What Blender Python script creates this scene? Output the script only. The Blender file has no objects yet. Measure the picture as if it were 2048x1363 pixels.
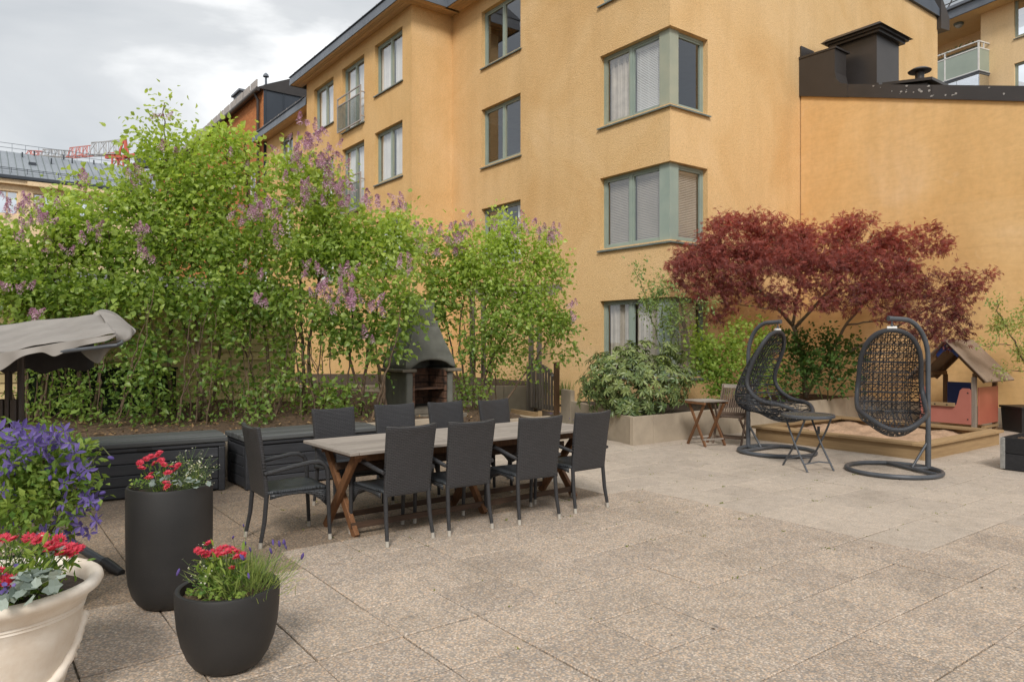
import bpy, math, random
import numpy as np
from mathutils import Vector, Matrix

S = bpy.context.scene
C = S.collection
PI = math.pi
R = math.radians

# ------------------------------------------------------------------ camera, sky, sun, exposure
cam = bpy.data.cameras.new('camera')
cam.sensor_width = 36.0
cam.lens = 25.4
cam.clip_start = 0.05
cam.clip_end = 2000
camo = bpy.data.objects.new('camera', cam)
C.objects.link(camo)
camo.location = (0, 0, 1.63)
camo.rotation_euler = (R(90), 0, 0)
S.camera = camo

SUN_EL, SUN_DIR = R(40), Vector((-0.06, -1.0, 0)).normalized()      # where the sun stands behind the cloud
world = bpy.data.worlds.new('World')
S.world = world
world.use_nodes = True
wn, wl = world.node_tree.nodes, world.node_tree.links
wn.clear()
w_out = wn.new('ShaderNodeOutputWorld')
w_bg = wn.new('ShaderNodeBackground')
w_bg.inputs['Strength'].default_value = 0.1
sky = wn.new('ShaderNodeTexSky')
sky.sky_type = 'NISHITA'
sky.sun_disc = False
sky.sun_elevation = SUN_EL
sky.sun_rotation = math.atan2(SUN_DIR.x, SUN_DIR.y)
tc = wn.new('ShaderNodeTexCoord')
mp = wn.new('ShaderNodeMapping')
mp.inputs['Scale'].default_value = (1.0, 1.0, 2.4)
mp.inputs['Location'].default_value = (0.65, 4.82, 3.29)
n1 = wn.new('ShaderNodeTexNoise')
n1.inputs['Scale'].default_value = 2.1
n1.inputs['Detail'].default_value = 7
n1.inputs['Roughness'].default_value = 0.52
n1.inputs['Distortion'].default_value = 0.35
rp = wn.new('ShaderNodeValToRGB')
e = rp.color_ramp.elements
e[0].position, e[0].color = 0.37, (3.5, 3.66, 3.8, 1)
e[1].position, e[1].color = 0.62, (7.3, 7.3, 7.2, 1)
m_ = e.new(0.52)
m_.color = (4.45, 4.55, 4.6, 1)
mixw = wn.new('ShaderNodeMixRGB')
mixw.inputs['Fac'].default_value = 0.93
wl.new(tc.outputs['Generated'], mp.inputs['Vector'])
wl.new(mp.outputs['Vector'], n1.inputs['Vector'])
wl.new(n1.outputs['Fac'], rp.inputs['Fac'])
wl.new(sky.outputs['Color'], mixw.inputs['Color1'])
wl.new(rp.outputs['Color'], mixw.inputs['Color2'])
wl.new(mixw.outputs['Color'], w_bg.inputs['Color'])
wl.new(w_bg.outputs['Background'], w_out.inputs['Surface'])

sun = bpy.data.lights.new('sun', 'SUN')
sun.energy = 1.5
sun.angle = R(15)
sun.color = (1.0, 0.95, 0.88)
suno = bpy.data.objects.new('sun', sun)
C.objects.link(suno)
sd = Vector((SUN_DIR.x * math.cos(SUN_EL), SUN_DIR.y * math.cos(SUN_EL), math.sin(SUN_EL)))
suno.rotation_euler = sd.to_track_quat('Z', 'Y').to_euler()
suno.location = (0, 0, 30)

S.view_settings.view_transform = 'Standard'
S.view_settings.look = 'None'
S.view_settings.gamma = 1
S.view_settings.use_curve_mapping = False
S.view_settings.exposure = 0.8
S.render.engine = 'CYCLES'
S.cycles.max_bounces = 8
S.cycles.transparent_max_bounces = 12
S.cycles.caustics_reflective = False
S.cycles.caustics_refractive = False

# ------------------------------------------------------------------ frame of the yard: b runs along the gable, a along the facade
TH = math.atan2(0.6, 0.8)
def W(b, a, z=0.0):
    return Vector((0.8 * b - 0.6 * a, 0.6 * b + 0.8 * a, z))
def BA(x, y):
    return 0.8 * x + 0.6 * y, -0.6 * x + 0.8 * y

# ------------------------------------------------------------------ mesh builder
class MB:
    def __init__(s):
        s.v, s.f = [], []
    def add(s, vs, fs):
        o = len(s.v)
        s.v += [tuple(p) for p in vs]
        s.f += [tuple(i + o for i in f) for f in fs]
        return s
    def hexa(s, p):      # 8 corners: bottom 4 ccw, top 4 ccw
        return s.add(p, [(3, 2, 1, 0), (4, 5, 6, 7), (0, 1, 5, 4), (1, 2, 6, 5), (2, 3, 7, 6), (3, 0, 4, 7)])
    def box(s, x0, y0, z0, x1, y1, z1):
        return s.hexa([(x0, y0, z0), (x1, y0, z0), (x1, y1, z0), (x0, y1, z0), (x0, y0, z1), (x1, y0, z1), (x1, y1, z1), (x0, y1, z1)])
    def bar(s, p, q, w, h, up=(0, 0, 1), w2=None, h2=None):
        p, q = Vector(p), Vector(q)
        d = (q - p).normalized()
        u = Vector(up)
        x = d.cross(u)
        if x.length < 1e-4:
            x = d.cross(Vector((1, 0, 0)))
        x.normalize()
        u = x.cross(d).normalized()
        w2 = w if w2 is None else w2
        h2 = h if h2 is None else h2
        a, b, a2, b2 = x * w / 2, u * h / 2, x * w2 / 2, u * h2 / 2
        return s.hexa([p - a - b, p + a - b, p + a + b, p - a + b, q - a2 - b2, q + a2 - b2, q + a2 + b2, q - a2 + b2])
    def tube(s, pts, r, n=8, closed=False, sx=1.0):
        pts = [Vector(p) for p in pts]
        k = len(pts)
        rs = r if isinstance(r, (list, tuple)) else [r] * k
        vs, fs = [], []
        ref = None
        for i in range(k):
            if closed:
                t = pts[(i + 1) % k] - pts[i - 1]
            else:
                t = pts[min(i + 1, k - 1)] - pts[max(i - 1, 0)]
            t = t.normalized() if t.length > 1e-9 else Vector((0, 0, 1))
            if ref is None:
                ref = Vector((0, 0, 1)) if abs(t.z) < 0.9 else Vector((1, 0, 0))
                ref = (ref - t * ref.dot(t)).normalized()
            else:
                ref = ref - t * ref.dot(t)
                ref = ref.normalized() if ref.length > 1e-6 else t.orthogonal().normalized()
            bi = t.cross(ref)
            for j in range(n):
                c, sn = math.cos(2 * PI * j / n), math.sin(2 * PI * j / n)
                vs.append(pts[i] + (ref * c + bi * sn * sx) * rs[i])
        m = k if closed else k - 1
        for i in range(m):
            i2 = (i + 1) % k
            for j in range(n):
                j2 = (j + 1) % n
                fs.append((i * n + j, i * n + j2, i2 * n + j2, i2 * n + j))
        if not closed:
            fs.append(tuple(range(n - 1, -1, -1)))
            fs.append(tuple((k - 1) * n + j for j in range(n)))
        return s.add(vs, fs)
    def lathe(s, prof, n=32, c=(0, 0, 0), cap0=True, cap1=True):
        vs, fs = [], []
        for r, z in prof:
            for j in range(n):
                vs.append((c[0] + r * math.cos(2 * PI * j / n), c[1] + r * math.sin(2 * PI * j / n), c[2] + z))
        for i in range(len(prof) - 1):
            for j in range(n):
                j2 = (j + 1) % n
                fs.append((i * n + j, i * n + j2, (i + 1) * n + j2, (i + 1) * n + j))
        if cap0:
            fs.append(tuple(range(n - 1, -1, -1)))
        if cap1:
            fs.append(tuple((len(prof) - 1) * n + j for j in range(n)))
        return s.add(vs, fs)
    def prism(s, poly, vec):
        n = len(poly)
        vec = Vector(vec)
        vs = [Vector(p) for p in poly] + [Vector(p) + vec for p in poly]
        fs = [tuple(range(n - 1, -1, -1)), tuple(range(n, 2 * n))]
        for i in range(n):
            j = (i + 1) % n
            fs.append((i, j, n + j, n + i))
        return s.add(vs, fs)
    def grid(s, rows, closed=False):
        m = len(rows[0])
        vs = [p for r in rows for p in r]
        fs = []
        for i in range(len(rows) - 1):
            for j in range(m if closed else m - 1):
                j2 = (j + 1) % m
                fs.append((i * m + j, i * m + j2, (i + 1) * m + j2, (i + 1) * m + j))
        return s.add(vs, fs)
    def sphere(s, c, r, n=8, m=6):
        rx, ry, rz = r if isinstance(r, (tuple, list)) else (r, r, r)
        rows = []
        for i in range(m + 1):
            ph = PI * i / m
            k = max(math.sin(ph), 0.001)
            rows.append([(c[0] + rx * k * math.cos(2 * PI * j / n), c[1] + ry * k * math.sin(2 * PI * j / n), c[2] - rz * math.cos(ph)) for j in range(n)])
        return s.grid(rows, True)
    def mesh(s, name, mat, smooth=None):
        me = bpy.data.meshes.new(name)
        me.from_pydata(s.v, [], s.f)
        me.update()
        if mat:
            me.materials.append(mat)
        if smooth is not None:
            me.polygons.foreach_set('use_smooth', [True] * len(me.polygons))
            if smooth < 180:
                me.set_sharp_from_angle(angle=R(smooth))
        return me
    def build(s, name, mat, parent=None, smooth=None, bevel=0, seg=2, solid=0, sub=0):
        me = s.mesh(name, mat, smooth)
        o = link(name, me, parent)
        if sub:
            m = o.modifiers.new('subdiv', 'SUBSURF')
            m.levels = m.render_levels = sub
        if solid:
            m = o.modifiers.new('solid', 'SOLIDIFY')
            m.thickness = solid
            m.offset = 0
        if bevel:
            m = o.modifiers.new('bevel', 'BEVEL')
            m.width = bevel
            m.segments = seg
            m.limit_method = 'ANGLE'
            m.angle_limit = R(40)
            m.harden_normals = False
        return o

def link(name, me, parent=None):
    o = bpy.data.objects.new(name, me)
    C.objects.link(o)
    if parent is not None:
        o.parent = parent
    return o
def tag(o, label=None, cat=None, group=None, kind=None):
    if label: o['label'] = label
    if cat: o['category'] = cat
    if group: o['group'] = group
    if kind: o['kind'] = kind
    return o
def thing(name, label, cat, loc=(0, 0, 0), rz=0.0, group=None):
    o = link(name, None)
    o.empty_display_size = 0.2
    o.location = loc
    o.rotation_euler = (0, 0, rz)
    return tag(o, label, cat, group)
def dup(root, loc, rz, label, group=None):
    r = root.copy()
    C.objects.link(r)
    r.location = loc
    r.rotation_euler = (0, 0, rz)
    r['label'] = label
    if group: r['group'] = group
    for ch in root.children:
        c = ch.copy()
        C.objects.link(c)
        c.parent = r
        for g_ in ch.children:
            d = g_.copy()
            C.objects.link(d)
            d.parent = c
    return r
def inst(name, me, parent, loc=(0, 0, 0), rot=(0, 0, 0), sc=1.0):
    o = link(name, me, parent)
    o.location = loc
    o.rotation_euler = rot
    o.scale = (sc, sc, sc) if not isinstance(sc, (tuple, list)) else sc
    return o

# ------------------------------------------------------------------ materials
class NT:
    def __init__(s, name):
        s.m = bpy.data.materials.new(name)
        s.m.use_nodes = True
        s.n = s.m.node_tree.nodes
        s.l = s.m.node_tree.links
        s.b = s.n['Principled BSDF']
        s.out = s.n['Material Output']
    def node(s, t, **kw):
        k = s.n.new(t)
        for a, v in kw.items():
            if a in k.inputs.keys():
                k.inputs[a].default_value = v
            else:
                setattr(k, a, v)
        return k
    def link(s, a, b): s.l.new(a, b)
    def coord(s, kind='Object', scale=(1, 1, 1), rot=(0, 0, 0)):
        if kind == 'World':
            g_ = s.n.new('ShaderNodeNewGeometry').outputs['Position']
        else:
            g_ = s.n.new('ShaderNodeTexCoord').outputs[kind]
        m = s.n.new('ShaderNodeMapping')
        m.inputs['Scale'].default_value = scale
        m.inputs['Rotation'].default_value = rot
        s.link(g_, m.inputs['Vector'])
        return m.outputs['Vector']
    def noise(s, vec, scale, detail=4, rough=0.55, dist=0.0):
        k = s.n.new('ShaderNodeTexNoise')
        k.inputs['Scale'].default_value = scale
        k.inputs['Detail'].default_value = detail
        k.inputs['Roughness'].default_value = rough
        k.inputs['Distortion'].default_value = dist
        s.link(vec, k.inputs['Vector'])
        return k.outputs['Fac']
    def ramp(s, fac, stops):
        k = s.n.new('ShaderNodeValToRGB')
        el = k.color_ramp.elements
        while len(el) < len(stops): el.new(0.5)
        for i, (p, c) in enumerate(stops):
            el[i].position = p
            el[i].color = (*c, 1) if len(c) == 3 else c
        s.link(fac, k.inputs['Fac'])
        return k.outputs['Color']
    def mix(s, fac, a, b, mode='MIX'):
        k = s.n.new('ShaderNodeMixRGB')
        k.blend_type = mode
        for i, v in ((0, fac), (1, a), (2, b)):
            if isinstance(v, (int, float)): k.inputs[i].default_value = v
            elif isinstance(v, (tuple, list)): k.inputs[i].default_value = (*v, 1) if len(v) == 3 else v
            else: s.link(v, k.inputs[i])
        return k.outputs['Color']
    def math(s, op, a, b=0.0):
        k = s.n.new('ShaderNodeMath')
        k.operation = op
        for i, v in ((0, a), (1, b)):
            if isinstance(v, (int, float)): k.inputs[i].default_value = v
            else: s.link(v, k.inputs[i])
        return k.outputs[0]
    def bump(s, height, strength=0.3, dist=0.01):
        k = s.n.new('ShaderNodeBump')
        k.inputs['Strength'].default_value = strength
        k.inputs['Distance'].default_value = dist
        s.link(height, k.inputs['Height'])
        s.link(k.outputs['Normal'], s.b.inputs['Normal'])
    def set(s, color=None, rough=None, metal=None, spec=None):
        if color is not None:
            if isinstance(color, (tuple, list)): s.b.inputs['Base Color'].default_value = (*color, 1)
            else: s.link(color, s.b.inputs['Base Color'])
        if rough is not None:
            if isinstance(rough, (int, float)): s.b.inputs['Roughness'].default_value = rough
            else: s.link(rough, s.b.inputs['Roughness'])
        if metal is not None: s.b.inputs['Metallic'].default_value = metal
        if spec is not None: s.b.inputs['Specular IOR Level'].default_value = spec
        return s.m

def simple(name, c1, c2=None, scale=6, rough=0.6, bump=0.15, bscale=60, bdist=0.004, metal=0.0, spec=0.5, coord='Object', stretch=(1, 1, 1), lo=0.35, hi=0.68):
    t = NT(name)
    v = t.coord(coord, stretch)
    c2 = c2 or tuple(x * 0.7 for x in c1)
    f = t.noise(v, scale, 5, 0.6)
    col = t.ramp(f, [(lo, c2), (hi, c1)])
    if bump:
        t.bump(t.noise(v, bscale, 3), bump, bdist)
    return t.set(col, rough, metal, spec)

def wood(name, c1, c2, axis=0, scale=5.0, rough=0.65, spec=0.3, stretch=14.0):
    t = NT(name)
    sc = [stretch, stretch, stretch]
    sc[axis] = 1.0
    v = t.coord('Object', tuple(sc))
    oi = t.n.new('ShaderNodeObjectInfo')
    add = t.n.new('ShaderNodeVectorMath')
    add.operation = 'ADD'
    t.link(v, add.inputs[0])
    k = t.n.new('ShaderNodeVectorMath')
    k.operation = 'SCALE'
    k.inputs[0].default_value = (17, 23, 31)
    t.link(oi.outputs['Random'], k.inputs['Scale'])
    t.link(k.outputs[0], add.inputs[1])
    v = add.outputs[0]
    f = t.noise(v, scale, 6, 0.62, 0.5)
    f2 = t.noise(v, scale * 0.22, 3, 0.5)
    col = t.ramp(f, [(0.3, c2), (0.7, c1)])
    col = t.mix(t.math('MULTIPLY', f2, 0.5), col, tuple(x * 0.55 for x in c2))
    hs = t.n.new('ShaderNodeHueSaturation')
    t.link(t.math('ADD', t.math('MULTIPLY', oi.outputs['Random'], 0.4), 0.8), hs.inputs['Value'])
    t.link(col, hs.inputs['Color'])
    t.bump(f, 0.25, 0.004)
    return t.set(hs.outputs['Color'], rough, 0, spec)

def plaster(name, base, dark, light, grain=55, gdist=0.012, gstr=0.8, speck=True, fine_lo=(0.72, 0.70, 0.68), trowel=False):
    t = NT(name)
    v = t.coord('World')
    big = t.noise(v, 0.45, 5, 0.62, 0.6)
    col = t.ramp(big, [(0.3, dark), (0.5, base), (0.72, light)])
    vs = t.coord('World', (1.2, 1.2, 0.12))
    streak = t.noise(vs, 1.3, 5, 0.6)
    col = t.mix(t.math('MULTIPLY', t.ramp(streak, [(0.48, (0, 0, 0)), (0.72, (1, 1, 1))]), 0.34), col, tuple(x * 0.8 for x in dark))
    fine = t.noise(v, grain, 3, 0.6)
    col = t.mix(0.5, col, t.ramp(fine, [(0.3, fine_lo), (0.6, (1.12, 1.12, 1.12))]), 'MULTIPLY')
    if speck:
        sp = t.noise(v, grain * 2.1, 2, 0.5)
        col = t.mix(t.ramp(sp, [(0.28, (1, 1, 1)), (0.34, (0, 0, 0))]), col, tuple(x * 0.35 for x in dark))
    if trowel:
        vt = t.coord('World', (0.7, 0.7, 5.0))
        tr = t.noise(vt, 2.4, 6, 0.65, 0.8)
        col = t.mix(0.5, col, t.ramp(tr, [(0.3, (0.90, 0.885, 0.87)), (0.5, (1.0, 1.0, 1.0)), (0.72, (1.06, 1.07, 1.09))]), 'MULTIPLY')
        pt = t.noise(v, 2.3, 3, 0.5, 1.2)
        col = t.mix(t.math('MULTIPLY', t.ramp(pt, [(0.66, (0, 0, 0)), (0.70, (1, 1, 1))]), 0.25), col, light)
        t.bump(tr, 0.35, 0.01)
    else:
        t.bump(fine, gstr, gdist)
    return t.set(col, 0.92, 0, 0.15)

def leafmat(name, c1, c2, trans=0.35, rough=0.5, spec=0.3, back=None):
    t = NT(name)
    at = t.n.new('ShaderNodeAttribute')
    at.attribute_name = 'tint'
    col = t.mix(at.outputs['Fac'], c1, c2)
    t.set(col, rough, 0, spec)
    tr = t.n.new('ShaderNodeBsdfTranslucent')
    tcol = t.mix(1.0, col, back or (1.5, 1.5, 0.8), 'MULTIPLY')
    t.link(tcol, tr.inputs['Color'])
    mx = t.n.new('ShaderNodeMixShader')
    mx.inputs[0].default_value = trans
    t.link(t.b.outputs[0], mx.inputs[1])
    t.link(tr.outputs[0], mx.inputs[2])
    t.link(mx.outputs[0], t.out.inputs['Surface'])
    return t.m

def paver_mat(name, cols, mortar, cell=75, fade=0.5):
    t = NT(name)
    v = t.coord('World')
    dn = t.n.new('ShaderNodeTexNoise')
    dn.inputs['Scale'].default_value = 40
    t.link(v, dn.inputs['Vector'])
    vor = t.n.new('ShaderNodeTexVoronoi')
    vor.inputs['Scale'].default_value = cell
    vor.inputs['Randomness'].default_value = 1.0
    t.link(v, vor.inputs['Vector'])
    sep = t.n.new('ShaderNodeSeparateColor')
    t.link(vor.outputs['Color'], sep.inputs['Color'])
    n = len(cols)
    peb = t.ramp(sep.outputs[0], [(i / n, c) for i, c in enumerate(cols)])
    t.n[-1]
    edge = t.ramp(vor.outputs['Distance'], [(0.45, (0, 0, 0)), (0.75, (1, 1, 1))])
    col = t.mix(edge, peb, mortar)
    big = t.noise(v, 1.1, 5, 0.65, 0.4)
    col = t.mix(0.55, col, t.ramp(big, [(0.26, (0.66, 0.65, 0.62)), (0.5, (0.98, 0.975, 0.96)), (0.72, (1.08, 1.075, 1.06))]), 'MULTIPLY')
    mid = t.noise(v, 9, 4, 0.6)
    col = t.mix(0.35, col, t.ramp(mid, [(0.28, (0.60, 0.59, 0.56)), (0.55, (1.05, 1.05, 1.04))]), 'MULTIPLY')
    oi = t.n.new('ShaderNodeObjectInfo')
    tone = t.ramp(oi.outputs['Random'], [(0.0, (0.90, 0.885, 0.875)), (0.5, (1.0, 0.99, 0.97)), (1.0, (1.08, 1.06, 1.03))])
    col = t.mix(0.8, col, tone, 'MULTIPLY')
    k = t.math('SUBTRACT', 1.0, vor.outputs['Distance'])
    t.bump(k, 0.55, 0.006)
    return t.set(col, 0.85, 0, 0.25)

def glassmat(name, tint=(0.97, 0.98, 0.98), base=0.05):
    t = NT(name)
    t.n.remove(t.b)
    tr = t.n.new('ShaderNodeBsdfTransparent')
    tr.inputs['Color'].default_value = (*tint, 1)
    gl = t.n.new('ShaderNodeBsdfGlossy')
    gl.inputs['Roughness'].default_value = 0.015
    gl.inputs['Color'].default_value = (0.92, 0.95, 1.0, 1)
    fr = t.n.new('ShaderNodeFresnel')
    t.link(t.math('SUBTRACT', 1.5, t.math('MULTIPLY', t.n.new('ShaderNodeNewGeometry').outputs['Backfacing'], 1.5 - 1 / 1.5)), fr.inputs['IOR'])
    f = t.math('ADD', t.math('MULTIPLY', fr.outputs[0], 1.9), base)
    mx = t.n.new('ShaderNodeMixShader')
    t.link(f, mx.inputs[0])
    t.link(tr.outputs[0], mx.inputs[1])
    t.link(gl.outputs[0], mx.inputs[2])
    t.link(mx.outputs[0], t.out.inputs['Surface'])
    return t.m

def weave(name, c1, c2, plane, wx=0.030, wy=0.0085, gap=0.0016):
    t = NT(name)
    tc_ = t.n.new('ShaderNodeTexCoord')
    sp = t.n.new('ShaderNodeSeparateXYZ')
    cb = t.n.new('ShaderNodeCombineXYZ')
    t.link(tc_.outputs['Object'], sp.inputs[0])
    t.link(sp.outputs[plane[0]], cb.inputs[0])
    t.link(sp.outputs[plane[1]], cb.inputs[1])
    br = t.n.new('ShaderNodeTexBrick')
    br.offset = 0.5
    br.inputs['Scale'].default_value = 1.0
    br.inputs['Brick Width'].default_value = wx
    br.inputs['Row Height'].default_value = wy
    br.inputs['Mortar Size'].default_value = gap
    br.inputs['Mortar Smooth'].default_value = 0.7
    br.inputs['Color1'].default_value = (*c1, 1)
    br.inputs['Color2'].default_value = (*tuple(x * 0.8 for x in c1), 1)
    br.inputs['Mortar'].default_value = (*c2, 1)
    t.link(cb.outputs[0], br.inputs['Vector'])
    inv = t.math('SUBTRACT', 1.0, br.outputs['Fac'])
    t.bump(inv, 0.9, 0.006)
    return t.set(br.outputs['Color'], 0.42, 0, 0.45)

M = {}
M['plaster'] = plaster('facade_plaster', (0.755, 0.508, 0.252), (0.69, 0.435, 0.195), (0.80, 0.56, 0.305), 42, 0.016, 0.9)
M['plaster_wing'] = plaster('wing_plaster', (0.735, 0.47, 0.21), (0.68, 0.41, 0.165), (0.77, 0.515, 0.25), 36, 0.012, 0.5, False)
M['plaster_smooth'] = plaster('smooth_plaster', (0.75, 0.495, 0.235), (0.71, 0.445, 0.19), (0.79, 0.56, 0.32), 9, 0.004, 0.25, False, (0.95, 0.945, 0.94), True)
M['plaster_far'] = plaster('far_plaster', (0.80, 0.58, 0.33), (0.76, 0.53, 0.28), (0.83, 0.62, 0.37), 20, 0.006, 0.3, False, (0.9, 0.9, 0.9))
M['cream'] = plaster('cream_plaster', (0.80, 0.62, 0.40), (0.76, 0.57, 0.35), (0.84, 0.66, 0.45), 10, 0.004, 0.2, False)
M['frame_green'] = simple('sage_window_paint', (0.33, 0.39, 0.335), (0.27, 0.335, 0.295), 1.6, 0.5, 0.05)
M['frame_light'] = simple('pale_sage_paint', (0.38, 0.385, 0.29), (0.30, 0.33, 0.26), 1.5, 0.5, 0.05)
M['sill'] = simple('sill_sheet_metal', (0.17, 0.21, 0.195), (0.11, 0.14, 0.13), 4, 0.45, 0.05)
M['glass'] = glassmat('window_glass')
M['glass_far'] = glassmat('far_window_glass', (0.7, 0.75, 0.78), 0.55)
M['blind'] = simple('white_blind', (0.86, 0.85, 0.82), (0.80, 0.79, 0.76), 2, 0.5, 0)
M['curtain'] = simple('sheer_curtain', (0.88, 0.86, 0.82), (0.78, 0.76, 0.72), 3, 0.9, 0.1, 40)
M['blind_grey'] = simple('beige_blind', (0.56, 0.51, 0.45), (0.47, 0.43, 0.38), 2, 0.5, 0)
M['curtain_beige'] = simple('beige_curtain', (0.60, 0.54, 0.46), (0.42, 0.37, 0.31), 3, 0.9, 0.1, 40)
M['room'] = simple('room_wall', (0.42, 0.36, 0.30), (0.34, 0.29, 0.24), 1, 0.9, 0)
M['roof_metal'] = simple('slate_blue_sheet', (0.085, 0.105, 0.135), (0.06, 0.075, 0.10), 1.5, 0.45, 0.05, 8)
M['fascia'] = simple('fascia_zinc', (0.16, 0.18, 0.21), (0.11, 0.125, 0.15), 1.3, 0.45, 0.05, 8)
M['soffit'] = wood('soffit_boards', (0.72, 0.50, 0.29), (0.62, 0.41, 0.22), 1, 3, 0.6)
M['rail_metal'] = simple('pale_railing_paint', (0.42, 0.37, 0.33), (0.34, 0.30, 0.27), 3, 0.5, 0.05)
M['dark_sheet'] = simple('dark_brown_sheet', (0.050, 0.043, 0.040), (0.036, 0.031, 0.029), 1.2, 0.38, 0.08, 6, 0.01)
M['patch'] = simple('flaked_paint', (0.45, 0.44, 0.42), (0.3, 0.29, 0.28), 30, 0.8, 0.1)
M['brick_dark'] = simple('dark_seam_metal', (0.045, 0.055, 0.070), (0.034, 0.042, 0.055), 0.8, 0.4, 0.04, 4)
M['zinc_roof'] = simple('pale_zinc_roof', (0.27, 0.30, 0.33), (0.22, 0.245, 0.275), 0.3, 0.5, 0.04, 3)
M['crane_red'] = simple('crane_red', (0.58, 0.13, 0.085), (0.5, 0.1, 0.06), 1, 0.5, 0)
M['crane_white'] = simple('crane_pale', (0.4, 0.4, 0.4), (0.33, 0.33, 0.33), 1, 0.5, 0)
M['concrete'] = simple('planter_concrete', (0.44, 0.365, 0.275), (0.32, 0.265, 0.20), 2.2, 0.85, 0.25, 70, 0.004, coord='World')
M['soil'] = simple('garden_soil', (0.055, 0.036, 0.022), (0.025, 0.016, 0.010), 9, 0.95, 0.9, 30, 0.03, coord='World')
M['mulch'] = simple('bark_mulch', (0.17, 0.105, 0.06), (0.055, 0.034, 0.02), 22, 0.95, 1.0, 45, 0.03, coord='World')
M['joint'] = simple('joint_soil', (0.2, 0.165, 0.125), (0.03, 0.027, 0.017), 14, 0.95, 0.6, 50, 0.01, coord='World')
M['dirt'] = simple('outer_ground', (0.16, 0.13, 0.10), (0.09, 0.075, 0.055), 0.6, 0.95, 0.4, 10, 0.02, coord='World')
PC = [(0.565, 0.424, 0.317), (0.372, 0.286, 0.224), (0.649, 0.532, 0.425), (0.287, 0.257, 0.240), (0.506, 0.391, 0.299), (0.700, 0.599, 0.508), (0.236, 0.216, 0.207), (0.473, 0.407, 0.350), (0.599, 0.449, 0.325)]
M['paver'] = paver_mat('pebble_paver', PC, (0.33, 0.285, 0.24), 84)
M['paver_dirty'] = paver_mat('stained_pebble_paver', [tuple(x * k for x, k in zip(c, (0.66, 0.62, 0.57))) for c in PC], (0.19, 0.155, 0.12), 84)
PC2 = [(0.524, 0.439, 0.356), (0.407, 0.339, 0.283), (0.592, 0.506, 0.419), (0.320, 0.282, 0.244), (0.504, 0.415, 0.332), (0.563, 0.477, 0.400)]
M['paver_pale'] = paver_mat('worn_paver', PC2, (0.43, 0.38, 0.335), 112)
M['rattan_back'] = weave('rattan_back', (0.060, 0.059, 0.063), (0.014, 0.014, 0.015), (0, 2), 0.040, 0.0135, 0.0028)
M['rattan_seat'] = weave('rattan_seat', (0.066, 0.074, 0.083), (0.014, 0.016, 0.018), (0, 1), 0.040, 0.0135, 0.0028)
M['rattan_side'] = weave('rattan_side', (0.06, 0.064, 0.07), (0.012, 0.012, 0.013), (1, 2), 0.045, 0.016, 0.0035)
M['rattan_leg'] = weave('rattan_leg', (0.047, 0.047, 0.050), (0.014, 0.014, 0.015), (0, 2), 0.5, 0.009, 0.0012)
M['cap'] = simple('leg_cap', (0.47, 0.44, 0.38), (0.36, 0.33, 0.29), 20, 0.5, 0.05)
M['teak_grey'] = wood('weathered_teak', (0.42, 0.37, 0.32), (0.27, 0.235, 0.205), 0, 4, 0.75, 0.2)
M['teak_leg'] = wood('oiled_teak', (0.26, 0.125, 0.055), (0.13, 0.06, 0.03), 2, 4, 0.6, 0.3)
M['teak_dark'] = wood('dark_teak', (0.125, 0.072, 0.045), (0.06, 0.036, 0.024), 0, 4, 0.65, 0.3)
M['slat_wood'] = wood('faded_teak', (0.22, 0.155, 0.115), (0.12, 0.085, 0.065), 2, 4, 0.75, 0.2)
M['pine'] = wood('impregnated_pine', (0.42, 0.29, 0.155), (0.30, 0.20, 0.105), 0, 3, 0.7, 0.25)
M['pine_y'] = wood('impregnated_pine_long', (0.42, 0.29, 0.155), (0.30, 0.20, 0.105), 1, 3, 0.7, 0.25)
M['post_wood'] = wood('grey_post_wood', (0.31, 0.26, 0.215), (0.2, 0.165, 0.135), 2, 3, 0.8, 0.2)
M['post_brown'] = wood('brown_post_wood', (0.24, 0.14, 0.075), (0.13, 0.075, 0.04), 2, 3, 0.7, 0.25)
M['sand'] = simple('play_sand', (0.47, 0.31, 0.20), (0.36, 0.235, 0.15), 9, 0.95, 0.8, 24, 0.03, coord='World')
M['red_panel'] = simple('faded_red_panel', (0.43, 0.155, 0.12), (0.37, 0.125, 0.095), 1.5, 0.45, 0.03)
M['red_panel2'] = simple('bright_red_panel', (0.4, 0.13, 0.085), (0.35, 0.105, 0.07), 1.5, 0.45, 0.03)
M['blue_panel'] = simple('blue_panel', (0.022, 0.05, 0.22), (0.018, 0.04, 0.18), 2, 0.4, 0.03)
M['roof_board'] = wood('playhouse_roof_board', (0.34, 0.26, 0.2), (0.24, 0.18, 0.14), 1, 3, 0.7, 0.2)
M['anthracite'] = simple('anthracite_pot', (0.03, 0.028, 0.027), (0.018, 0.0175, 0.0175), 2.6, 0.58, 0.3, 70, 0.002, lo=0.42, hi=0.8)
M['urn'] = simple('cream_stone', (0.86, 0.8, 0.71), (0.7, 0.6, 0.49), 5, 0.55, 0.35, 45, 0.004)
M['box_plastic'] = wood('graphite_resin', (0.062, 0.065, 0.073), (0.038, 0.040, 0.046), 0, 3, 0.5, 0.4)
M['box_lid'] = wood('graphite_lid', (0.115, 0.12, 0.12), (0.075, 0.079, 0.08), 0, 3, 0.55, 0.4)
M['steel'] = simple('grey_coated_steel', (0.088, 0.096, 0.11), (0.06, 0.067, 0.078), 6, 0.42, 0.1, 60, 0.002)
M['egg_rim'] = weave('egg_rim_wrap', (0.075, 0.08, 0.092), (0.02, 0.021, 0.024), (0, 2), 0.012, 0.010, 0.002)
M['egg_strand'] = simple('egg_strand', (0.034, 0.036, 0.042), (0.024, 0.026, 0.030), 20, 0.45, 0.1)
M['egg_rib'] = simple('egg_rib', (0.060, 0.064, 0.074), (0.042, 0.045, 0.052), 20, 0.4, 0.1)
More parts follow.
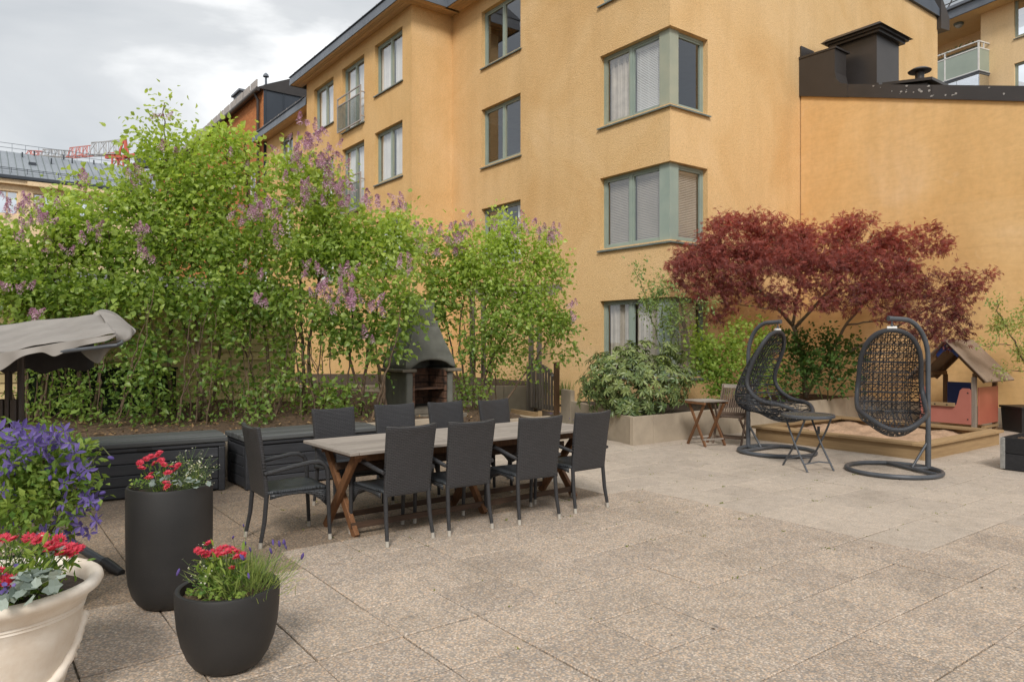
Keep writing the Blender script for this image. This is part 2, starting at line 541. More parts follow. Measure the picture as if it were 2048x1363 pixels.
M['table_glass'] = simple('pebbled_glass', (0.12, 0.13, 0.125), (0.06, 0.065, 0.062), 60, 0.25, 0.5, 90, 0.003)
M['white_plastic'] = simple('white_plastic', (0.75, 0.75, 0.73), (0.65, 0.65, 0.63), 5, 0.4, 0)
M['canvas'] = simple('taupe_canvas', (0.31, 0.285, 0.26), (0.235, 0.215, 0.195), 2.5, 0.85, 0.35, 240, 0.002)
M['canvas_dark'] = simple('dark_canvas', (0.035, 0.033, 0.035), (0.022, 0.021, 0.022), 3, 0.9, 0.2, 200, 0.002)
M['brown_frame'] = simple('brown_frame', (0.055, 0.042, 0.036), (0.04, 0.03, 0.026), 4, 0.5, 0.05)
M['green_metal'] = simple('dark_green_metal', (0.018, 0.030, 0.013), (0.011, 0.019, 0.008), 1.5, 0.7, 0.1, spec=0.2)
M['siding'] = wood('pale_yellow_siding', (0.78, 0.62, 0.34), (0.68, 0.53, 0.27), 0, 2, 0.7, 0.2)
M['hearth'] = simple('grey_hearth_concrete', (0.175, 0.175, 0.152), (0.12, 0.12, 0.105), 4, 0.85, 0.3, 60, 0.004)
M['hearth_slab'] = simple('hearth_slab', (0.19, 0.165, 0.13), (0.13, 0.11, 0.085), 5, 0.85, 0.3, 60, 0.004)
M['fire_brick'] = simple('sooty_firebrick', (0.21, 0.105, 0.062), (0.04, 0.024, 0.018), 7, 0.9, 0.4, 50, 0.004)
M['soot'] = simple('soot', (0.014, 0.012, 0.011), (0.008, 0.007, 0.007), 7, 0.95, 0.2)
M['bark'] = simple('lilac_bark', (0.17, 0.115, 0.072), (0.085, 0.057, 0.037), 14, 0.9, 0.5, 70, 0.004)
M['bark_grey'] = simple('maple_bark', (0.26, 0.2, 0.135), (0.14, 0.11, 0.075), 10, 0.85, 0.3, 60, 0.004)
M['twig'] = simple('green_twig', (0.10, 0.12, 0.035), (0.06, 0.07, 0.02), 10, 0.8, 0)
M['stem'] = simple('flower_stem', (0.10, 0.16, 0.045), (0.06, 0.10, 0.03), 10, 0.7, 0)
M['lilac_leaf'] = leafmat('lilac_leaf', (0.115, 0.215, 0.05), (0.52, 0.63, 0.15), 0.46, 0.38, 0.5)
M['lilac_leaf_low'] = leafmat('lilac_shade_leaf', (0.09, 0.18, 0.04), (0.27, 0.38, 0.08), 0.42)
M['lilac_flower'] = leafmat('lilac_flower', (0.42, 0.2, 0.29), (0.9, 0.63, 0.8), 0.32, 0.7, 0.1, (1, 1, 1))
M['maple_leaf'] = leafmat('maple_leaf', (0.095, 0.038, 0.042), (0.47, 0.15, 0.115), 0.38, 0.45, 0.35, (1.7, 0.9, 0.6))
M['rhodo_leaf'] = leafmat('rhododendron_leaf', (0.06, 0.115, 0.045), (0.29, 0.34, 0.12), 0.16, 0.38, 0.5)
M['currant_leaf'] = leafmat('currant_leaf', (0.13, 0.24, 0.045), (0.36, 0.45, 0.09), 0.42)
M['dark_leaf'] = leafmat('shade_shrub_leaf', (0.04, 0.085, 0.022), (0.11, 0.2, 0.045), 0.32)
M['rose_leaf'] = leafmat('rose_leaf', (0.13, 0.22, 0.09), (0.36, 0.44, 0.15), 0.38)
M['apple_leaf'] = leafmat('apple_leaf', (0.2, 0.27, 0.09), (0.44, 0.48, 0.16), 0.38)
M['grass'] = leafmat('grass_blade', (0.14, 0.22, 0.06), (0.34, 0.4, 0.13), 0.38)
M['clem_leaf'] = leafmat('clematis_leaf', (0.09, 0.19, 0.035), (0.34, 0.43, 0.09), 0.38)
M['clem_petal'] = leafmat('clematis_petal', (0.12, 0.085, 0.30), (0.30, 0.23, 0.56), 0.3, 0.55, 0.25, (1, 1, 1.1))
M['red_petal'] = leafmat('red_petal', (0.50, 0.02, 0.05), (0.80, 0.12, 0.17), 0.28, 0.5, 0.25, (1, 0.7, 0.7))
M['white_petal'] = leafmat('white_petal', (0.6, 0.55, 0.3), (0.85, 0.83, 0.72), 0.3, 0.6, 0.2, (1, 1, 1))
M['lav_petal'] = leafmat('lavender_petal', (0.13, 0.09, 0.28), (0.25, 0.19, 0.42), 0.2, 0.7, 0.1, (1, 1, 1))
M['ivy_leaf'] = leafmat('silver_ivy_leaf', (0.13, 0.17, 0.15), (0.36, 0.42, 0.38), 0.2, 0.5, 0.3)
M['dry_leaf'] = leafmat('dry_leaf', (0.12, 0.065, 0.03), (0.40, 0.27, 0.14), 0.1, 0.8, 0.1)
M['moss'] = leafmat('joint_moss', (0.10, 0.13, 0.02), (0.24, 0.26, 0.05), 0.3)
M['galv'] = simple('galvanised_steel', (0.42, 0.42, 0.40), (0.28, 0.28, 0.27), 40, 0.5, 0.4, 70, 0.002, metal=0.4)
M['char_wood'] = wood('black_stained_wood', (0.034, 0.034, 0.037), (0.02, 0.02, 0.022), 1, 3, 0.7, 0.3)
M['black_plastic'] = simple('black_plastic', (0.016, 0.016, 0.018), (0.012, 0.012, 0.013), 4, 0.5, 0.05)
M['lamp_glass'] = simple('lamp_bowl', (0.5, 0.5, 0.48), (0.4, 0.4, 0.38), 4, 0.3, 0)
M['screen'] = simple('frosted_balcony_glass', (0.36, 0.42, 0.36), (0.30, 0.36, 0.31), 0.8, 0.25, 0)
def brickmat():
    t = NT('orange_brickwork')
    tc_ = t.n.new('ShaderNodeTexCoord')
    sp = t.n.new('ShaderNodeSeparateXYZ')
    cb = t.n.new('ShaderNodeCombineXYZ')
    t.link(tc_.outputs['Object'], sp.inputs[0])
    t.link(sp.outputs[1], cb.inputs[0])
    t.link(sp.outputs[2], cb.inputs[1])
    br = t.n.new('ShaderNodeTexBrick')
    br.inputs['Scale'].default_value = 1.0
    br.inputs['Brick Width'].default_value = 0.26
    br.inputs['Row Height'].default_value = 0.085
    br.inputs['Mortar Size'].default_value = 0.012
    br.inputs['Color1'].default_value = (0.60, 0.21, 0.065, 1)
    br.inputs['Color2'].default_value = (0.48, 0.15, 0.045, 1)
    br.inputs['Mortar'].default_value = (0.40, 0.22, 0.11, 1)
    t.link(cb.outputs[0], br.inputs['Vector'])
    t.bump(t.math('SUBTRACT', 1.0, br.outputs['Fac']), 0.5, 0.01)
    return t.set(br.outputs['Color'], 0.9, 0, 0.2)
M['brick'] = brickmat()
# ================================================================== GROUND AND PATIO
g_ = MB()
g_.add([(-600, -600, -0.06), (600, -600, -0.06), (600, 600, -0.06), (-600, 600, -0.06)], [(0, 1, 2, 3)])
tag(g_.build('ground', M['dirt']), kind='structure')

rnd = random.Random(4)
patio = link('patio', None)
patio.location = W(0, 0)
patio.rotation_euler = (0, 0, TH)
tag(patio, kind='structure')
jb = MB()
jb.add([(-9, -3, -0.014), (16, -3, -0.014), (16, 9.6, -0.014), (9.1, 9.6, -0.014), (9.1, 16, -0.014), (6.5, 16, -0.014), (6.5, 9.6, -0.014), (-9, 9.6, -0.014)], [(0, 1, 2, 3, 4, 5, 6, 7)])
jb.build('joint_bed', M['joint'], patio)
def slab_mesh(name, mat, h=0.2462, d=0.05):
    m = MB()
    c, z = 0.006, 0.004
    ring = lambda s_, z_: [(-s_, -s_, z_), (s_, -s_, z_), (s_, s_, z_), (-s_, s_, z_)]
    m.add(ring(h, -d) + ring(h, -z) + ring(h - c, 0), [(0, 1, 5, 4), (1, 2, 6, 5), (2, 3, 7, 6), (3, 0, 4, 7), (4, 5, 9, 8), (5, 6, 10, 9), (6, 7, 11, 10), (7, 4, 8, 11), (8, 9, 10, 11)])
    return m.mesh(name, mat)
pv, pvp, pvd = slab_mesh('paver', M['paver']), slab_mesh('paver_worn', M['paver_pale']), slab_mesh('paver_stained', M['paver_dirty'])
cells = []
for i in range(-24, 28):
    for j in range(-10, 26):
        b, a = 3.42 + 0.25 + 0.5 * i, 2.06 + 0.25 + 0.5 * j
        if a > 9.4 and not (6.5 < b < 9.0): continue
        if b > 8.3 and a > 8.3: continue
        if a > 9.2 and b < 6.5: continue
        p = W(b, a)
        if p.y < 1.2: continue
        u = 1024 + 1445 * p.x / p.y
        vis = -120 < u < 2170 and p.y > 2.9
        pale = (b > 5.9 and a > 2.0 and not (a < 2.6 and b < 7.4)) or (a > 5.55 and b > 5.3)
        cells.append((0 if vis else 1, p.y, b, a, pale))
cells.sort()
rest, rest_p = MB(), MB()
for k, (nv, y, b, a, pale) in enumerate(cells):
    z = rnd.uniform(-0.003, 0.0015)
    rot = (rnd.uniform(-0.004, 0.004), rnd.uniform(-0.004, 0.004), rnd.uniform(-0.006, 0.006))
    if k < 300:
        o = inst('paver', pvp if pale else (pvd if (a - 0.28 * b + rnd.uniform(-0.35, 0.35) > 4.55 and b < 5.2) else pv), patio, (b + rnd.uniform(-0.002, 0.002), a + rnd.uniform(-0.002, 0.002), z), rot)
    elif y < 24:
        m = rest_p if pale else rest
        h = 0.2465
        m.box(b - h, a - h, -0.05, b + h, a + h, z)
tag(rest.build('far_paving', M['paver'], patio), kind='stuff')
tag(rest_p.build('far_worn_paving', M['paver_pale'], patio), kind='stuff')

# ================================================================== THE APARTMENT HOUSE
BB, BA_ = 11.16, 9.63
apt = thing('apartment_building', 'yellow plastered apartment house with sage green corner windows and dark eaves', 'building', W(BB, BA_), TH)
def wall(mb, plane, c, u0, u1, z0, z1, holes=(), depth=0.13, off=(BB, BA_)):
    def P(u, z, d=0.0):
        return (c + d - off[0], u - off[1], z) if plane == 'b' else (u - off[0], c + d - off[1], z)
    us = sorted({u0, u1} | {h[0] for h in holes} | {h[1] for h in holes})
    zs = sorted({z0, z1} | {h[2] for h in holes} | {h[3] for h in holes})
    for i in range(len(us) - 1):
        for j in range(len(zs) - 1):
            um, zm = (us[i] + us[i + 1]) / 2, (zs[j] + zs[j + 1]) / 2
            if any(h[0] < um < h[1] and h[2] < zm < h[3] for h in holes): continue
            q = [P(us[i], zs[j]), P(us[i], zs[j + 1]), P(us[i + 1], zs[j + 1]), P(us[i + 1], zs[j])]
            if plane == 'a': q = q[::-1]
            mb.add(q, [(0, 1, 2, 3)])
    for h in holes:
        sides = [((h[0], h[2]), (h[0], h[3])), ((h[0], h[3]), (h[1], h[3])), ((h[1], h[3]), (h[1], h[2])), ((h[1], h[2]), (h[0], h[2]))]
        for (ua, za), (ub, zb) in sides:
            if ua == ub and ua in (u0, u1): continue
            mb.add([P(ua, za), P(ua, za, depth + 0.1), P(ub, zb, depth + 0.1), P(ub, zb)], [(0, 1, 2, 3)])

def slab(mb, plane, c, off, u0, u1, z0, z1, d0, d1):
    if plane == 'b': mb.box(c + d0 - off[0], u0 - off[1], z0, c + d1 - off[0], u1 - off[1], z1)
    else: mb.box(u0 - off[0], c + d0 - off[1], z0, u1 - off[0], c + d1 - off[1], z1)

def flat(mb, plane, c, off, u0, u1, z0, z1, d):
    q = [(u0, z0), (u0, z1), (u1, z1), (u1, z0)]
    if plane == 'b': mb.add([(c + d - off[0], u - off[1], z) for u, z in q], [(0, 1, 2, 3)])
    else: mb.add([(u - off[0], c + d - off[1], z) for u, z in q[::-1]], [(0, 1, 2, 3)])

def frame_bars(mb, plane, c, off, u0, u1, z0, z1, w, d0, d1, mull=()):
    slab(mb, plane, c, off, u0, u0 + w, z0, z1, d0, d1)
    slab(mb, plane, c, off, u1 - w, u1, z0, z1, d0, d1)
    slab(mb, plane, c, off, u0 + w, u1 - w, z0, z0 + w, d0, d1)
    slab(mb, plane, c, off, u0 + w, u1 - w, z1 - w, z1, d0, d1)
    for m in mull:
        slab(mb, plane, c, off, m - w * 0.55, m + w * 0.55, z0 + w, z1 - w, d0, d1)

def pane_fill(win, plane, c, off, u0, u1, z0, z1, kind, d, seed=0):
    r = random.Random(seed)
    def P(u, z, dd):
        return (c + dd - off[0], u - off[1], z) if plane == 'b' else (u - off[0], c + dd - off[1], z)
    if kind in ('blind', 'blind_open', 'blind_up'):
        mb = MB()
        zt = z1 - 0.05
        slab(mb, plane, c, off, u0, u1, zt, z1 - 0.005, d + 0.03, d + 0.06)
        zb = z0 + 0.02 if kind != 'blind_up' else z1 - 0.16
        n = max(3, int((zt - zb) / 0.034))
        tl = 0.018 if kind == 'blind' else 0.0165
        for i in range(n):
            z = zb + (zt - zb) * (i + 0.5) / n
            mb.add([P(u0 + 0.01, z - tl, d + 0.035), P(u1 - 0.01, z - tl, d + 0.035), P(u1 - 0.01, z + tl, d + 0.055), P(u0 + 0.01, z + tl, d + 0.055)], [(0, 1, 2, 3)])
        for q in (0.18, 0.5, 0.82):
            u = u0 + (u1 - u0) * q
            slab(mb, plane, c, off, u - 0.004, u + 0.004, zb, zt, d + 0.031, d + 0.034)
        mb.build('blind', M['blind' if kind == 'blind' else 'blind_grey'], win)
    if kind in ('curtain', 'curtain_beige', 'blind_up'):
        rows = []
        ua, ub = (u0, u1) if kind == 'curtain' else (u0, u0 + (u1 - u0) * 0.95)
        n = 40
        for z in (z0, z0 + (z1 - z0) * 0.5, z1):
            rows.append([P(ua + (ub - ua) * i / n, z, d + 0.05 + 0.014 * math.sin(i * 0.55 + seed) + 0.010 * math.sin(i * 1.37 + seed * 2)) for i in range(n + 1)])
        MB().grid(rows).build('curtain', M['curtain' if kind == 'curtain' else 'curtain_beige'], win, smooth=180)
    elif kind == 'curtain_half':
        rows = []
        n = 16
        for z in (z0, z1):
            rows.append([P(u0 + (u1 - u0) * 0.45 * i / n, z, d + 0.055 + 0.025 * math.sin(i * 1.3)) for i in range(n + 1)])
        MB().grid(rows).build('curtain', M['curtain'], win, smooth=180)

def window(parent, plane, c, off, u0, u1, z0, z1, fills=('curtain', 'curtain'), depth=0.12, sill=True, glass='glass', fm='frame_green', seed=0, room=True):
    mb = MB()
    w = 0.055
    n = len(fills)
    um = [u0 + (u1 - u0) * i / n for i in range(1, n)]
    frame_bars(mb, plane, c, off, u0, u1, z0, z1, w, depth, depth + 0.07, um)
    win = mb.build('window', M[fm], parent)
    ed = [u0] + um + [u1]
    for i in range(n):
        ua = ed[i] + (w if i == 0 else w * 0.55)
        ub = ed[i + 1] - (w if i == n - 1 else w * 0.55)
        s = MB()
        frame_bars(s, plane, c, off, ua + 0.002, ub - 0.002, z0 + w + 0.002, z1 - w - 0.002, 0.038, depth + 0.012, depth + 0.06)
        s.build('casement', M['frame_light' if i == 0 else fm], win)
        p = MB()
        flat(p, plane, c, off, ua + 0.038, ub - 0.038, z0 + w + 0.038, z1 - w - 0.038, depth + 0.036)
        p.build('pane', M[glass], win)
        if fills[i]:
            pane_fill(win, plane, c, off, ua + 0.04, ub - 0.04, z0 + w + 0.03, z1 - w - 0.03, fills[i], depth + 0.05, seed + i)
    if sill:
        s = MB()
        def P(u, z, d):
            return (c + d - off[0], u - off[1], z) if plane == 'b' else (u - off[0], c + d - off[1], z)
        e = 0.05
        s.hexa([P(u0 - e, z0 - 0.075, -0.055), P(u1 + e * 0.2, z0 - 0.075, -0.055), P(u1 + e * 0.2, z0 - 0.01, depth), P(u0 - e, z0 - 0.01, depth),
                P(u0 - e, z0 - 0.045, -0.055), P(u1 + e * 0.2, z0 - 0.045, -0.055), P(u1 + e * 0.2, z0 + 0.012, depth), P(u0 - e, z0 + 0.012, depth)])
        s.build('sill', M['sill'], win)
    return win

OFF = (BB, BA_)
HD = [2.51, 5.22, 7.92, 10.58]
SL = [0.90, 3.66, 6.37, 9.07]
colA = [(14.52, 16.27, SL[k], HD[k]) for k in (1, 2, 3)]
cornerF = [(9.63, 11.63, SL[k], HD[k]) for k in range(4)]
cornerG = [(11.16, 12.34, SL[k] - 0.003, HD[k] + 0.003) for k in range(4)]
mb = MB()
wall(mb, 'b', 11.16, 9.63, 17.76, -0.2, 11.2, colA + cornerF)
mb.build('facade_wall', M['plaster'], apt)
mb = MB()
wall(mb, 'a', 9.63, 11.16, 23.1, -0.2, 11.2, cornerG)
mb.add([(0, 0, 11.2), (11.94, 0, 11.2), (5.97, 0, 14.3)], [(0, 1, 2)])
mb.build('gable_wall', M['plaster'], apt)
wingR = [(18.30, 20.06, SL[k], HD[k]) for k in (1, 2, 3)]
doors = [(20.79, 22.46, SL[k] - 0.57, HD[k]) for k in (2, 3)]
wingL = [(23.17, 24.90, SL[k], HD[k]) for k in (1, 2, 3)]
mb = MB()
wall(mb, 'b', 9.83, 17.76, 25.6, -0.2, 11.2, wingR + doors + wingL)
mb.build('wing_wall', M['plaster_wing'], apt)
mb = MB()
wall(mb, 'a', 17.76, 9.83, 11.16, -0.2, 11.2)
mb.build('wing_return_wall', M['plaster'], apt)
low = [(28.30, 29.74, 8.45, 9.96), (28.30, 29.74, 5.8, 7.3)]
mb = MB()
wall(mb, 'b', 10.3, 25.6, 31.5, -0.2, 10.5, low)
mb.add([(9.83 - BB, 25.6 - BA_, -0.2), (10.3 - BB, 25.6 - BA_, -0.2), (10.3 - BB, 25.6 - BA_, 11.2), (9.83 - BB, 25.6 - BA_, 11.2)], [(0, 1, 2, 3)])
mb.add([(10.3 - BB, 31.5 - BA_, -0.2), (22 - BB, 31.5 - BA_, -0.2), (22 - BB, 31.5 - BA_, 10.5), (10.3 - BB, 31.5 - BA_, 10.5)], [(0, 1, 2, 3)])
mb.add([(11.94, 0, -0.2), (11.94, 22, -0.2), (11.94, 22, 11.2), (11.94, 0, 11.2)], [(0, 1, 2, 3)])
mb.build('low_wing_wall', M['plaster_wing'], apt)
fl = MB()
for z in (0.25, 2.85, 5.55, 8.25, 11.0):
    fl.box(0.3, 0.3, z, 11.9, 7.9, z + 0.2)
    fl.box(-1.0, 8.4, z, 11.9, 15.9, z + 0.2)
fl.box(4.0, 0.3, 0.2, 4.2, 15.9, 11.0)
fl.box(0.3, 3.3, 0.2, 4.0, 3.42, 11.0)
fl.build('inner_floors', M['room'], apt)

fA = [('blind_open', 'blind_open'), ('blind_up', 'curtain_half'), (None, 'curtain_half')]
for k, h in enumerate(colA):
    window(apt, 'b', 11.16, OFF, *h, fills=[('curtain_half', 'blind_open'), (None, None), (None, None)][k], seed=k)
for k, h in enumerate(wingR):
    window(apt, 'b', 9.83, OFF, *h, fills=('curtain', 'curtain'), seed=10 + k)
for k, h in enumerate(wingL):
    window(apt, 'b', 9.83, OFF, *h, fills=('curtain', 'curtain'), seed=20 + k)
for k, h in enumerate(low):
    window(apt, 'b', 10.3, OFF, *h, fills=('curtain', 'curtain'), seed=30 + k)
for k, h in enumerate(doors):
    window(apt, 'b', 9.83, OFF, *h, fills=('curtain', 'curtain'), seed=40 + k)
    r = MB()
    u0, u1, z0 = h[0] - 0.06, h[1] + 0.06, h[2] - 0.04
    x0 = -0.16
    for u in (u0, (u0 + u1) / 2, u1 - 0.045):
        slab(r, 'b', 9.83, OFF, u, u + 0.045, z0, z0 + 1.12, x0, x0 + 0.035)
    for z in (z0, z0 + 0.84, z0 + 1.085):
        slab(r, 'b', 9.83, OFF, u0 + 0.045, (u0 + u1) / 2, z, z + 0.035, x0, x0 + 0.035)
        slab(r, 'b', 9.83, OFF, (u0 + u1) / 2 + 0.045, u1 - 0.045, z, z + 0.035, x0, x0 + 0.035)
    for u in (u0 + 0.005, u1 - 0.04):
        for z in (z0 + 0.15, z0 + 0.9):
            slab(r, 'b', 9.83, OFF, u, u + 0.03, z, z + 0.03, x0 + 0.035, 0.0)
    rail = r.build('railing', M['rail_metal'], apt)
    for q in range(2):
        w_ = MB()
        ua = u0 + 0.055 + q * (u1 - u0) / 2
        ub = ua + (u1 - u0) / 2 - 0.065
        n = 22
        for i in range(1, n):
            u = ua + (ub - ua) * i / n
            slab(w_, 'b', 9.83, OFF, u - 0.004, u + 0.004, z0 + 0.035, z0 + 0.84, x0 + 0.012, x0 + 0.02)
        w_.build('wire_panel', M['sill'], rail)
# corner windows, glazed round the corner with a broad post
cf = [('curtain_beige', 'curtain_beige', 'curtain_beige'), ('blind_open', 'blind_open', 'blind_open'), ('blind_up', 'blind', None), ('curtain', 'curtain', None)]
for k in range(4):
    z0, z1 = SL[k], HD[k]
    d, w = 0.12, 0.055
    m = MB()
    x0, y0 = 0.0, 0.0
    # facade side
    slab(m, 'b', 11.16, OFF, 11.63 - w, 11.63, z0, z1, d, d + 0.07)
    slab(m, 'b', 11.16, OFF, 9.98, 11.63 - w, z0, z0 + w, d, d + 0.07)
    slab(m, 'b', 11.16, OFF, 9.98, 11.63 - w, z1 - w, z1, d, d + 0.07)
    slab(m, 'b', 11.16, OFF, 10.77, 10.84, z0 + w, z1 - w, d, d + 0.07)
    # gable side
    slab(m, 'a', 9.63, OFF, 12.34 - w, 12.34, z0, z1, d, d + 0.07)
    slab(m, 'a', 9.63, OFF, 11.51, 12.34 - w, z0, z0 + w, d, d + 0.07)
    slab(m, 'a', 9.63, OFF, 11.51, 12.34 - w, z1 - w, z1, d, d + 0.07)
    win = m.build('corner_window', M['frame_green'], apt)
    p = MB()
    p.hexa([(d - 0.04, d - 0.04, z0), (0.35, d - 0.04, z0), (0.35, 0.35, z0), (d - 0.04, 0.35, z0),
            (d - 0.04, d - 0.04, z1), (0.35, d - 0.04, z1), (0.35, 0.35, z1), (d - 0.04, 0.35, z1)])
    l_ = MB(); l_.box(0.002, 0.002, z1 + 0.002, 0.4, 0.4, z1 + 0.06); l_.build('corner_lintel', M['plaster'], win)
    p.build('corner_post', M['frame_light' if k == 2 else 'frame_green'], win)
    for (pl, cc, ua, ub, fi) in (('b', 11.16, 10.84, 11.575, 0), ('b', 11.16, 9.98, 10.77, 1), ('a', 9.63, 11.51, 12.285, 2)):
        s = MB()
        frame_bars(s, pl, cc, OFF, ua + 0.002, ub - 0.002, z0 + w + 0.002, z1 - w - 0.002, 0.038, d + 0.012, d + 0.06)
        s.build('casement', M['frame_light' if fi == 0 and k == 2 else 'frame_green'], win)
        q = MB()
        flat(q, pl, cc, OFF, ua + 0.038, ub - 0.038, z0 + w + 0.038, z1 - w - 0.038, d + 0.036)
        q.build('pane', M['glass'], win)
        if cf[k][fi]:
            pane_fill(win, pl, cc, OFF, ua + 0.04, ub - 0.04, z0 + w + 0.03, z1 - w - 0.03, cf[k][fi], d + 0.05, k * 5 + fi)
    s = MB()
    e = 0.055
    for zz in (0,):
        s.hexa([(-e, -e, z0 - 0.075), (-e, 2.05, z0 - 0.075), (d, 2.05, z0 - 0.01), (d, d, z0 - 0.01), (-e, -e, z0 - 0.045), (-e, 2.05, z0 - 0.045), (d, 2.05, z0 + 0.012), (d, d, z0 + 0.012)])
        s.hexa([(1.23, -e, z0 - 0.075), (-e, -e, z0 - 0.075), (d, d, z0 - 0.01), (1.23, d, z0 - 0.01), (1.23, -e, z0 - 0.045), (-e, -e, z0 - 0.045), (d, d, z0 + 0.012), (1.23, d, z0 + 0.012)])
    s.build('sill', M['sill'], win)

# eaves: zinc fascia panels, boarded soffits, sheet roof
def run(name, mat, p0, p1, n, mk, gap=0.004):
    for i in range(n):
        a0, a1 = p0 + (p1 - p0) * i / n + gap, p0 + (p1 - p0) * (i + 1) / n - gap
        mk(MB(), a0, a1).build(name, mat, apt)
def L(b, a): return b - BB, a - BA_
def fas(b0, z0, h):
    def mk(m, a0, a1):
        x = b0 - BB
        return m.hexa([(x - 0.02, a0 - BA_, z0), (x, a0 - BA_, z0), (x, a1 - BA_, z0), (x - 0.02, a1 - BA_, z0), (x + 0.01, a0 - BA_, z0 + h), (x + 0.03, a0 - BA_, z0 + h), (x + 0.03, a1 - BA_, z0 + h), (x + 0.01, a1 - BA_, z0 + h)])
    return mk
run('fascia_panel', M['fascia'], 17.3, 26.08, 8, fas(9.37, 10.97, 0.30))
run('fascia_panel', M['fascia'], 9.63, 17.3, 7, fas(10.70, 10.97, 0.30))
run('fascia_panel', M['fascia'], 25.7, 32.0, 6, fas(9.84, 10.27, 0.30))
m = MB()
m.box(9.39 - BB, 17.28 - BA_, 10.97, 10.70 - BB, 17.31 - BA_, 11.27)
m.build('fascia_panel', M['fascia'], apt)
m = MB()
m.box(9.39 - BB, 26.06 - BA_, 10.97, 10.2 - BB, 26.09 - BA_, 11.27)
m.build('fascia_panel', M['fascia'], apt)
m = MB()
m.box(9.86 - BB, 31.98 - BA_, 10.27, 10.6 - BB, 32.01 - BA_, 10.57)
m.build('fascia_panel', M['fascia'], apt)
for (b0, b1, a0, a1, z) in ((9.40, 9.83, 17.76, 26.05, 10.99), (10.73, 11.16, 9.63, 17.32, 10.99), (9.87, 10.3, 25.65, 31.97, 10.29)):
    for i in range(4):
        w = (b1 - b0) / 4
        m = MB()
        m.box(b0 + w * i + 0.004 - BB, a0 - BA_, z, b0 + w * (i + 1) - 0.004 - BB, a1 - BA_, z + 0.02)
        m.build('soffit_board', M['soffit'], apt)
for i in range(4):
    m = MB()
    m.box(9.40 - BB, 17.32 + 0.11 * i + 0.004 - BA_, 10.992, (10.70 if i < 1 else 11.16) - BB, 17.32 + 0.11 * (i + 1) - 0.004 - BA_, 11.012)
    m.build('soffit_board', M['soffit'], apt)
def roofslab(b0, a0, a1, z0, zr, name='roof'):
    m = MB()
    br = 17.1
    x0, x1 = b0 - BB, br - BB
    m.prism([(x0, a0 - BA_, z0), (x0, a0 - BA_, z0 + 0.02), (x1, a0 - BA_, zr), (x1, a0 - BA_, z0)], (0, a1 - a0, 0))
    return m.build(name, M['roof_metal'], apt)
roofslab(9.34, 17.26, 26.12, 11.265, 14.9)
roofslab(10.67, 9.55, 17.26, 11.265, 14.3)
roofslab(9.81, 26.12, 32.05, 10.565, 14.0)
m = MB()
m.prism([(17.1 - BB, -0.08, 11.27), (17.1 - BB, -0.08, 14.3), (23.5 - BB, -0.08, 11.27)], (0, 22.2, 0))
m.build('roof', M['roof_metal'], apt)
m = MB()
m.prism([(23.05 - BB, -0.12, 10.9), (23.05 - BB, -0.12, 11.9), (23.62 - BB, -0.12, 11.35), (23.62 - BB, -0.12, 10.98)], (0, 0.9, 0))
m.build('eave_end', M['dark_sheet'], apt)
m = MB()
for (b0, a0, a1, z) in ((9.52, 17.4, 26.0, 11.36), (9.98, 26.2, 31.9, 10.66)):
    m.tube([(b0 - BB, a0 - BA_, z + 0.10), (b0 - BB, a1 - BA_, z + 0.10)], 0.012, 5)
    n = int((a1 - a0) / 0.9)
    for i in range(n + 1):
        y = a0 + (a1 - a0) * i / n - BA_
        m.bar((b0 - BB, y, z - 0.04), (b0 - BB, y, z + 0.13), 0.02, 0.02)
m.build('snow_rail', M['rail_metal'], apt)

# ================================================================== THE LOWER HOUSE BEHIND THE SMOOTH WALL
FB, FA = 15.78, 9.62
fw = thing('rendered_fire_wall', 'smooth ochre plastered wall with sloping dark metal coping and chimneys behind the maple', 'wall', W(FB, FA), TH)
zt = lambda a: 7.447 - 0.2935 * (9.63 - a)
AE = -4.0
m = MB()
m.prism([(0, -0.014, -0.2), (0, AE - FA, -0.2), (0, AE - FA, zt(AE)), (0, -0.014, zt(9.606))], (0.4, 0, 0))
m.build('wall', M['plaster_smooth'], fw)
m = MB()
m.box(-0.03, AE - FA, -0.2, -0.001, 0, 0.355)
m.build('plinth', M['concrete'], fw)
nseg = 7
for i in range(nseg):
    a0, a1 = 8.45 + (AE - 8.45) * i / nseg, 8.45 + (AE - 8.45) * (i + 1) / nseg
    y0, y1 = a0 - FA - 0.003, a1 - FA + 0.003
    m = MB()
    m.hexa([(-0.05, y1, zt(a1) - 0.004), (0.45, y1, zt(a1) - 0.004), (0.45, y0, zt(a0) - 0.004), (-0.05, y0, zt(a0) - 0.004),
            (-0.04, y1, zt(a1) + 0.285), (0.45, y1, zt(a1) + 0.31), (0.45, y0, zt(a0) + 0.31), (-0.04, y0, zt(a0) + 0.285)])
    m.build('coping', M['dark_sheet'], fw)
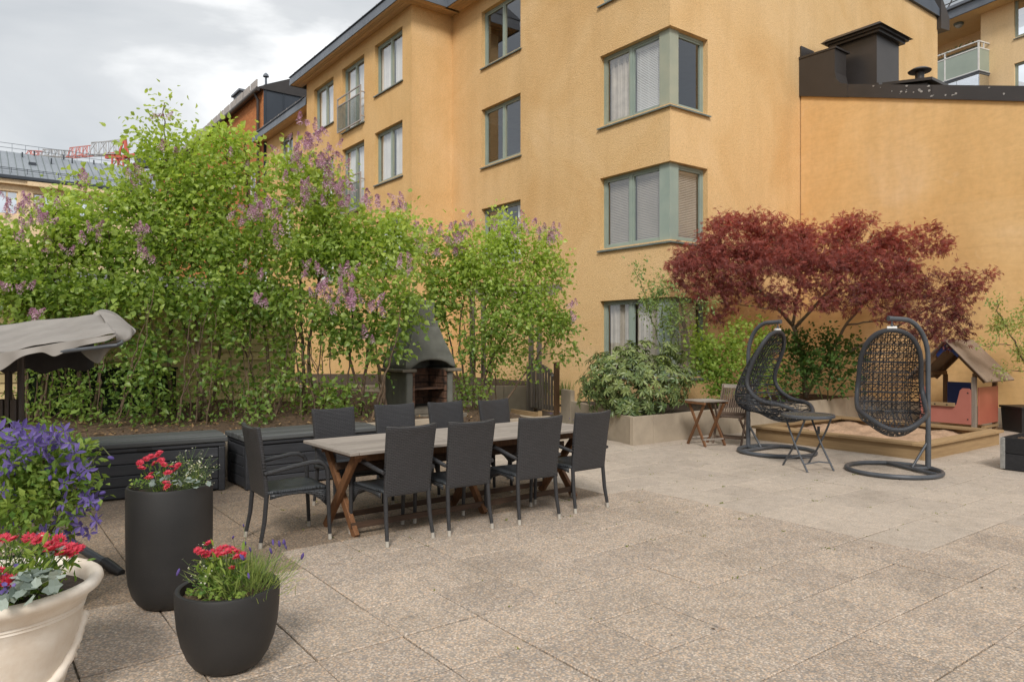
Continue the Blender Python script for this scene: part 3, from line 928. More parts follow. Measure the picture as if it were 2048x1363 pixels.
# upstand against the tall house, with a swept foot
m = MB()
prof = [(0.0, zt(9.62) - 0.01), (-1.18, zt(8.44) - 0.01), (-1.18, zt(8.44) + 0.29), (-1.02, zt(8.6) + 0.30), (-0.92, zt(8.6) + 0.42), (-0.88, zt(8.6) + 0.6), (-0.88, 8.28), (0.0, 8.30)]
m.prism([(-0.052, y, z) for y, z in prof], (0.5, 0, 0))
m.build('flashing_box', M['dark_sheet'], fw)
m = MB()
m.prism([(-0.07, -0.92, 8.28), (-0.07, 0, 8.30), (-0.07, 0, 8.35), (-0.07, -0.92, 8.32)], (0.62, 0, 0))
m.prism([(-0.02, -0.035, 8.3), (-0.02, -0.005, 8.3), (-0.02, -0.005, 8.62), (-0.02, -0.035, 8.62)], (0.55, 0, 0))
m.build('flashing_lid', M['dark_sheet'], fw)
m = MB()
m.hexa([(0.46, AE - FA, 3.4), (5, AE - FA, 3.4), (5, 0, 6.9), (0.46, 0, 6.9), (0.46, AE - FA, zt(AE) + 0.2), (5, AE - FA, zt(AE) + 0.2), (5, 0, zt(9.6) - 0.15), (0.46, 0, zt(9.6) - 0.15)])
m.build('roof', M['dark_sheet'], fw)
def X(b, a): return b - FB, a - FA
m = MB()
m.box(16.5 - FB, 8.17 - FA, 6.4, 17.55 - FB, 9.17 - FA, 8.62)
stack = m.build('chimney_stack', M['dark_sheet'], fw)
m = MB()
m.box(16.40 - FB, 8.07 - FA, 8.62, 17.65 - FB, 9.27 - FA, 8.68)
m.box(16.34 - FB, 8.01 - FA, 8.68, 17.71 - FB, 9.33 - FA, 8.73)
m.hexa([(16.27 - FB, 7.94 - FA, 8.73), (17.78 - FB, 7.94 - FA, 8.73), (17.78 - FB, 9.40 - FA, 8.73), (16.27 - FB, 9.40 - FA, 8.73), (16.37 - FB, 8.04 - FA, 8.82), (17.68 - FB, 8.04 - FA, 8.82), (17.68 - FB, 9.3 - FA, 8.82), (16.37 - FB, 9.3 - FA, 8.82)])
m.build('chimney_cap', M['dark_sheet'], stack)
m = MB()
m.hexa([(16.24 - FB, 7.9 - FA, 6.2), (17.2 - FB, 7.9 - FA, 6.2), (17.2 - FB, 9.1 - FA, 6.2), (16.24 - FB, 9.1 - FA, 6.2), (16.24 - FB, 8.0 - FA, 7.40), (17.2 - FB, 8.0 - FA, 7.40), (17.2 - FB, 9.1 - FA, 7.50), (16.24 - FB, 9.1 - FA, 7.50)])
m.build('chimney_foot', M['dark_sheet'], fw)
m = MB()
m.hexa([(16.25 - FB, 6.95 - FA, 6.2), (17.0 - FB, 6.95 - FA, 6.2), (17.0 - FB, 7.85 - FA, 6.2), (16.25 - FB, 7.85 - FA, 6.2), (16.3 - FB, 7.0 - FA, 7.12), (16.9 - FB, 7.0 - FA, 7.12), (16.9 - FB, 7.8 - FA, 7.28), (16.3 - FB, 7.8 - FA, 7.28)])
vb = m.build('vent_box', M['dark_sheet'], fw)
m = MB()
m.hexa([(16.2 - FB, 6.86 - FA, 7.13), (17.0 - FB, 6.86 - FA, 7.13), (17.0 - FB, 7.9 - FA, 7.30), (16.2 - FB, 7.9 - FA, 7.30), (16.2 - FB, 6.86 - FA, 7.19), (17.0 - FB, 6.86 - FA, 7.19), (17.0 - FB, 7.9 - FA, 7.36), (16.2 - FB, 7.9 - FA, 7.36)])
m.build('vent_lid', M['dark_sheet'], vb)
m = MB()
m.lathe([(0.09, 7.25), (0.09, 7.46), (0.22, 7.47), (0.235, 7.49), (0.16, 7.54), (0.03, 7.565)], 20, (16.52 - FB, 7.25 - FA, 0))
m.build('vent_cowl', M['dark_sheet'], vb, smooth=40)
m = MB()
rr = random.Random(9)
for i in range(26):
    a = rr.choice([rr.uniform(6.2, 7.9), rr.uniform(6.6, 7.3), rr.uniform(4.2, 6.2)])
    z = zt(a) + rr.uniform(0.04, 0.27)
    s_ = rr.uniform(0.008, 0.03)
    pts = [(-0.0545 + 0.035 * 0, a - FA + s_ * rr.uniform(0.6, 1.3) * math.cos(t * PI / 3), z + s_ * rr.uniform(0.5, 1.1) * math.sin(t * PI / 3)) for t in range(6)]
    m.prism(pts, (0.016, 0, 0))
m.build('flaked_paint', M['patch'], fw)

# ================================================================== FAR HOUSE WITH THE GLASS BALCONY
fh = thing('balcony_house', 'far yellow house with frosted glass balcony above the dark coping', 'building', (20.53, 30.0, 0), math.atan2(0.432, 0.902))
# local x into the house, y along the facade away from us
O2 = (0, 0)
wins = [(-4.0, -0.35, 13.35 + 1.62, 17.0), (-4.0, -0.35, 12.24, 13.67)]
wins = [(-4.6, -0.33, 13.97, 15.6), (-4.6, -0.33, 11.2, 12.93)]
m = MB()
zA0 = 1.63 + (681.5 - 82) * 30 / 1445
zB1 = 1.63 + (681.5 - 133) * 30 / 1445
wins = [(-2.6, -0.3, zA0, zA0 + 1.62), (-2.6, -0.3, zB1 - 1.62, zB1)]
wall(m, 'b', 0, -7, 1.05, 0, 15.9, wins, 0.1, O2)
wall(m, 'a', 1.05, 0, 1.6, 0, 15.9, (), 0.1, O2)
wall(m, 'b', 1.6, 1.05, 7, 0, 15.9, [(1.6, 5.0, 12.95, 15.0)], 0.1, O2)
m.build('wall', M['plaster_far'], fh)
for h in wins:
    window(fh, 'b', 0, O2, *h, fills=(None,), depth=0.08, glass='glass_far', sill=True)
window(fh, 'b', 1.6, O2, 1.6, 5.0, 12.95, 15.0, fills=(None, None), depth=0.08, glass='glass_far', sill=False)
m = MB()
m.box(0.2, 0.6, 12.6, 8, 7, 12.9)
m.build('balcony_floor', M['plaster_far'], fh)
m = MB()
m.box(-0.7, -7, 15.60, 1.6, 8, 15.66)
m.build('eave_soffit', M['plaster_far'], fh)
m = MB()
m.box(-0.75, -7, 15.60, -0.7, 8, 16.0)
m.box(-0.86, -7, 15.98, -0.7, 8, 16.12)
m.build('gutter', M['fascia'], fh, bevel=0.02)
m = MB()
m.hexa([(-0.7, -7, 16.05), (4, -7, 16.05), (4, 8, 16.05), (-0.7, 8, 16.05), (-0.7, -7, 16.1), (4, -7, 19.0), (4, 8, 19.0), (-0.7, 8, 16.1)])
m.build('roof', M['zinc_roof'], fh)
m = MB()
for i in range(16):
    m.bar((-0.6, -6 + i * 0.9, 16.2), (-0.3, -6 + i * 0.9, 16.62), 0.03, 0.05)
m.tube([(-0.42, -7, 16.45), (-0.42, 8, 16.45)], 0.025, 6)
m.build('snow_guard', M['dark_sheet'], fh)
bx0, by0 = -0.72, 0.68
m = MB()
m.box(bx0, by0, 12.86, 0.6, 7, 12.93)
m.box(bx0 - 0.03, by0 - 0.03, 12.93, 0.55, 7, 12.97)
m.build('balcony_slab', M['fascia'], fh)
fr = MB()
zr = 12.97
for y in (by0, by0 + 1.45, by0 + 3.0):
    fr.box(bx0, y, zr, bx0 + 0.05, y + 0.06, zr + 1.22 if y != by0 else zr + 1.22)
fr.box(bx0, by0 + 0.06, zr + 0.95, bx0 + 0.05, 7, zr + 1.0)
fr.box(bx0 - 0.01, by0 - 0.01, zr + 1.22, bx0 + 0.06, 7, zr + 1.27)
fr.box(bx0, by0 + 0.06, zr, bx0 + 0.05, 7, zr + 0.05)
fr.box(bx0 + 0.05, by0, zr + 0.95, 0.0, by0 + 0.05, zr + 1.0)
fr.box(bx0 + 0.06, by0 - 0.01, zr + 1.22, 0.0, by0 + 0.05, zr + 1.27)
fr.box(bx0 + 0.05, by0, zr, 0.0, by0 + 0.05, zr + 0.04)
fr.box(bx0 + 0.33, by0, zr + 1.0, bx0 + 0.37, by0 + 0.04, zr + 1.22)
br_ = fr.build('balcony_rail', M['white_plastic'], fh)
for (ya, yb) in ((by0 + 0.06, by0 + 1.45), (by0 + 1.51, by0 + 3.0)):
    q = MB()
    q.box(bx0 + 0.015, ya, zr + 0.05, bx0 + 0.03, yb, zr + 0.95)
    q.build('frosted_panel', M['screen'], br_)
q = MB()
q.box(bx0 + 0.05, by0 + 0.015, zr + 0.04, 0.0, by0 + 0.03, zr + 0.95)
q.build('frosted_panel', M['screen'], br_)
for i in range(4):
    q = MB()
    q.box(bx0 + 0.05, by0 + 0.05 + i * 0.95, 10.6, bx0 + 0.065, by0 + i * 0.95 + 0.985, 12.85)
    q.build('glazed_screen', M['glass_far'], fh)
q = MB()
q.box(bx0 + 0.07, by0 + 0.03, 10.6, 0.0, by0 + 0.045, 12.85)
q.build('glazed_screen', M['glass_far'], fh)
m = MB()
m.lathe([(0.2, 15.59), (0.2, 15.54), (0.17, 15.50)], 16, (0.0, 2.0, 0))
lp = m.build('ceiling_lamp', M['sill'], fh, smooth=40)
m = MB()
m.lathe([(0.15, 15.51), (0.13, 15.44), (0.07, 15.40), (0.01, 15.385)], 16, (0.0, 2.0, 0))
m.build('lamp_bowl', M['lamp_glass'], lp, smooth=60)
rr = random.Random(3)
m = MB()
for i in range(70):
    y = rr.uniform(by0 + 0.1, by0 + 3)
    z = zr + 1.27 + rr.gauss(0, 0.05)
    x = bx0 + rr.uniform(-0.05, 0.1)
    s_ = 0.07
    m.add([(x, y, z), (x + rr.uniform(-s_, s_), y + rr.uniform(-s_, s_), z + rr.uniform(-s_, s_)), (x + rr.uniform(-s_, s_), y + rr.uniform(-s_, s_), z + rr.uniform(-s_, s_))], [(0, 1, 2)])
m.build('balcony_garland', M['dark_leaf'], fh)

# ================================================================== BRICK HOUSE, ROOF HOUSE AND CRANE FAR BEHIND
bh = thing('brick_house', 'orange brick house with dark sheet metal end wall beyond the yellow wing', 'building', W(10.2, 31.6), TH)
bw = [(4.2, 5.6, 8.7, 10.2), (1.1, 2.6, 7.4, 9.4), (7.5, 9.0, 8.7, 10.2), (4.2, 5.6, 5.6, 7.2)]
m = MB()
wall(m, 'b', 0, 0, 22, 0, 12.6, bw, 0.12, (0, 0))
m.build('brick_wall', M['brick'], bh)
for h in bw:
    window(bh, 'b', 0, (0, 0), *h, fills=('curtain', 'curtain'), depth=0.1, glass='glass', fm='teak_dark')
m = MB()
m.add([(0.06, 0, 6), (8, 0, 6), (8, 0, 16.3), (0.06, 0, 12.78)], [(0, 1, 2, 3)])
m.add([(0.0, 0, 0), (0.06, 0, 0), (0.06, 0, 12.78), (0.0, 0, 12.75)], [(0, 1, 2, 3)])
m.build('metal_end_wall', M['brick_dark'], bh)
for i in range(6):
    m = MB()
    x = 0.08 + i * 0.78
    m.box(x, -0.03, 6, x + 0.03, -0.001, 12.74 + x * 0.443)
    m.build('standing_seam', M['brick_dark'], bh)
m = MB()
m.prism([(-0.22, -0.06, 12.55), (-0.22, -0.06, 12.62), (9, -0.06, 16.8), (9, -0.06, 12.55)], (0, 22.3, 0))
m.build('roof', M['dark_sheet'], bh)
for i in range(20):
    m = MB()
    m.box(-0.26, 0.1 + i * 1.05, 12.66, -0.22, 0.98 + i * 1.05, 12.98)
    m.build('roof_edge_panel', M['rail_metal'], bh)
m = MB()
m.tube([(-0.26, -0.05, 12.52), (-0.26, 22, 12.52)], 0.09, 8)
m.build('gutter', M['brown_frame'], bh, smooth=60)
m = MB()
m.tube([(-0.26, 0.45, 12.5), (-0.1, 0.45, 12.2), (-0.09, 0.45, 0)], 0.065, 8)
m.build('downpipe', M['brown_frame'], bh, smooth=60)
m = MB()
m.box(0.6, 5.4, 13.0, 1.4, 6.6, 14.1)
m.box(0.5, 5.3, 14.1, 1.5, 6.7, 14.2)
m.build('chimney', M['fascia'], bh)
m = MB()
m.tube([(0.4, 0.9, 13.0), (0.4, 0.9, 13.45)], 0.05, 6)
m.lathe([(0.14, 13.45), (0.1, 13.55), (0.02, 13.62)], 10, (0.4, 0.9, 0))
m.build('roof_vent', M['fascia'], bh)

rh = thing('grey_roof_house', 'cream house with long pale grey metal roof at the far left', 'building', W(-8, 72), TH)
m = MB()
ww = [(9.65 + i * 2.55, 11.15 + i * 2.55, 12.0, 13.9) for i in range(4)]
wall(m, 'a', 0, 2, 30, 0, 15.0, ww, 0.12, (0, 0))
m.build('wall', M['cream'], rh)
for h in ww:
    window(rh, 'a', 0, (0, 0), *h, fills=(None, None), depth=0.1, glass='glass_far', fm='cream', sill=False)
m = MB()
m.hexa([(2, -0.5, 14.8), (30, -0.5, 14.8), (30, 9, 14.8), (2, 9, 14.8), (2, -0.5, 15.15), (30, -0.5, 15.15), (30, 6.5, 18.5), (2, 6.5, 18.5)])
m.build('roof', M['zinc_roof'], rh)
for i in range(30):
    m = MB()
    x = 8 + i * 0.52
    m.bar((x, -0.45, 15.19), (x, 6.45, 18.5), 0.03, 0.06)
    m.build('roof_seam', M['sill'], rh)
m = MB()
m.box(2, -0.7, 14.85, 30, -0.5, 15.08)
m.tube([(2, 0.1, 15.82), (30, 0.1, 15.82)], 0.025, 5)
m.tube([(2, 0.1, 15.7), (30, 0.1, 15.7)], 0.025, 5)
for i in range(24):
    m.bar((3 + i * 1.1, 0.1, 15.4), (3 + i * 1.1, 0.1, 15.86), 0.04, 0.04)
m.build('gutter', M['brick_dark'], rh)
m = MB()
m.box(2, -0.45, 14.45, 11.77, -0.001, 14.8)
m.box(11.77, -0.65, 14.4, 30, -0.001, 14.75)
m.build('cornice', M['cream'], rh)
m = MB()
for i in range(24):
    x = 8 + i * 1.0
    m.bar((x, 6.5, 18.4), (x, 6.5, 19.25), 0.03, 0.03)
for z in (18.85, 19.25):
    m.tube([(4, 6.5, z), (30, 6.5, z)], 0.022, 4)
m.build('ridge_rail', M['fascia'], rh)
for (x, y, h) in ((11.7, 5.2, 0.5), (12.65, 6.2, 0.5), (13.8, 4.2, 0.55), (14.9, 6.2, 0.5), (15.5, 5.3, 0.5), (15.9, 1.0, 0.65), (17.3, 5.9, 0.45)):
    m = MB()
    z = 15.1 + (y + 0.5) * 3.35 / 7
    m.tube([(x, y, z), (x, y, z + h)], 0.06, 8)
    m.build('vent_pipe', M['brick_dark'], rh)
m = MB()
m.box(12.05, 3.0, 16.75, 12.6, 3.45, 17.1)
m.build('roof_hatch', M['brick_dark'], rh)

cr = thing('tower_crane', 'red and white lattice tower crane rising behind the grey roof', 'crane', (-64.5, 120, 0))
m = MB()
w = 0.8
def lattice(m, p, q, w, h, n, tri=True, r=0.07):
    p, q = Vector(p), Vector(q)
    d = (q - p).normalized()
    sx = d.cross(Vector((0, 0, 1)))
    sx = sx.normalized() if sx.length > 0.1 else Vector((1, 0, 0))
    up = sx.cross(d).normalized()
    lo = [lambda t, s=s: p.lerp(q, t) + sx * w * s for s in (-1, 1)]
    tp = (lambda t: p.lerp(q, t) + up * h)
    if tri:
        ch = lo + [tp]
    else:
        ch = lo + [lambda t, s=s: p.lerp(q, t) + sx * w * s + up * h for s in (1, -1)]
    for c in ch: m.bar(c(0), c(1), r * 2, r * 2)
    k = len(ch)
    for i in range(n):
        t0, t1 = i / n, (i + 1) / n
        for j in range(k):
            m.bar(ch[j](t0 if i % 2 else t1), ch[(j + 1) % k](t1 if i % 2 else t0), r, r)
            m.bar(ch[j]((t0 + t1) / 2), ch[(j + 2) % k](t1), r, r)
lattice(m, (0, 0, 0), (0, 0, 32.0), 0.9, 1.8, 16, False, 0.12)
m.build('tower', M['crane_red'], cr)
m = MB()
lattice(m, (-0.5, 0, 32.6), (-7.5, 3.5, 33.3), 0.6, 2.2, 6, True, 0.08)
m.build('jib', M['crane_white'], cr)
m = MB()
lattice(m, (-7.5, 3.5, 33.3), (-13.0, 6.5, 33.7), 0.55, 1.7, 6, True, 0.055)
m.build('jib_red_section', M['crane_red'], cr)
m = MB()
lattice(m, (-20.0, 10, 34.9), (-24.0, 12, 35.6), 0.5, 0.8, 4, True, 0.07)
m.build('jib_red_section', M['crane_red'], cr)
m = MB()
lattice(m, (-13.0, 6.5, 33.7), (-20.0, 10, 34.9), 0.5, 1.2, 8, True, 0.07)
m.build('jib_pale_section', M['crane_white'], cr)
m = MB()
m.bar((0.3, 0, 32), (0.3, 0, 35.2), 0.35, 0.35)
m.bar((0.9, 0, 32), (0.3, 0, 35.2), 0.25, 0.25)
m.bar((-1.0, 0, 32), (0.1, 0, 35.2), 0.25, 0.25)
m.bar((-1.2, 0, 32.0), (6, -2.5, 32.2), 1.0, 0.4)
m.bar((-3.6, 1.2, 32.6), (-0.8, 0.3, 32.6), 0.5, 0.9)
m.build('slewing_head', M['crane_red'], cr)
m = MB()
m.bar((-7.4, 3.5, 35.4), (0.2, 0, 35.2), 0.08, 0.08)
m.build('tie_rod', M['crane_white'], cr)
m = MB()
m.box(3.5, -3.2, 29.8, 6.5, -1.6, 31.9)
m.build('counterweight', M['brick_dark'], cr)

oh = thing('courtyard_house', 'yellow courtyard house with dark roof mirrored in the window panes', 'building', W(-22, -8), TH)
ow = [(3 + i * 3.2, 4.6 + i * 3.2, z, z + 1.6) for i in range(12) for z in (0.9, 3.7, 6.4, 9.1)]
m = MB()
wall(m, 'b', 0, 0, 44, 0, 11.8, ow, -0.2, (0, 0))
m.build('wall', M['plaster_far'], oh)
for h in ow:
    m = MB(); slab(m, 'b', 0, (0, 0), h[0], h[1], h[2], h[3], -0.16, -0.1); m.build('window', M['glass_far'], oh)
m = MB(); m.prism([(0.5, 0, 11.8), (0.5, 0, 12.15), (-6, 0, 15.5), (-6, 0, 11.8)], (0, 44, 0)); m.build('roof', M['roof_metal'], oh)
# ================================================================== PLANTING BED, PLANTER, HEARTH, SHED
def terrain(name, mat, poly_fn, nx, ny, kind='structure'):
    rows = [[poly_fn(i / nx, j / ny) for i in range(nx + 1)] for j in range(ny + 1)]
    o = MB().grid(rows).build(name, mat, None, smooth=180)
    return tag(o, kind=kind)
rn = random.Random(12)
def bump2(b, a):
    return 0.035 * math.sin(b * 2.3 + a) + 0.025 * math.sin(a * 3.1 - b * 1.7) + rn.uniform(-0.018, 0.018)
# mulch behind the boxes
def bed_fn(s, t):
    b = -6 + 13.6 * s
    a = 9.05 + 5.2 * t
    return W(b, a, 0.43 + 0.22 * t - 0.12 * max(0, (b - 5.5) / 2) + bump2(b, a))
terrain('planting_bed', M['mulch'], bed_fn, 110, 46)
bw_ = thing('bed_retaining_wall', 'low concrete panel wall holding the mulch behind the dark storage boxes', 'wall', W(-6, 8.95), TH)
for i in range(27):
    m = MB()
    z = 0.52 if i < 23 else 0.42
    m.box(i * 0.5 + 0.004, 0, -0.05, i * 0.5 + 0.496, 0.08, z)
    m.build('concrete_panel', M['concrete'], bw_, bevel=0.006)
m = MB()
m.box(13.5, 0.0, -0.05, 13.58, 5.0, 0.36)
m.build('concrete_panel', M['concrete'], bw_, bevel=0.006)
# bed edge timber and the terrace wall behind
m = MB()
p0, p1 = Vector((0.0, 13.75, 0.27)), Vector((0.51, 13.2, 0.25))
m.bar(p0, p1, 0.07, 0.14)
m.bar(p1 + Vector((0, 0, -0.2)), p1 + Vector((0, 0, 0.1)), 0.08, 0.08, up=(1, 0, 0))
tag(m.build('bed_edge_timber', M['pine'], None, bevel=0.006), 'short weathered timber edging at the end of the mulch bed beside the gate', 'edging')
tw = thing('terrace_wall', 'grey concrete panel wall behind the single lilac, between hearth and picket gate', 'wall', (0.33, 15.35, 0), R(177))
for i in range(8):
    m = MB()
    m.box(i * 0.5 + 0.004, -0.04, -0.1, i * 0.5 + 0.496, 0.04, 0.68)
    m.build('concrete_panel', M['concrete'], tw, bevel=0.006)
tr_ = MB()
tr_.add([(-4.2, 15.5, 0.63), (0.35, 15.4, 0.63), (0.9, 17.5, 0.63), (-2.5, 22, 0.63), (-7.5, 22, 0.63)], [(0, 1, 2, 3, 4)])
tag(tr_.build('terrace', M['soil'], None), kind='structure')

# corner planter
pl = thing('raised_planter', 'long raised concrete planter holding the rhododendron and the red maple', 'planter', W(8.26, 7.86), TH)
HP = 0.445
x = 0.0
m = MB(); m.box(0, 0, -0.05, 0.45, 0.085, HP); m.build('concrete_panel', M['concrete'], pl, bevel=0.006)
x = 0.456
while x < 7.5:
    w = min(0.98, 7.51 - x)
    m = MB(); m.box(x, 0, -0.05, x + w, 0.085, HP); m.build('concrete_panel', M['concrete'], pl, bevel=0.006)
    x += w + 0.006
lp0, lp1 = Vector(BA(1.89, 11.24)), Vector(BA(0.95, 14.0))
lp0 = Vector((lp0.x - 8.26, lp0.y - 7.86, 0)); lp1 = Vector((lp1.x - 8.26, lp1.y - 7.86, 0))
dl = (lp1 - lp0).normalized()
nl = Vector((-dl.y, dl.x, 0))
def lpanel(s0, s1, z0, z1):
    m = MB()
    a0, a1 = lp0 + dl * s0, lp0 + dl * s1
    o = nl * -0.085
    m.hexa([a0 + Vector((0, 0, z0)), a0 + o + Vector((0, 0, z0)), a1 + o + Vector((0, 0, z0)), a1 + Vector((0, 0, z0)), a0 + Vector((0, 0, z1)), a0 + o + Vector((0, 0, z1)), a1 + o + Vector((0, 0, z1)), a1 + Vector((0, 0, z1))])
    m.build('concrete_panel', M['concrete'], pl, bevel=0.006)
lpanel(0.088, 0.97, -0.05, HP - 0.002)
lpanel(0.976, 1.9, -0.05, HP + 0.05)
lpanel(1.906, 2.45, -0.05, HP + 0.06)
lpanel(2.456, 2.92, -0.05, 0.70)
m = MB()
rows = []
for j in range(25):
    t = j / 24
    r_ = []
    for i in range(61):
        s_ = i / 60
        left = lp0 + dl * (3.0 * t)
        bx = left.x + 0.05 + (7.5 - left.x - 0.05) * s_
        by = 0.05 + (2.95) * t
        r_.append((bx, by, 0.39 + 0.02 * math.sin(bx * 5) + rn.uniform(-0.015, 0.02)))
    rows.append(r_)
MB().grid(rows).build('soil', M['soil'], pl, smooth=180)

# picket gate
gp0, gp1 = Vector((0.36, 15.2, 0.2)), Vector((0.87, 14.1, 0.14))
gd = gp1 - gp0
gt = thing('picket_gate', 'weathered arched picket gate between the planters beside the lilac', 'gate', gp0, math.atan2(gd.y, gd.x))
GL = Vector((gd.x, gd.y)).length
for x, z1 in ((0, 0.93), (GL, 1.02)):
    m = MB(); m.box(x - 0.045, -0.045, -0.35, x + 0.045, 0.045, z1); m.build('post', M['post_brown' if x else 'post_wood'], gt, bevel=0.006)
np_ = 8
for i in range(np_):
    x = 0.1 + (GL - 0.2) * (i + 0.5) / np_
    zt_ = 0.90 - 0.22 * (2 * (x / GL - 0.42)) ** 2
    m = MB(); m.box(x - 0.036, -0.03, 0.05, x + 0.036, -0.008, zt_ + 0.01); m.build('picket', M['post_wood'], gt, bevel=0.004)
m = MB()
arc = [(0.06 + (GL - 0.12) * i / 10, 0.0, 0.92 - 0.22 * (2 * ((0.06 + (GL - 0.12) * i / 10) / GL - 0.42)) ** 2) for i in range(11)]
for i in range(10): m.bar(arc[i], arc[i + 1], 0.04, 0.075)
m.build('top_rail', M['post_wood'], gt)
m = MB(); m.box(0.05, -0.006, 0.06, GL - 0.05, 0.03, 0.15); m.build('bottom_rail', M['post_wood'], gt, bevel=0.004)
m = MB(); m.box(GL - 0.13, -0.04, 0.74, GL - 0.02, -0.031, 0.775); m.build('hinge', M['galv'], gt)

# timber pergola behind the lilac
pg = thing('timber_pergola', 'weathered wooden pergola posts and beams behind the single lilac', 'pergola', (0, 14.6, 0))
pp = [(-0.8, 0.0), (-0.62, 1.1), (0.40, 0.55), (0.60, 1.3)]
for x, y in pp:
    m = MB(); m.box(x - 0.055, y - 0.055, 0.1, x + 0.055, y + 0.055, 2.62); m.build('post', M['post_wood'], pg, bevel=0.006)
for (p, q) in (((-1.0, 0.0, 2.68), (0.98, -0.42, 2.68)), ((-0.9, 1.1, 2.68), (0.95, 1.35, 2.68))):
    m = MB(); m.bar(p, q, 0.06, 0.12); m.build('beam', M['post_wood'], pg, bevel=0.005)
for i in range(4):
    x = -0.7 + 0.45 * i
    m = MB(); m.bar((x, -0.5, 2.79), (x + 0.1, 1.6, 2.79), 0.045, 0.09); m.build('rafter', M['post_wood'], pg, bevel=0.005)

# shed and dark cabinet behind the hedge
sh = thing('garden_shed', 'pale yellow weatherboarded garden shed half hidden behind the lilac hedge', 'shed', W(-3.5, 12.6, 0), TH)
m = MB(); m.box(0, 0.03, 0.3, 8.1, 2.4, 2.4); m.build('shed_body', M['siding'], sh)
for i in range(15):
    m = MB()
    z = 0.35 + i * 0.137
    m.hexa([(-0.02, -0.012, z), (8.12, -0.012, z), (8.12, 0.028, z), (-0.02, 0.028, z), (-0.02, 0.008, z + 0.137), (8.12, 0.008, z + 0.137), (8.12, 0.028, z + 0.137), (-0.02, 0.028, z + 0.137)])
    m.build('weatherboard', M['siding'], sh)
for i in range(6):
    m = MB(); m.box(8.1, 0.03 + i * 0.4, 0.35, 8.13, 0.03 + i * 0.4 + 0.39, 2.4); m.build('corner_board', M['siding'], sh)
m = MB(); m.hexa([(-0.3, -0.3, 2.42), (8.4, -0.3, 2.42), (8.4, 2.8, 2.42), (-0.3, 2.8, 2.42), (-0.3, -0.3, 2.48), (8.4, -0.3, 2.48), (8.4, 2.8, 2.9), (-0.3, 2.8, 2.9)]); m.build('roof', M['dark_sheet'], sh)
gc = thing('green_cabinet', 'dark green metal cabinet standing in the shade under the hedge', 'cabinet', W(0.55, 11.85, 0.42), TH)
for i in range(3):
    m = MB(); m.box(i * 0.65 + 0.005, 0, 0, i * 0.65 + 0.645, 0.02, 0.78); m.build('door', M['green_metal'], gc, bevel=0.006)
m = MB(); m.box(-0.01, 0.022, 0, 1.96, 0.6, 0.78); m.build('body', M['green_metal'], gc)
m = MB(); m.box(-0.03, -0.03, 0.782, 1.98, 0.63, 0.81); m.build('lid', M['green_metal'], gc, bevel=0.01)
# garden hearth: front faces -a, local x along b, y along a
ht = thing('garden_hearth', 'dark grey masonry garden fireplace with tapering hood behind the dining table', 'fireplace', W(5.5, 10.1, 0.30), TH)
wd, dp = 0.87, 0.76
m = MB(); m.box(-0.08, -0.30, 0, wd + 0.08, dp + 0.03, 0.17); m.build('plinth', M['hearth_slab'], ht, bevel=0.012)
m = MB(); m.box(-0.02, -0.12, 0.172, wd + 0.02, dp, 0.25); m.build('hearth_slab', M['hearth_slab'], ht, bevel=0.012)
for (x0, x1) in ((0, 0.12), (wd - 0.10, wd)):
    m = MB()
    m.box(x0, 0, 0.252, x1, dp, 0.83)
    m.build('side_wall', M['hearth'], ht, bevel=0.03, seg=3)
m = MB(); m.box(0.121, dp - 0.1, 0.252, wd - 0.101, dp - 0.012, 1.0); m.build('back_wall', M['hearth'], ht)
for (x0, x1) in ((-0.10, 0.16), (wd - 0.14, wd + 0.13)):
    m = MB()
    m.box(x0, -0.05, 0.832, x1, dp + 0.02, 0.885)
    m.build('shelf', M['hearth_slab'], ht, bevel=0.014, seg=3)
rb = random.Random(5)
for row in range(5):
    z = 0.27 + row * 0.122
    xs = [0.125, 0.33, 0.54, wd - 0.105] if row % 2 else [0.125, 0.22, 0.44, 0.65, wd - 0.105]
    for i in range(len(xs) - 1):
        m = MB(); m.box(xs[i] + 0.004, dp - 0.17 + rb.uniform(-0.008, 0.008), z, xs[i + 1] - 0.004, dp - 0.102, z + 0.112); m.build('firebrick', M['fire_brick'], ht, bevel=0.008)
    for k, x0, x1 in ((0, 0.122, 0.17), (1, wd - 0.15, wd - 0.102)):
        for y0, y1 in ((0.03, 0.28), (0.285, 0.56)):
            m = MB(); m.box(x0, y0 + 0.004, z, x1, y1 - 0.004, z + 0.112); m.build('firebrick', M['fire_brick'], ht, bevel=0.008)
m = MB(); m.box(0.16, 0.05, 0.55, wd - 0.14, 0.58, 0.565); m.build('grill_shelf', M['fire_brick'], ht)
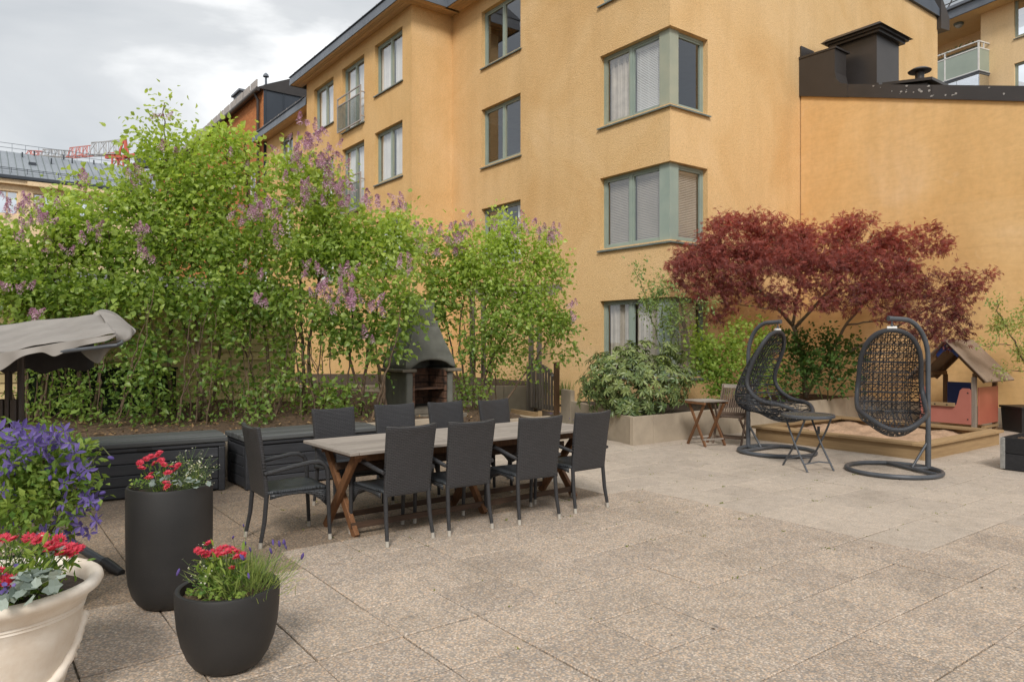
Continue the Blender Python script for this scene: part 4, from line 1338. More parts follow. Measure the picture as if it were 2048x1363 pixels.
# hood: four sloping faces with an arched mouth
zs = [0.887, 1.00, 1.14, 1.30, 1.44, 1.55]
k_ = [0.0, 0.015, 0.065, 0.135, 0.185, 0.22]
def hood_pt(u, t):      # t 0..1 up the slope
    zz = 0.887 + (1.56 - 0.887) * t
    kk = np.interp(zz, zs, k_)
    return kk, zz
m = MB()
NX = 12
front, back = [], []
for j in range(11):
    t = j / 10
    kk, zz = hood_pt(0, t)
    x0, x1, y0, y1 = -0.01 + kk, wd + 0.01 - kk, 0.0 + kk * 0.7, dp - kk * 0.75
    fr_ = []
    for i in range(NX + 1):
        s_ = i / NX
        z_ = zz
        if t < 0.45:
            lift = 0.14 * max(0, 1 - ((s_ - 0.54) / 0.40) ** 2) ** 0.5 if abs(s_ - 0.54) < 0.40 else 0
            z_ = zz + lift * (1 - t / 0.45)
        kk2 = np.interp(z_, zs, k_)
        fr_.append((x0 + (x1 - x0) * s_, kk2 * 0.7, z_))
    ring = fr_ + [(x1, y0 + (y1 - y0) * q, zz) for q in (0.33, 0.66)] + [(x1 - (x1 - x0) * q, y1, zz) for q in (0, 0.5, 1)] + [(x0, y1 - (y1 - y0) * q, zz) for q in (0.33, 0.66)]
    front.append(ring)
m.grid(front, True)
hood = m.build('hood', M['hearth'], ht, smooth=35, solid=0.05)
m = MB()
c0 = 0.19
m.box(c0, 0.14, 1.545, wd - c0, 0.585, 1.66)
m.build('collar', M['hearth'], ht, bevel=0.012)
m = MB()
m.box(c0 + 0.05, 0.2, 1.661, wd - c0 - 0.05, 0.53, 2.0)
m.build('chimney', M['hearth'], ht, bevel=0.012)

# ================================================================== SANDBOX, PLAYHOUSE, CRATES
sb = thing('sandbox', 'low square timber sandbox filled with sand in front of the maple planter', 'sandbox', W(10.42, 4.51), TH)
SB, SA = 2.58, 2.65
m = MB(); m.box(0.0, 0.0, -0.02, SB, 0.045, 0.185); m.build('side_plank', M['pine'], sb, bevel=0.004)
m = MB(); m.box(0.0, SA - 0.045, -0.02, SB, SA, 0.185); m.build('side_plank', M['pine'], sb, bevel=0.004)
m = MB(); m.box(0.0, 0.047, -0.02, 0.045, SA - 0.047, 0.185); m.build('side_plank', M['pine_y'], sb, bevel=0.004)
m = MB(); m.box(SB - 0.045, 0.047, -0.02, SB, SA - 0.047, 0.185); m.build('side_plank', M['pine_y'], sb, bevel=0.004)
e = 0.05
for (x0, y0, x1, y1, mt) in ((-e, -e, SB + e, 0.15, 'pine'), (-e, SA - 0.15, SB + e, SA + e, 'pine'), (-e, 0.153, 0.15, 1.2, 'pine_y'), (-e, 1.204, 0.15, SA - 0.153, 'pine_y'), (SB - 0.15, 0.153, SB + e, SA - 0.153, 'pine_y')):
    m = MB(); m.box(x0, y0, 0.188, x1, y1, 0.228); m.build('rim_board', M[mt], sb, bevel=0.005)
rows = [[(0.04 + (SB - 0.08) * i / 50, 0.04 + (SA - 0.08) * j / 50, 0.12 + 0.03 * math.sin(i * 0.35 + j * 0.2) + 0.02 * math.sin(j * 0.6) + rn.uniform(-0.008, 0.01)) for i in range(51)] for j in range(51)]
tag(MB().grid(rows).build('sand', M['sand'], sb, smooth=180), kind='stuff')
m = MB(); m.box(0.2, 1.9, 0.19, 0.35, 2.5, 0.215)
m.build('seat_board', M['pine_y'], sb)

ph = thing('playhouse', 'small open wooden playhouse with red panels and brown gabled roof', 'playhouse', W(14.0, 5.24), TH)
PW, PD = 0.83, 0.90      # along a (local y), along b (local x)
for (x, y, n_) in ((0, 0, 'post_wood'), (0, PW, 'post_brown'), (PD, 0, 'post_brown'), (PD, PW, 'post_brown')):
    m = MB(); m.box(x - 0.035, y - 0.035, 0, x + 0.035, y + 0.035, 1.0); m.build('post', M[n_], ph, bevel=0.006)
# front panel cut out above the counter
m = MB()
poly = [(-0.055, 0.03, 0.17), (-0.055, PW + 0.05, 0.17), (-0.055, PW + 0.05, 0.80), (-0.055, PW - 0.1, 0.80), (-0.055, PW - 0.14, 0.50), (-0.055, 0.27, 0.50), (-0.055, 0.21, 0.76), (-0.055, 0.17, 0.80), (-0.055, 0.06, 0.80), (-0.055, 0.03, 0.77)]
m.prism(poly, (0.018, 0, 0))
m.build('front_panel', M['red_panel'], ph, bevel=0.004)
m = MB(); m.box(0.04, -0.055, 0.17, PD - 0.0, -0.037, 0.82); m.build('side_panel', M['red_panel2'], ph, bevel=0.006)
m = MB(); m.box(PD - 0.05, PW * 0.45, 0.4, PD - 0.03, PW - 0.05, 0.86); m.build('back_panel', M['blue_panel'], ph, bevel=0.006)
m = MB(); m.box(-0.10, 0.28, 0.47, -0.058, PW - 0.13, 0.535); m.build('counter', M['pine_y'], ph, bevel=0.005)
for (x, y, z) in ((-0.104, 0.40, 0.50), (-0.104, 0.60, 0.50), (-0.06, 0.08, 0.72), (-0.06, 0.08, 0.26)):
    m = MB(); m.tube([(x, y, z), (x + 0.01, y, z)], 0.013, 8); m.build('bolt', M['black_plastic'], ph)
yc = PW / 2
for x in (0.0, PD):
    for sgn in (-1, 1):
        m = MB()
        m.bar((x, yc, 1.585), (x, yc + sgn * 0.60, 0.93), 0.045, 0.09, up=(0, 0, 1))
        m.build('rake_beam', M['post_brown'], ph, bevel=0.004)
for sgn in (-1, 1):
    for i in range(1):
        m = MB()
        p = Vector((0, yc + sgn * 0.0, 1.66)); q = Vector((0, yc + sgn * 0.66, 0.94))
        m.hexa([(-0.16, p.y, p.z - 0.022), (PD + 0.16, p.y, p.z - 0.022), (PD + 0.16, q.y, q.z - 0.022), (-0.16, q.y, q.z - 0.022),
                (-0.16, p.y + sgn * 0.001, p.z), (PD + 0.16, p.y + sgn * 0.001, p.z), (PD + 0.16, q.y + sgn * 0.015, q.z), (-0.16, q.y + sgn * 0.015, q.z)])
        m.build('roof_panel', M['roof_board'], ph, bevel=0.004)
m = MB(); m.bar((-0.02, yc, 1.52), (PD + 0.02, yc, 1.52), 0.05, 0.08); m.build('ridge_beam', M['post_brown'], ph)
for y in (0, PW):
    m = MB(); m.bar((-0.02, y, 1.03), (PD + 0.02, y, 1.03), 0.05, 0.07); m.build('eave_beam', M['post_brown'], ph, bevel=0.004)
m = MB()
bl = [(0.0, 1.60), (0.11, 1.50), (0.19, 1.38), (0.16, 1.34), (0.08, 1.43), (0.0, 1.47), (-0.08, 1.43), (-0.16, 1.34), (-0.19, 1.38), (-0.11, 1.50)]
m.prism([(-0.05, yc + y, z) for y, z in bl][::-1], (0.02, 0, 0))
bk = m.build('ridge_bracket', M['blue_panel'], ph, bevel=0.003)
m = MB(); m.tube([(-0.056, yc, 1.535), (-0.05, yc, 1.535)], 0.022, 10); m.build('bolt_cap', M['white_plastic'], bk)
m = MB(); m.box(0.3, -0.05, 0.09, PD + 0.03, 0.0, 0.13); m.build('floor_beam', M['pine'], ph)
m = MB(); m.box(0.04, 0.04, 0.05, PD - 0.04, PW - 0.04, 0.09); m.build('floor', M['pine'], ph)

rbx = thing('pallet_collar_bed', 'black stained pallet collar raised bed with galvanised corners at the right edge', 'raised bed', (6.209, 9.183, 0), R(-53.1))
for k in range(2):
    z = 0.01 + k * 0.205
    for (x0, y0, x1, y1) in ((0.035, 0, 1.2, 0.025), (0.035, 0.78, 1.2, 0.805), (0, 0.03, 0.025, 0.775), (1.18, 0.03, 1.205, 0.775)):
        m = MB(); m.box(x0, y0, z, x1, y1, z + 0.198); m.build('plank', M['char_wood'], rbx, bevel=0.004)
for (x, y) in ((-0.004, -0.004), (1.152, -0.004)):
    m = MB(); m.box(x, y, 0.015, x + 0.055, y + 0.044, 0.41); m.build('corner_hinge', M['galv'], rbx, bevel=0.004)
rows = [[(0.03 + 1.14 * i / 20, 0.03 + 0.74 * j / 14, 0.36 + rn.uniform(-0.012, 0.015)) for i in range(21)] for j in range(15)]
MB().grid(rows).build('soil', M['mulch'], rbx, smooth=180)
bt = thing('black_tub', 'plain black plastic planter tub by the wall behind the black raised bed', 'tub', (9.0, 12.75, 0), R(5))
m = MB()
o_ = [(0, 0), (0.9, 0), (0.9, 0.5), (0, 0.5)]
m.hexa([(0.02, 0.02, 0), (0.88, 0.02, 0), (0.88, 0.48, 0), (0.02, 0.48, 0), (0, 0, 0.42), (0.9, 0, 0.42), (0.9, 0.5, 0.42), (0, 0.5, 0.42)])
m.build('body', M['black_plastic'], bt, bevel=0.01)
m = MB(); m.box(-0.02, -0.02, 0.422, 0.92, 0.52, 0.462); m.build('rim', M['black_plastic'], bt, bevel=0.008)

# ================================================================== HANGING CHAIRS, BISTRO TABLE, TEAK SET
def make_stand():
    t = thing('swing_chair_stand', 'x', 'chair stand')
    Rr, r = 0.53, 0.028
    m = MB(); m.tube([(Rr * math.cos(i * 2 * PI / 48), Rr * math.sin(i * 2 * PI / 48), 0.03) for i in range(48)], r, 10, True); m.build('base_ring', M['steel'], t, smooth=60)
    m = MB(); m.tube([(-0.44, -0.27, 0.031), (0.44, -0.27, 0.031)], 0.024, 8); m.build('cross_bar', M['steel'], t, smooth=60)
    m = MB(); m.tube([(0, -0.27, 0.031), (0, -0.51, 0.031)], 0.024, 8); m.build('foot_bar', M['steel'], t, smooth=60)
    pts = [(0, -0.5, 0.03), (0, -0.5, 0.45)]
    m = MB(); m.tube(pts, 0.034, 12); m.build('lower_post', M['steel'], t, smooth=60)
    pts = [(0, -0.5, 0.451)] + [(0, -0.5, 1.40)]
    for i in range(1, 11):
        a = PI / 2 * i / 10
        pts.append((0, -0.5 + 0.36 * (1 - math.cos(a)), 1.40 + 0.50 * math.sin(a)))
    pts += [(0, -0.02, 1.905), (0, 0.06, 1.91)]
    m = MB(); m.tube(pts, 0.030, 12); m.build('curved_post', M['steel'], t, smooth=60)
    m = MB(); m.tube([(0, -0.49, 0.36), (0, -0.27, 0.05)], 0.016, 8); m.build('brace', M['steel'], t, smooth=60)
    m = MB(); m.tube([(0, 0.061, 1.91), (0, 0.072, 1.91)], 0.033, 12); m.build('end_cap', M['steel'], t, smooth=60)
    m = MB()
    m.tube([(0, 0.02, 1.88), (0, 0.02, 1.81)], 0.008, 6)
    m.tube([(0, 0.02, 1.845), (0, 0.02, 1.80)], 0.016, 8)
    m.build('hook', M['steel'], t)
    return t
def rim_curve(n=72):
    half = [(0, 0, 0), (0.10, -0.005, -0.012), (0.20, -0.02, -0.05), (0.29, -0.05, -0.13), (0.36, -0.10, -0.25), (0.395, -0.17, -0.40), (0.405, -0.235, -0.55), (0.415, -0.27, -0.68), (0.43, -0.25, -0.80), (0.44, -0.15, -0.92), (0.435, 0.02, -1.00), (0.41, 0.18, -1.02), (0.35, 0.32, -1.055), (0.24, 0.42, -1.12), (0.12, 0.46, -1.175), (0, 0.47, -1.19)]
    P = np.array(half) * np.array([0.87, 1, 1])
    full = np.vstack([P, P[-2:0:-1] * np.array([-1, 1, 1])])
    k = len(full)
    # Catmull-Rom
    out = []
    for i in range(n):
        t = i / n * k
        j = int(t); f = t - j
        p0, p1, p2, p3 = (full[(j + q - 1) % k] for q in range(4))
        out.append(0.5 * (2 * p1 + (p2 - p0) * f + (2 * p0 - 5 * p1 + 4 * p2 - p3) * f * f + (3 * p1 - p0 - 3 * p2 + p3) * f ** 3))
    return np.array(out)
def make_egg():
    t = thing('hanging_chair', 'x', 'hanging chair')
    rim = rim_curve(72)
    m = MB()
    pts = []
    for i, p in enumerate(rim):
        pts.append(tuple(p))
    m.tube(pts, 0.030, 10, True)
    m.build('rim', M['egg_rim'], t, smooth=60)
    c = np.array([0, 0.0, -0.62]); B = np.array([0, -0.50, -1.0])
    nr = 16
    rings = [c + (rim - c) * math.cos(PI / 2 * j / nr) + (B - c) * math.sin(PI / 2 * j / nr) for j in range(nr + 1)]
    V = np.array(rings)
    tris = []
    n = len(rim)
    for j in range(nr):
        for i in range(n):
            i2 = (i + 1) % n
            tris.append((V[j, i], V[j, i2], V[j + 1, i2])); tris.append((V[j, i], V[j + 1, i2], V[j + 1, i]))
    T = np.array(tris)
    def cut(nrm, d, r, mb, sides=3):
        nrm = np.array(nrm, float); nrm /= np.linalg.norm(nrm)
        s = T @ nrm - d
        for k in np.nonzero((s.min(1) < 0) & (s.max(1) > 0))[0]:
            tri, sv = T[k], s[k]
            pts = []
            for a_, b_ in ((0, 1), (1, 2), (2, 0)):
                if sv[a_] * sv[b_] < 0:
                    f = sv[a_] / (sv[a_] - sv[b_]); pts.append(tri[a_] + (tri[b_] - tri[a_]) * f)
            if len(pts) == 2 and np.linalg.norm(pts[1] - pts[0]) > 1e-4:
                p, q = Vector(pts[0]), Vector(pts[1])
                dd = (q - p).normalized()
                u = dd.orthogonal().normalized(); w = dd.cross(u)
                vs = []
                for e_ in (p - dd * r * 0.6, q + dd * r * 0.6):
                    for s_ in range(sides):
                        an = 2 * PI * s_ / sides
                        vs.append(e_ + (u * math.cos(an) + w * math.sin(an)) * r)
                mb.add(vs, [(a__, (a__ + 1) % sides, sides + (a__ + 1) % sides, sides + a__) for a__ in range(sides)])
    net = MB()
    rg = random.Random(8)
    for i in range(-13, 14): cut((1, 0, 0.03 * rg.uniform(-1, 1)), i * 0.030 + rg.uniform(-0.008, 0.008), 0.0060, net)
    for i in range(30): cut((0.05 * rg.uniform(-1, 1), 0.05 * rg.uniform(-1, 1), 1), -0.06 - i * 0.041 + rg.uniform(-0.01, 0.01), 0.0052, net)
    for i in range(-18, 18):
        cut((1, 0, 0.85), -0.52 + i * 0.056 + rg.uniform(-0.014, 0.014), 0.0060, net)
        cut((-1, 0, 0.85), -0.52 + i * 0.056 + rg.uniform(-0.01, 0.01), 0.0042, net)
    for i in range(8):
        cut((0.3 * rg.uniform(-1, 1), 1, 0.35), -0.62 + i * 0.075, 0.0042, net)
    net.build('netting', M['egg_strand'], t)
    for z in (-0.17, -0.29, -0.41, -0.54, -0.67, -0.80, -0.93, -1.05):
        rb_ = MB(); cut((0, 0, 1), z, 0.0085, rb_, 5); rb_.build('rib', M['egg_rib'], t)
    m = MB(); m.tube([(-0.055, 0, 0.027), (0.055, 0, 0.027)], 0.022, 8, sx=1.0); m.build('hang_plate', M['white_plastic'], t, smooth=60)
    m = MB(); m.tube([(0, 0, 0.045), (0, 0, 0.13)], 0.008, 6); m.build('hang_rod', M['steel'], t)
    return t
def face(dx, dy): return math.atan2(-dx, dy)      # turn local +y towards (dx, dy)
st = make_stand(); eg = make_egg()
st.location = (4.75, 9.0, 0); st.rotation_euler = (0, 0, face(-0.50, -0.10))
st['label'] = 'grey tubular stand of the egg chair nearer the viewer, by the sandbox corner'; st['group'] = 'hanging chair stands'
eg.location = (4.73, 8.995, 1.765); eg.rotation_euler = (0, 0, face(-0.36, -0.93))
eg['label'] = 'dark wicker egg chair facing the viewer, hanging in front of the sandbox'; eg['group'] = 'hanging chairs'
dup(st, (3.86, 10.54, 0), face(0.30, -0.45), 'grey tubular stand of the farther egg chair, behind the round table', 'hanging chair stands')
dup(eg, (3.87, 10.52, 1.765), face(0.62, -0.78), 'dark wicker egg chair seen from the side, hanging behind the round table', 'hanging chairs')

bi = thing('bistro_table', 'round grey folding bistro table with pebbled glass top between the egg chairs', 'table', (3.80, 9.28, 0), R(14))
m = MB(); m.lathe([(0.318, 0.655), (0.325, 0.66), (0.325, 0.688), (0.318, 0.694), (0.305, 0.690)], 40, cap1=False); m.build('table_rim', M['steel'], bi, smooth=40)
m = MB(); m.lathe([(0.30, 0.672), (0.304, 0.676), (0.304, 0.687)], 40); m.build('glass_top', M['table_glass'], bi)
def leg_pts(x, s):
    return [(x, 0.19 * s, 0.655), (x, 0.10 * s, 0.50), (x, 0.01 * s, 0.36), (x, -0.09 * s, 0.22), (x, -0.19 * s, 0.10), (x, -0.27 * s, 0.0)]
for x in (-0.19, 0.19):
    for s_ in (1, -1):
        m = MB(); m.tube(leg_pts(x - 0.012 * s_, s_), 0.0125, 8); m.build('leg', M['steel'], bi, smooth=60)
for s_ in (1, -1):
    m = MB(); m.tube([(-0.19, -0.2 * s_, 0.09), (0, -0.21 * s_, 0.115), (0.19, -0.2 * s_, 0.09)], 0.009, 6); m.build('stretcher', M['steel'], bi, smooth=60)
for y in (-0.17, 0.17):
    m = MB(); m.tube([(-0.2, y, 0.645), (0.2, y, 0.645)], 0.010, 6); m.build('top_bar', M['steel'], bi)
m = MB(); m.box(0.205, 0.06, 0.42, 0.225, 0.09, 0.52); m.build('latch', M['steel'], bi)

# folding teak side table and chair
tt = thing('folding_teak_table', 'small weathered folding wooden table in front of the concrete planter', 'table', (3.06, 11.38, 0), R(24))
for i in range(7):
    m = MB(); y = -0.235 + i * 0.068
    m.box(-0.235, y, 0.685, 0.235, y + 0.063, 0.703); m.build('top_slat', M['teak_grey'], tt, bevel=0.003)
for x in (-0.215, 0.215):
    m = MB(); m.box(x - 0.02, -0.235, 0.65, x + 0.02, 0.24, 0.683); m.build('top_batten', M['teak_leg'], tt)
for x, o_ in ((-0.19, 1), (0.19, 1)):
    for s_ in (1, -1):
        m = MB(); xx = x + 0.013 * s_
        m.bar((xx, 0.20 * s_, 0.65), (xx, -0.20 * s_, 0.0), 0.022, 0.045, up=(0, 1, 0)); m.build('leg', M['teak_leg'], tt, bevel=0.003)
for s_ in (1, -1):
    m = MB(); m.bar((-0.19, 0.165 * s_, 0.105 - 0.0), (0.19, 0.165 * s_, 0.105), 0.04, 0.022); m.build('stretcher', M['teak_grey'], tt, bevel=0.003)

tcx = thing('folding_teak_chair', 'weathered slatted folding wooden chair beside the small wooden table', 'chair', (3.53, 11.62, 0), face(-0.55, -0.83))
# faces +y; seat 0.43 high
for i in range(7):
    m = MB(); y = -0.20 + i * 0.06
    m.box(-0.20, y, 0.415, 0.20, y + 0.052, 0.433); m.build('seat_slat', M['slat_wood'], tcx, bevel=0.003)
for s_ in (1, -1):
    x = 0.225 * s_
    m = MB(); m.bar((x, 0.25, 0.0), (x, -0.32, 0.90), 0.025, 0.045, up=(0, 1, 0)); m.build('back_leg', M['slat_wood'], tcx, bevel=0.003)
    x = 0.20 * s_
    m = MB(); m.bar((x, -0.28, 0.0), (x, 0.24, 0.41), 0.022, 0.045, up=(0, 1, 0)); m.build('front_leg', M['slat_wood'], tcx, bevel=0.003)
    x = 0.245 * s_
    m = MB(); m.bar((x, -0.22, 0.62), (x, 0.14, 0.645), 0.05, 0.02); m.build('armrest', M['teak_grey'], tcx, bevel=0.004)
    m = MB(); m.bar((x, 0.10, 0.625), (x, -0.02, 0.41), 0.02, 0.035, up=(0, 1, 0)); m.build('arm_post', M['slat_wood'], tcx)
    m = MB(); m.bar((0.19 * s_, -0.2, 0.40), (0.19 * s_, 0.24, 0.40), 0.02, 0.03); m.build('seat_rail', M['slat_wood'], tcx)
m = MB(); m.bar((-0.25, -0.315, 0.885), (0.25, -0.315, 0.885), 0.03, 0.06); m.build('top_rail', M['teak_grey'], tcx, bevel=0.005)
m = MB(); m.bar((-0.21, -0.06, 0.46), (0.21, -0.06, 0.46), 0.03, 0.04); m.build('back_rail', M['slat_wood'], tcx)
for i in range(12):
    x = -0.195 + i * 0.0355
    m = MB(); m.bar((x, -0.065, 0.47), (x, -0.312, 0.865), 0.024, 0.012, up=(0, 1, 0)); m.build('back_slat', M['slat_wood'], tcx, bevel=0.002)
for y, z in ((0.19, 0.10), (-0.2, 0.07)):
    m = MB(); m.bar((-0.21, y, z), (0.21, y, z), 0.02, 0.04); m.build('stretcher', M['slat_wood'], tcx)

# ================================================================== DINING TABLE AND NINE CHAIRS
dt = thing('dining_table', 'long weathered extending wooden dining table with crossed legs', 'table', W(3.78, 5.86), TH + R(1.2))
TLen, TWid, TZ = 2.76, 0.96, 0.74
hx, hy = TLen / 2, TWid / 2
for s_ in (-1, 1):
    m = MB(); m.box(-hx + 0.085, s_ * hy - (0.07 if s_ > 0 else 0), TZ - 0.026, hx - 0.085, s_ * hy + (0 if s_ > 0 else 0.07), TZ); m.build('edge_board', M['teak_grey'], dt, bevel=0.004)
for (x0, x1) in ((-hx, -hx + 0.082), (hx - 0.082, hx), (-0.32, -0.25), (0.46, 0.53)):
    m = MB(); m.box(x0, -hy + (0 if abs(x0) > 1 or abs(x1) > 1.3 else 0.072), TZ - 0.026, x1, hy - (0 if abs(x0) > 1 or abs(x1) > 1.3 else 0.072), TZ); m.build('cross_board', M['teak_grey'], dt, bevel=0.004)
for (x0, x1) in ((-hx + 0.085, -0.323), (-0.247, 0.457), (0.533, hx - 0.085)):
    for j in range(6):
        w = (TWid - 0.146) / 6
        y0 = -hy + 0.073 + w * j
        m = MB(); m.box(x0, y0 + 0.002, TZ - 0.024, x1, y0 + w - 0.002, TZ - 0.001 + rn.uniform(-0.0015, 0.0005)); m.build('top_board', M['teak_grey'], dt, bevel=0.003)
for s_ in (-1, 1):
    m = MB(); m.box(-hx + 0.12, s_ * (hy - 0.14) - 0.012, TZ - 0.10, hx - 0.12, s_ * (hy - 0.14) + 0.012, TZ - 0.027); m.build('apron', M['teak_leg'], dt)
for x in (-hx + 0.14, 0.08, hx - 0.14):
    for s_ in (1, -1):
        m = MB(); xx = x + 0.024 * s_
        m.bar((xx, 0.36 * s_, TZ - 0.03), (xx, -0.245 * s_, 0.0), 0.042, 0.072, up=(0, 1, 0)); m.build('leg', M['teak_leg'], dt, bevel=0.004)
    m = MB(); m.box(x - 0.06, -0.40, TZ - 0.062, x + 0.06, 0.40, TZ - 0.028); m.build('leg_cleat', M['teak_leg'], dt, bevel=0.004)
for s_ in (1, -1):
    m = MB(); m.bar((-hx + 0.14, 0.205 * s_, 0.085), (hx - 0.14, 0.205 * s_, 0.085), 0.022, 0.05); m.build('stretcher', M['teak_dark'], dt, bevel=0.003)
    m = MB(); m.bar((-hx + 0.14, 0.10 * s_, 0.545), (hx - 0.14, 0.10 * s_, 0.545), 0.022, 0.06); m.build('upper_stretcher', M['teak_dark'], dt, bevel=0.003)

def make_chair():
    t = thing('rattan_chair', 'x', 'chair')
    # seat: slightly dished woven sheet
    rows = []
    for j in range(9):
        y = -0.235 + 0.49 * j / 8
        hw = 0.215 + 0.03 * j / 8
        rows.append([(-hw + 2 * hw * i / 10, y, 0.425 + 0.012 * (j / 8) - 0.012 * math.sin(PI * i / 10) * math.sin(PI * j / 8) - (0.012 if j == 8 else 0)) for i in range(11)])
    MB().grid(rows).build('seat', M['rattan_seat'], t, smooth=180, solid=0.022)
    rows = []
    for j in range(13):
        z = 0.385 + 0.57 * j / 12
        k = j / 12
        hw = 0.213 + 0.018 * k
        yb = -0.235 - 0.045 * k - 0.028 * k * k
        rows.append([(-hw + 2 * hw * i / 8, yb - 0.018 * math.sin(PI * i / 8) * k, z - (0.014 * math.sin(PI * i / 8) if j == 12 else 0)) for i in range(9)])
    MB().grid(rows).build('backrest', M['rattan_back'], t, smooth=180, solid=0.034, bevel=0.008)
    for s_ in (-1, 1):
        # rear leg
        m = MB(); m.tube([(0.20 * s_, -0.235, 0.42), (0.205 * s_, -0.255, 0.2), (0.213 * s_, -0.285, 0.045)], [0.019, 0.018, 0.016], 8); lg = m.build('rear_leg', M['rattan_leg'], t, smooth=60)
        m = MB(); m.tube([(0.213 * s_, -0.285, 0.046), (0.215 * s_, -0.290, 0.0)], 0.0165, 10); m.build('foot_cap', M['cap'], lg, smooth=60)
        # arm sweeping down into the front leg
        m = MB()
        pts = [(0.232 * s_, -0.262, 0.585), (0.245 * s_, -0.16, 0.605), (0.252 * s_, -0.02, 0.63), (0.256 * s_, 0.10, 0.648), (0.258 * s_, 0.17, 0.645), (0.259 * s_, 0.215, 0.62), (0.259 * s_, 0.238, 0.575), (0.257 * s_, 0.245, 0.50)]
        m.tube(pts, [0.016, 0.017, 0.018, 0.0185, 0.0185, 0.0185, 0.0185, 0.0185], 8, sx=1.25); m.build('armrest', M['rattan_leg'], t, smooth=60)
        m = MB(); m.tube([(0.257 * s_, 0.245, 0.499), (0.255 * s_, 0.25, 0.30), (0.253 * s_, 0.262, 0.045)], [0.0185, 0.018, 0.016], 8); lg = m.build('front_leg', M['rattan_leg'], t, smooth=60)
        m = MB(); m.tube([(0.253 * s_, 0.262, 0.046), (0.253 * s_, 0.265, 0.0)], 0.0165, 10); m.build('foot_cap', M['cap'], lg, smooth=60)
        # arched side apron
        m = MB()
        top = [(0.238 * s_, y, 0.42) for y in np.linspace(0.245, -0.22, 9)]
        bot = [(0.238 * s_, y, 0.40 - 0.13 * max(0, (y - 0.02) / 0.225) ** 2.2 - 0.03 * max(0, (-y - 0.05) / 0.2) ** 2) for y in np.linspace(0.245, -0.22, 9)]
        m.grid([top, bot]); m.build('side_apron', M['rattan_side'], t, smooth=180, solid=0.012)
    m = MB()
    top = [(x, 0.248, 0.425) for x in np.linspace(-0.24, 0.24, 9)]
    bot = [(x, 0.248, 0.355 - 0.04 * (abs(x) / 0.24) ** 2) for x in np.linspace(-0.24, 0.24, 9)]
    m.grid([top, bot]); m.build('front_apron', M['rattan_back'], t, smooth=180, solid=0.012)
    return t
ch0 = make_chair()
GRP = 'wicker dining chairs'
spots = [
    (2.84, 5.46, 2.5, 'first wicker chair on the near side of the table, beside the end chair'),
    (3.43, 5.43, -2, 'second wicker chair along the near side of the table, counting from the end chair'),
    (4.14, 5.35, -6, 'third wicker chair along the near side, between two others with its back turned'),
    (4.79, 5.40, 1, 'last wicker chair on the near side, closest to the concrete planter corner'),
    (2.96, 6.64, 183, 'wicker chair across the table in front of the dark storage box'),
    (3.64, 6.70, 175, 'wicker chair across the table just in front of the hearth\'s edge'),
    (4.28, 6.63, 183, 'wicker chair across the table, third along the bed side'),
    (4.90, 6.54, 187, 'wicker chair across the table at the end nearest the gate'),
    (2.12, 5.93, -92, 'wicker armchair alone at the head of the table, turned sideways'),
]
for i, (b, a, r, lab) in enumerate(spots):
    if i == 0:
        ch0.location = W(b, a); ch0.rotation_euler = (0, 0, TH + R(r)); ch0['label'] = lab; ch0['group'] = GRP
    else:
        dup(ch0, W(b, a), TH + R(r), lab, GRP)

# ================================================================== STORAGE BOXES
def make_box(Lx):
    t = thing('storage_box', 'x', 'storage box')
    D, H = 0.70, 0.60
    for i in range(4):
        z0 = 0.02 + i * 0.115
        m = MB(); m.box(0.07, 0.004, z0, Lx - 0.07, 0.03, z0 + 0.108); m.build('front_board', M['box_plastic'], t, bevel=0.008)
        for x0 in (0.004, Lx - 0.03):
            m = MB(); m.box(x0, 0.072, z0, x0 + 0.026, D - 0.072, z0 + 0.108); m.build('side_board', M['box_plastic'], t, bevel=0.008)
    m = MB(); m.box(0.035, 0.035, 0.01, Lx - 0.035, D - 0.02, 0.5); m.build('liner', M['box_plastic'], t)
    for x in (0, Lx - 0.068):
        for y in (-0.008, D - 0.068):
            m = MB(); m.box(x, y, 0, x + 0.068, y + 0.07, 0.485); m.build('corner_post', M['box_plastic'], t, bevel=0.012)
    m = MB(); m.box(-0.004, -0.012, 0.487, Lx + 0.004, D + 0.004, 0.527); m.build('top_band', M['box_plastic'], t, bevel=0.010)
    for i in range(6):
        y0 = -0.03 + i * 0.1245
        m = MB(); m.box(-0.025, y0, 0.532, Lx + 0.025, y0 + 0.121, 0.587 + 0.006 * min(i, 5 - i)); m.build('lid_board', M['box_lid'], t, bevel=0.012)
    m = MB(); m.box(Lx / 2 - 0.07, -0.02, 0.49, Lx / 2 + 0.07, -0.0125, 0.525); m.build('latch_plate', M['black_plastic'], t, bevel=0.006)
    return t
b1 = make_box(1.58)
b1.location = (-4.49, 7.09, 0); b1.rotation_euler = (0, 0, R(31.5))
b1['label'] = 'graphite storage bench partly hidden by the tall planter and purple clematis'; b1['group'] = 'storage benches against the bed'
dup(b1, W(2.40, 8.04), TH, 'graphite storage bench behind the dining table, against the mulch bed', 'storage benches against the bed')

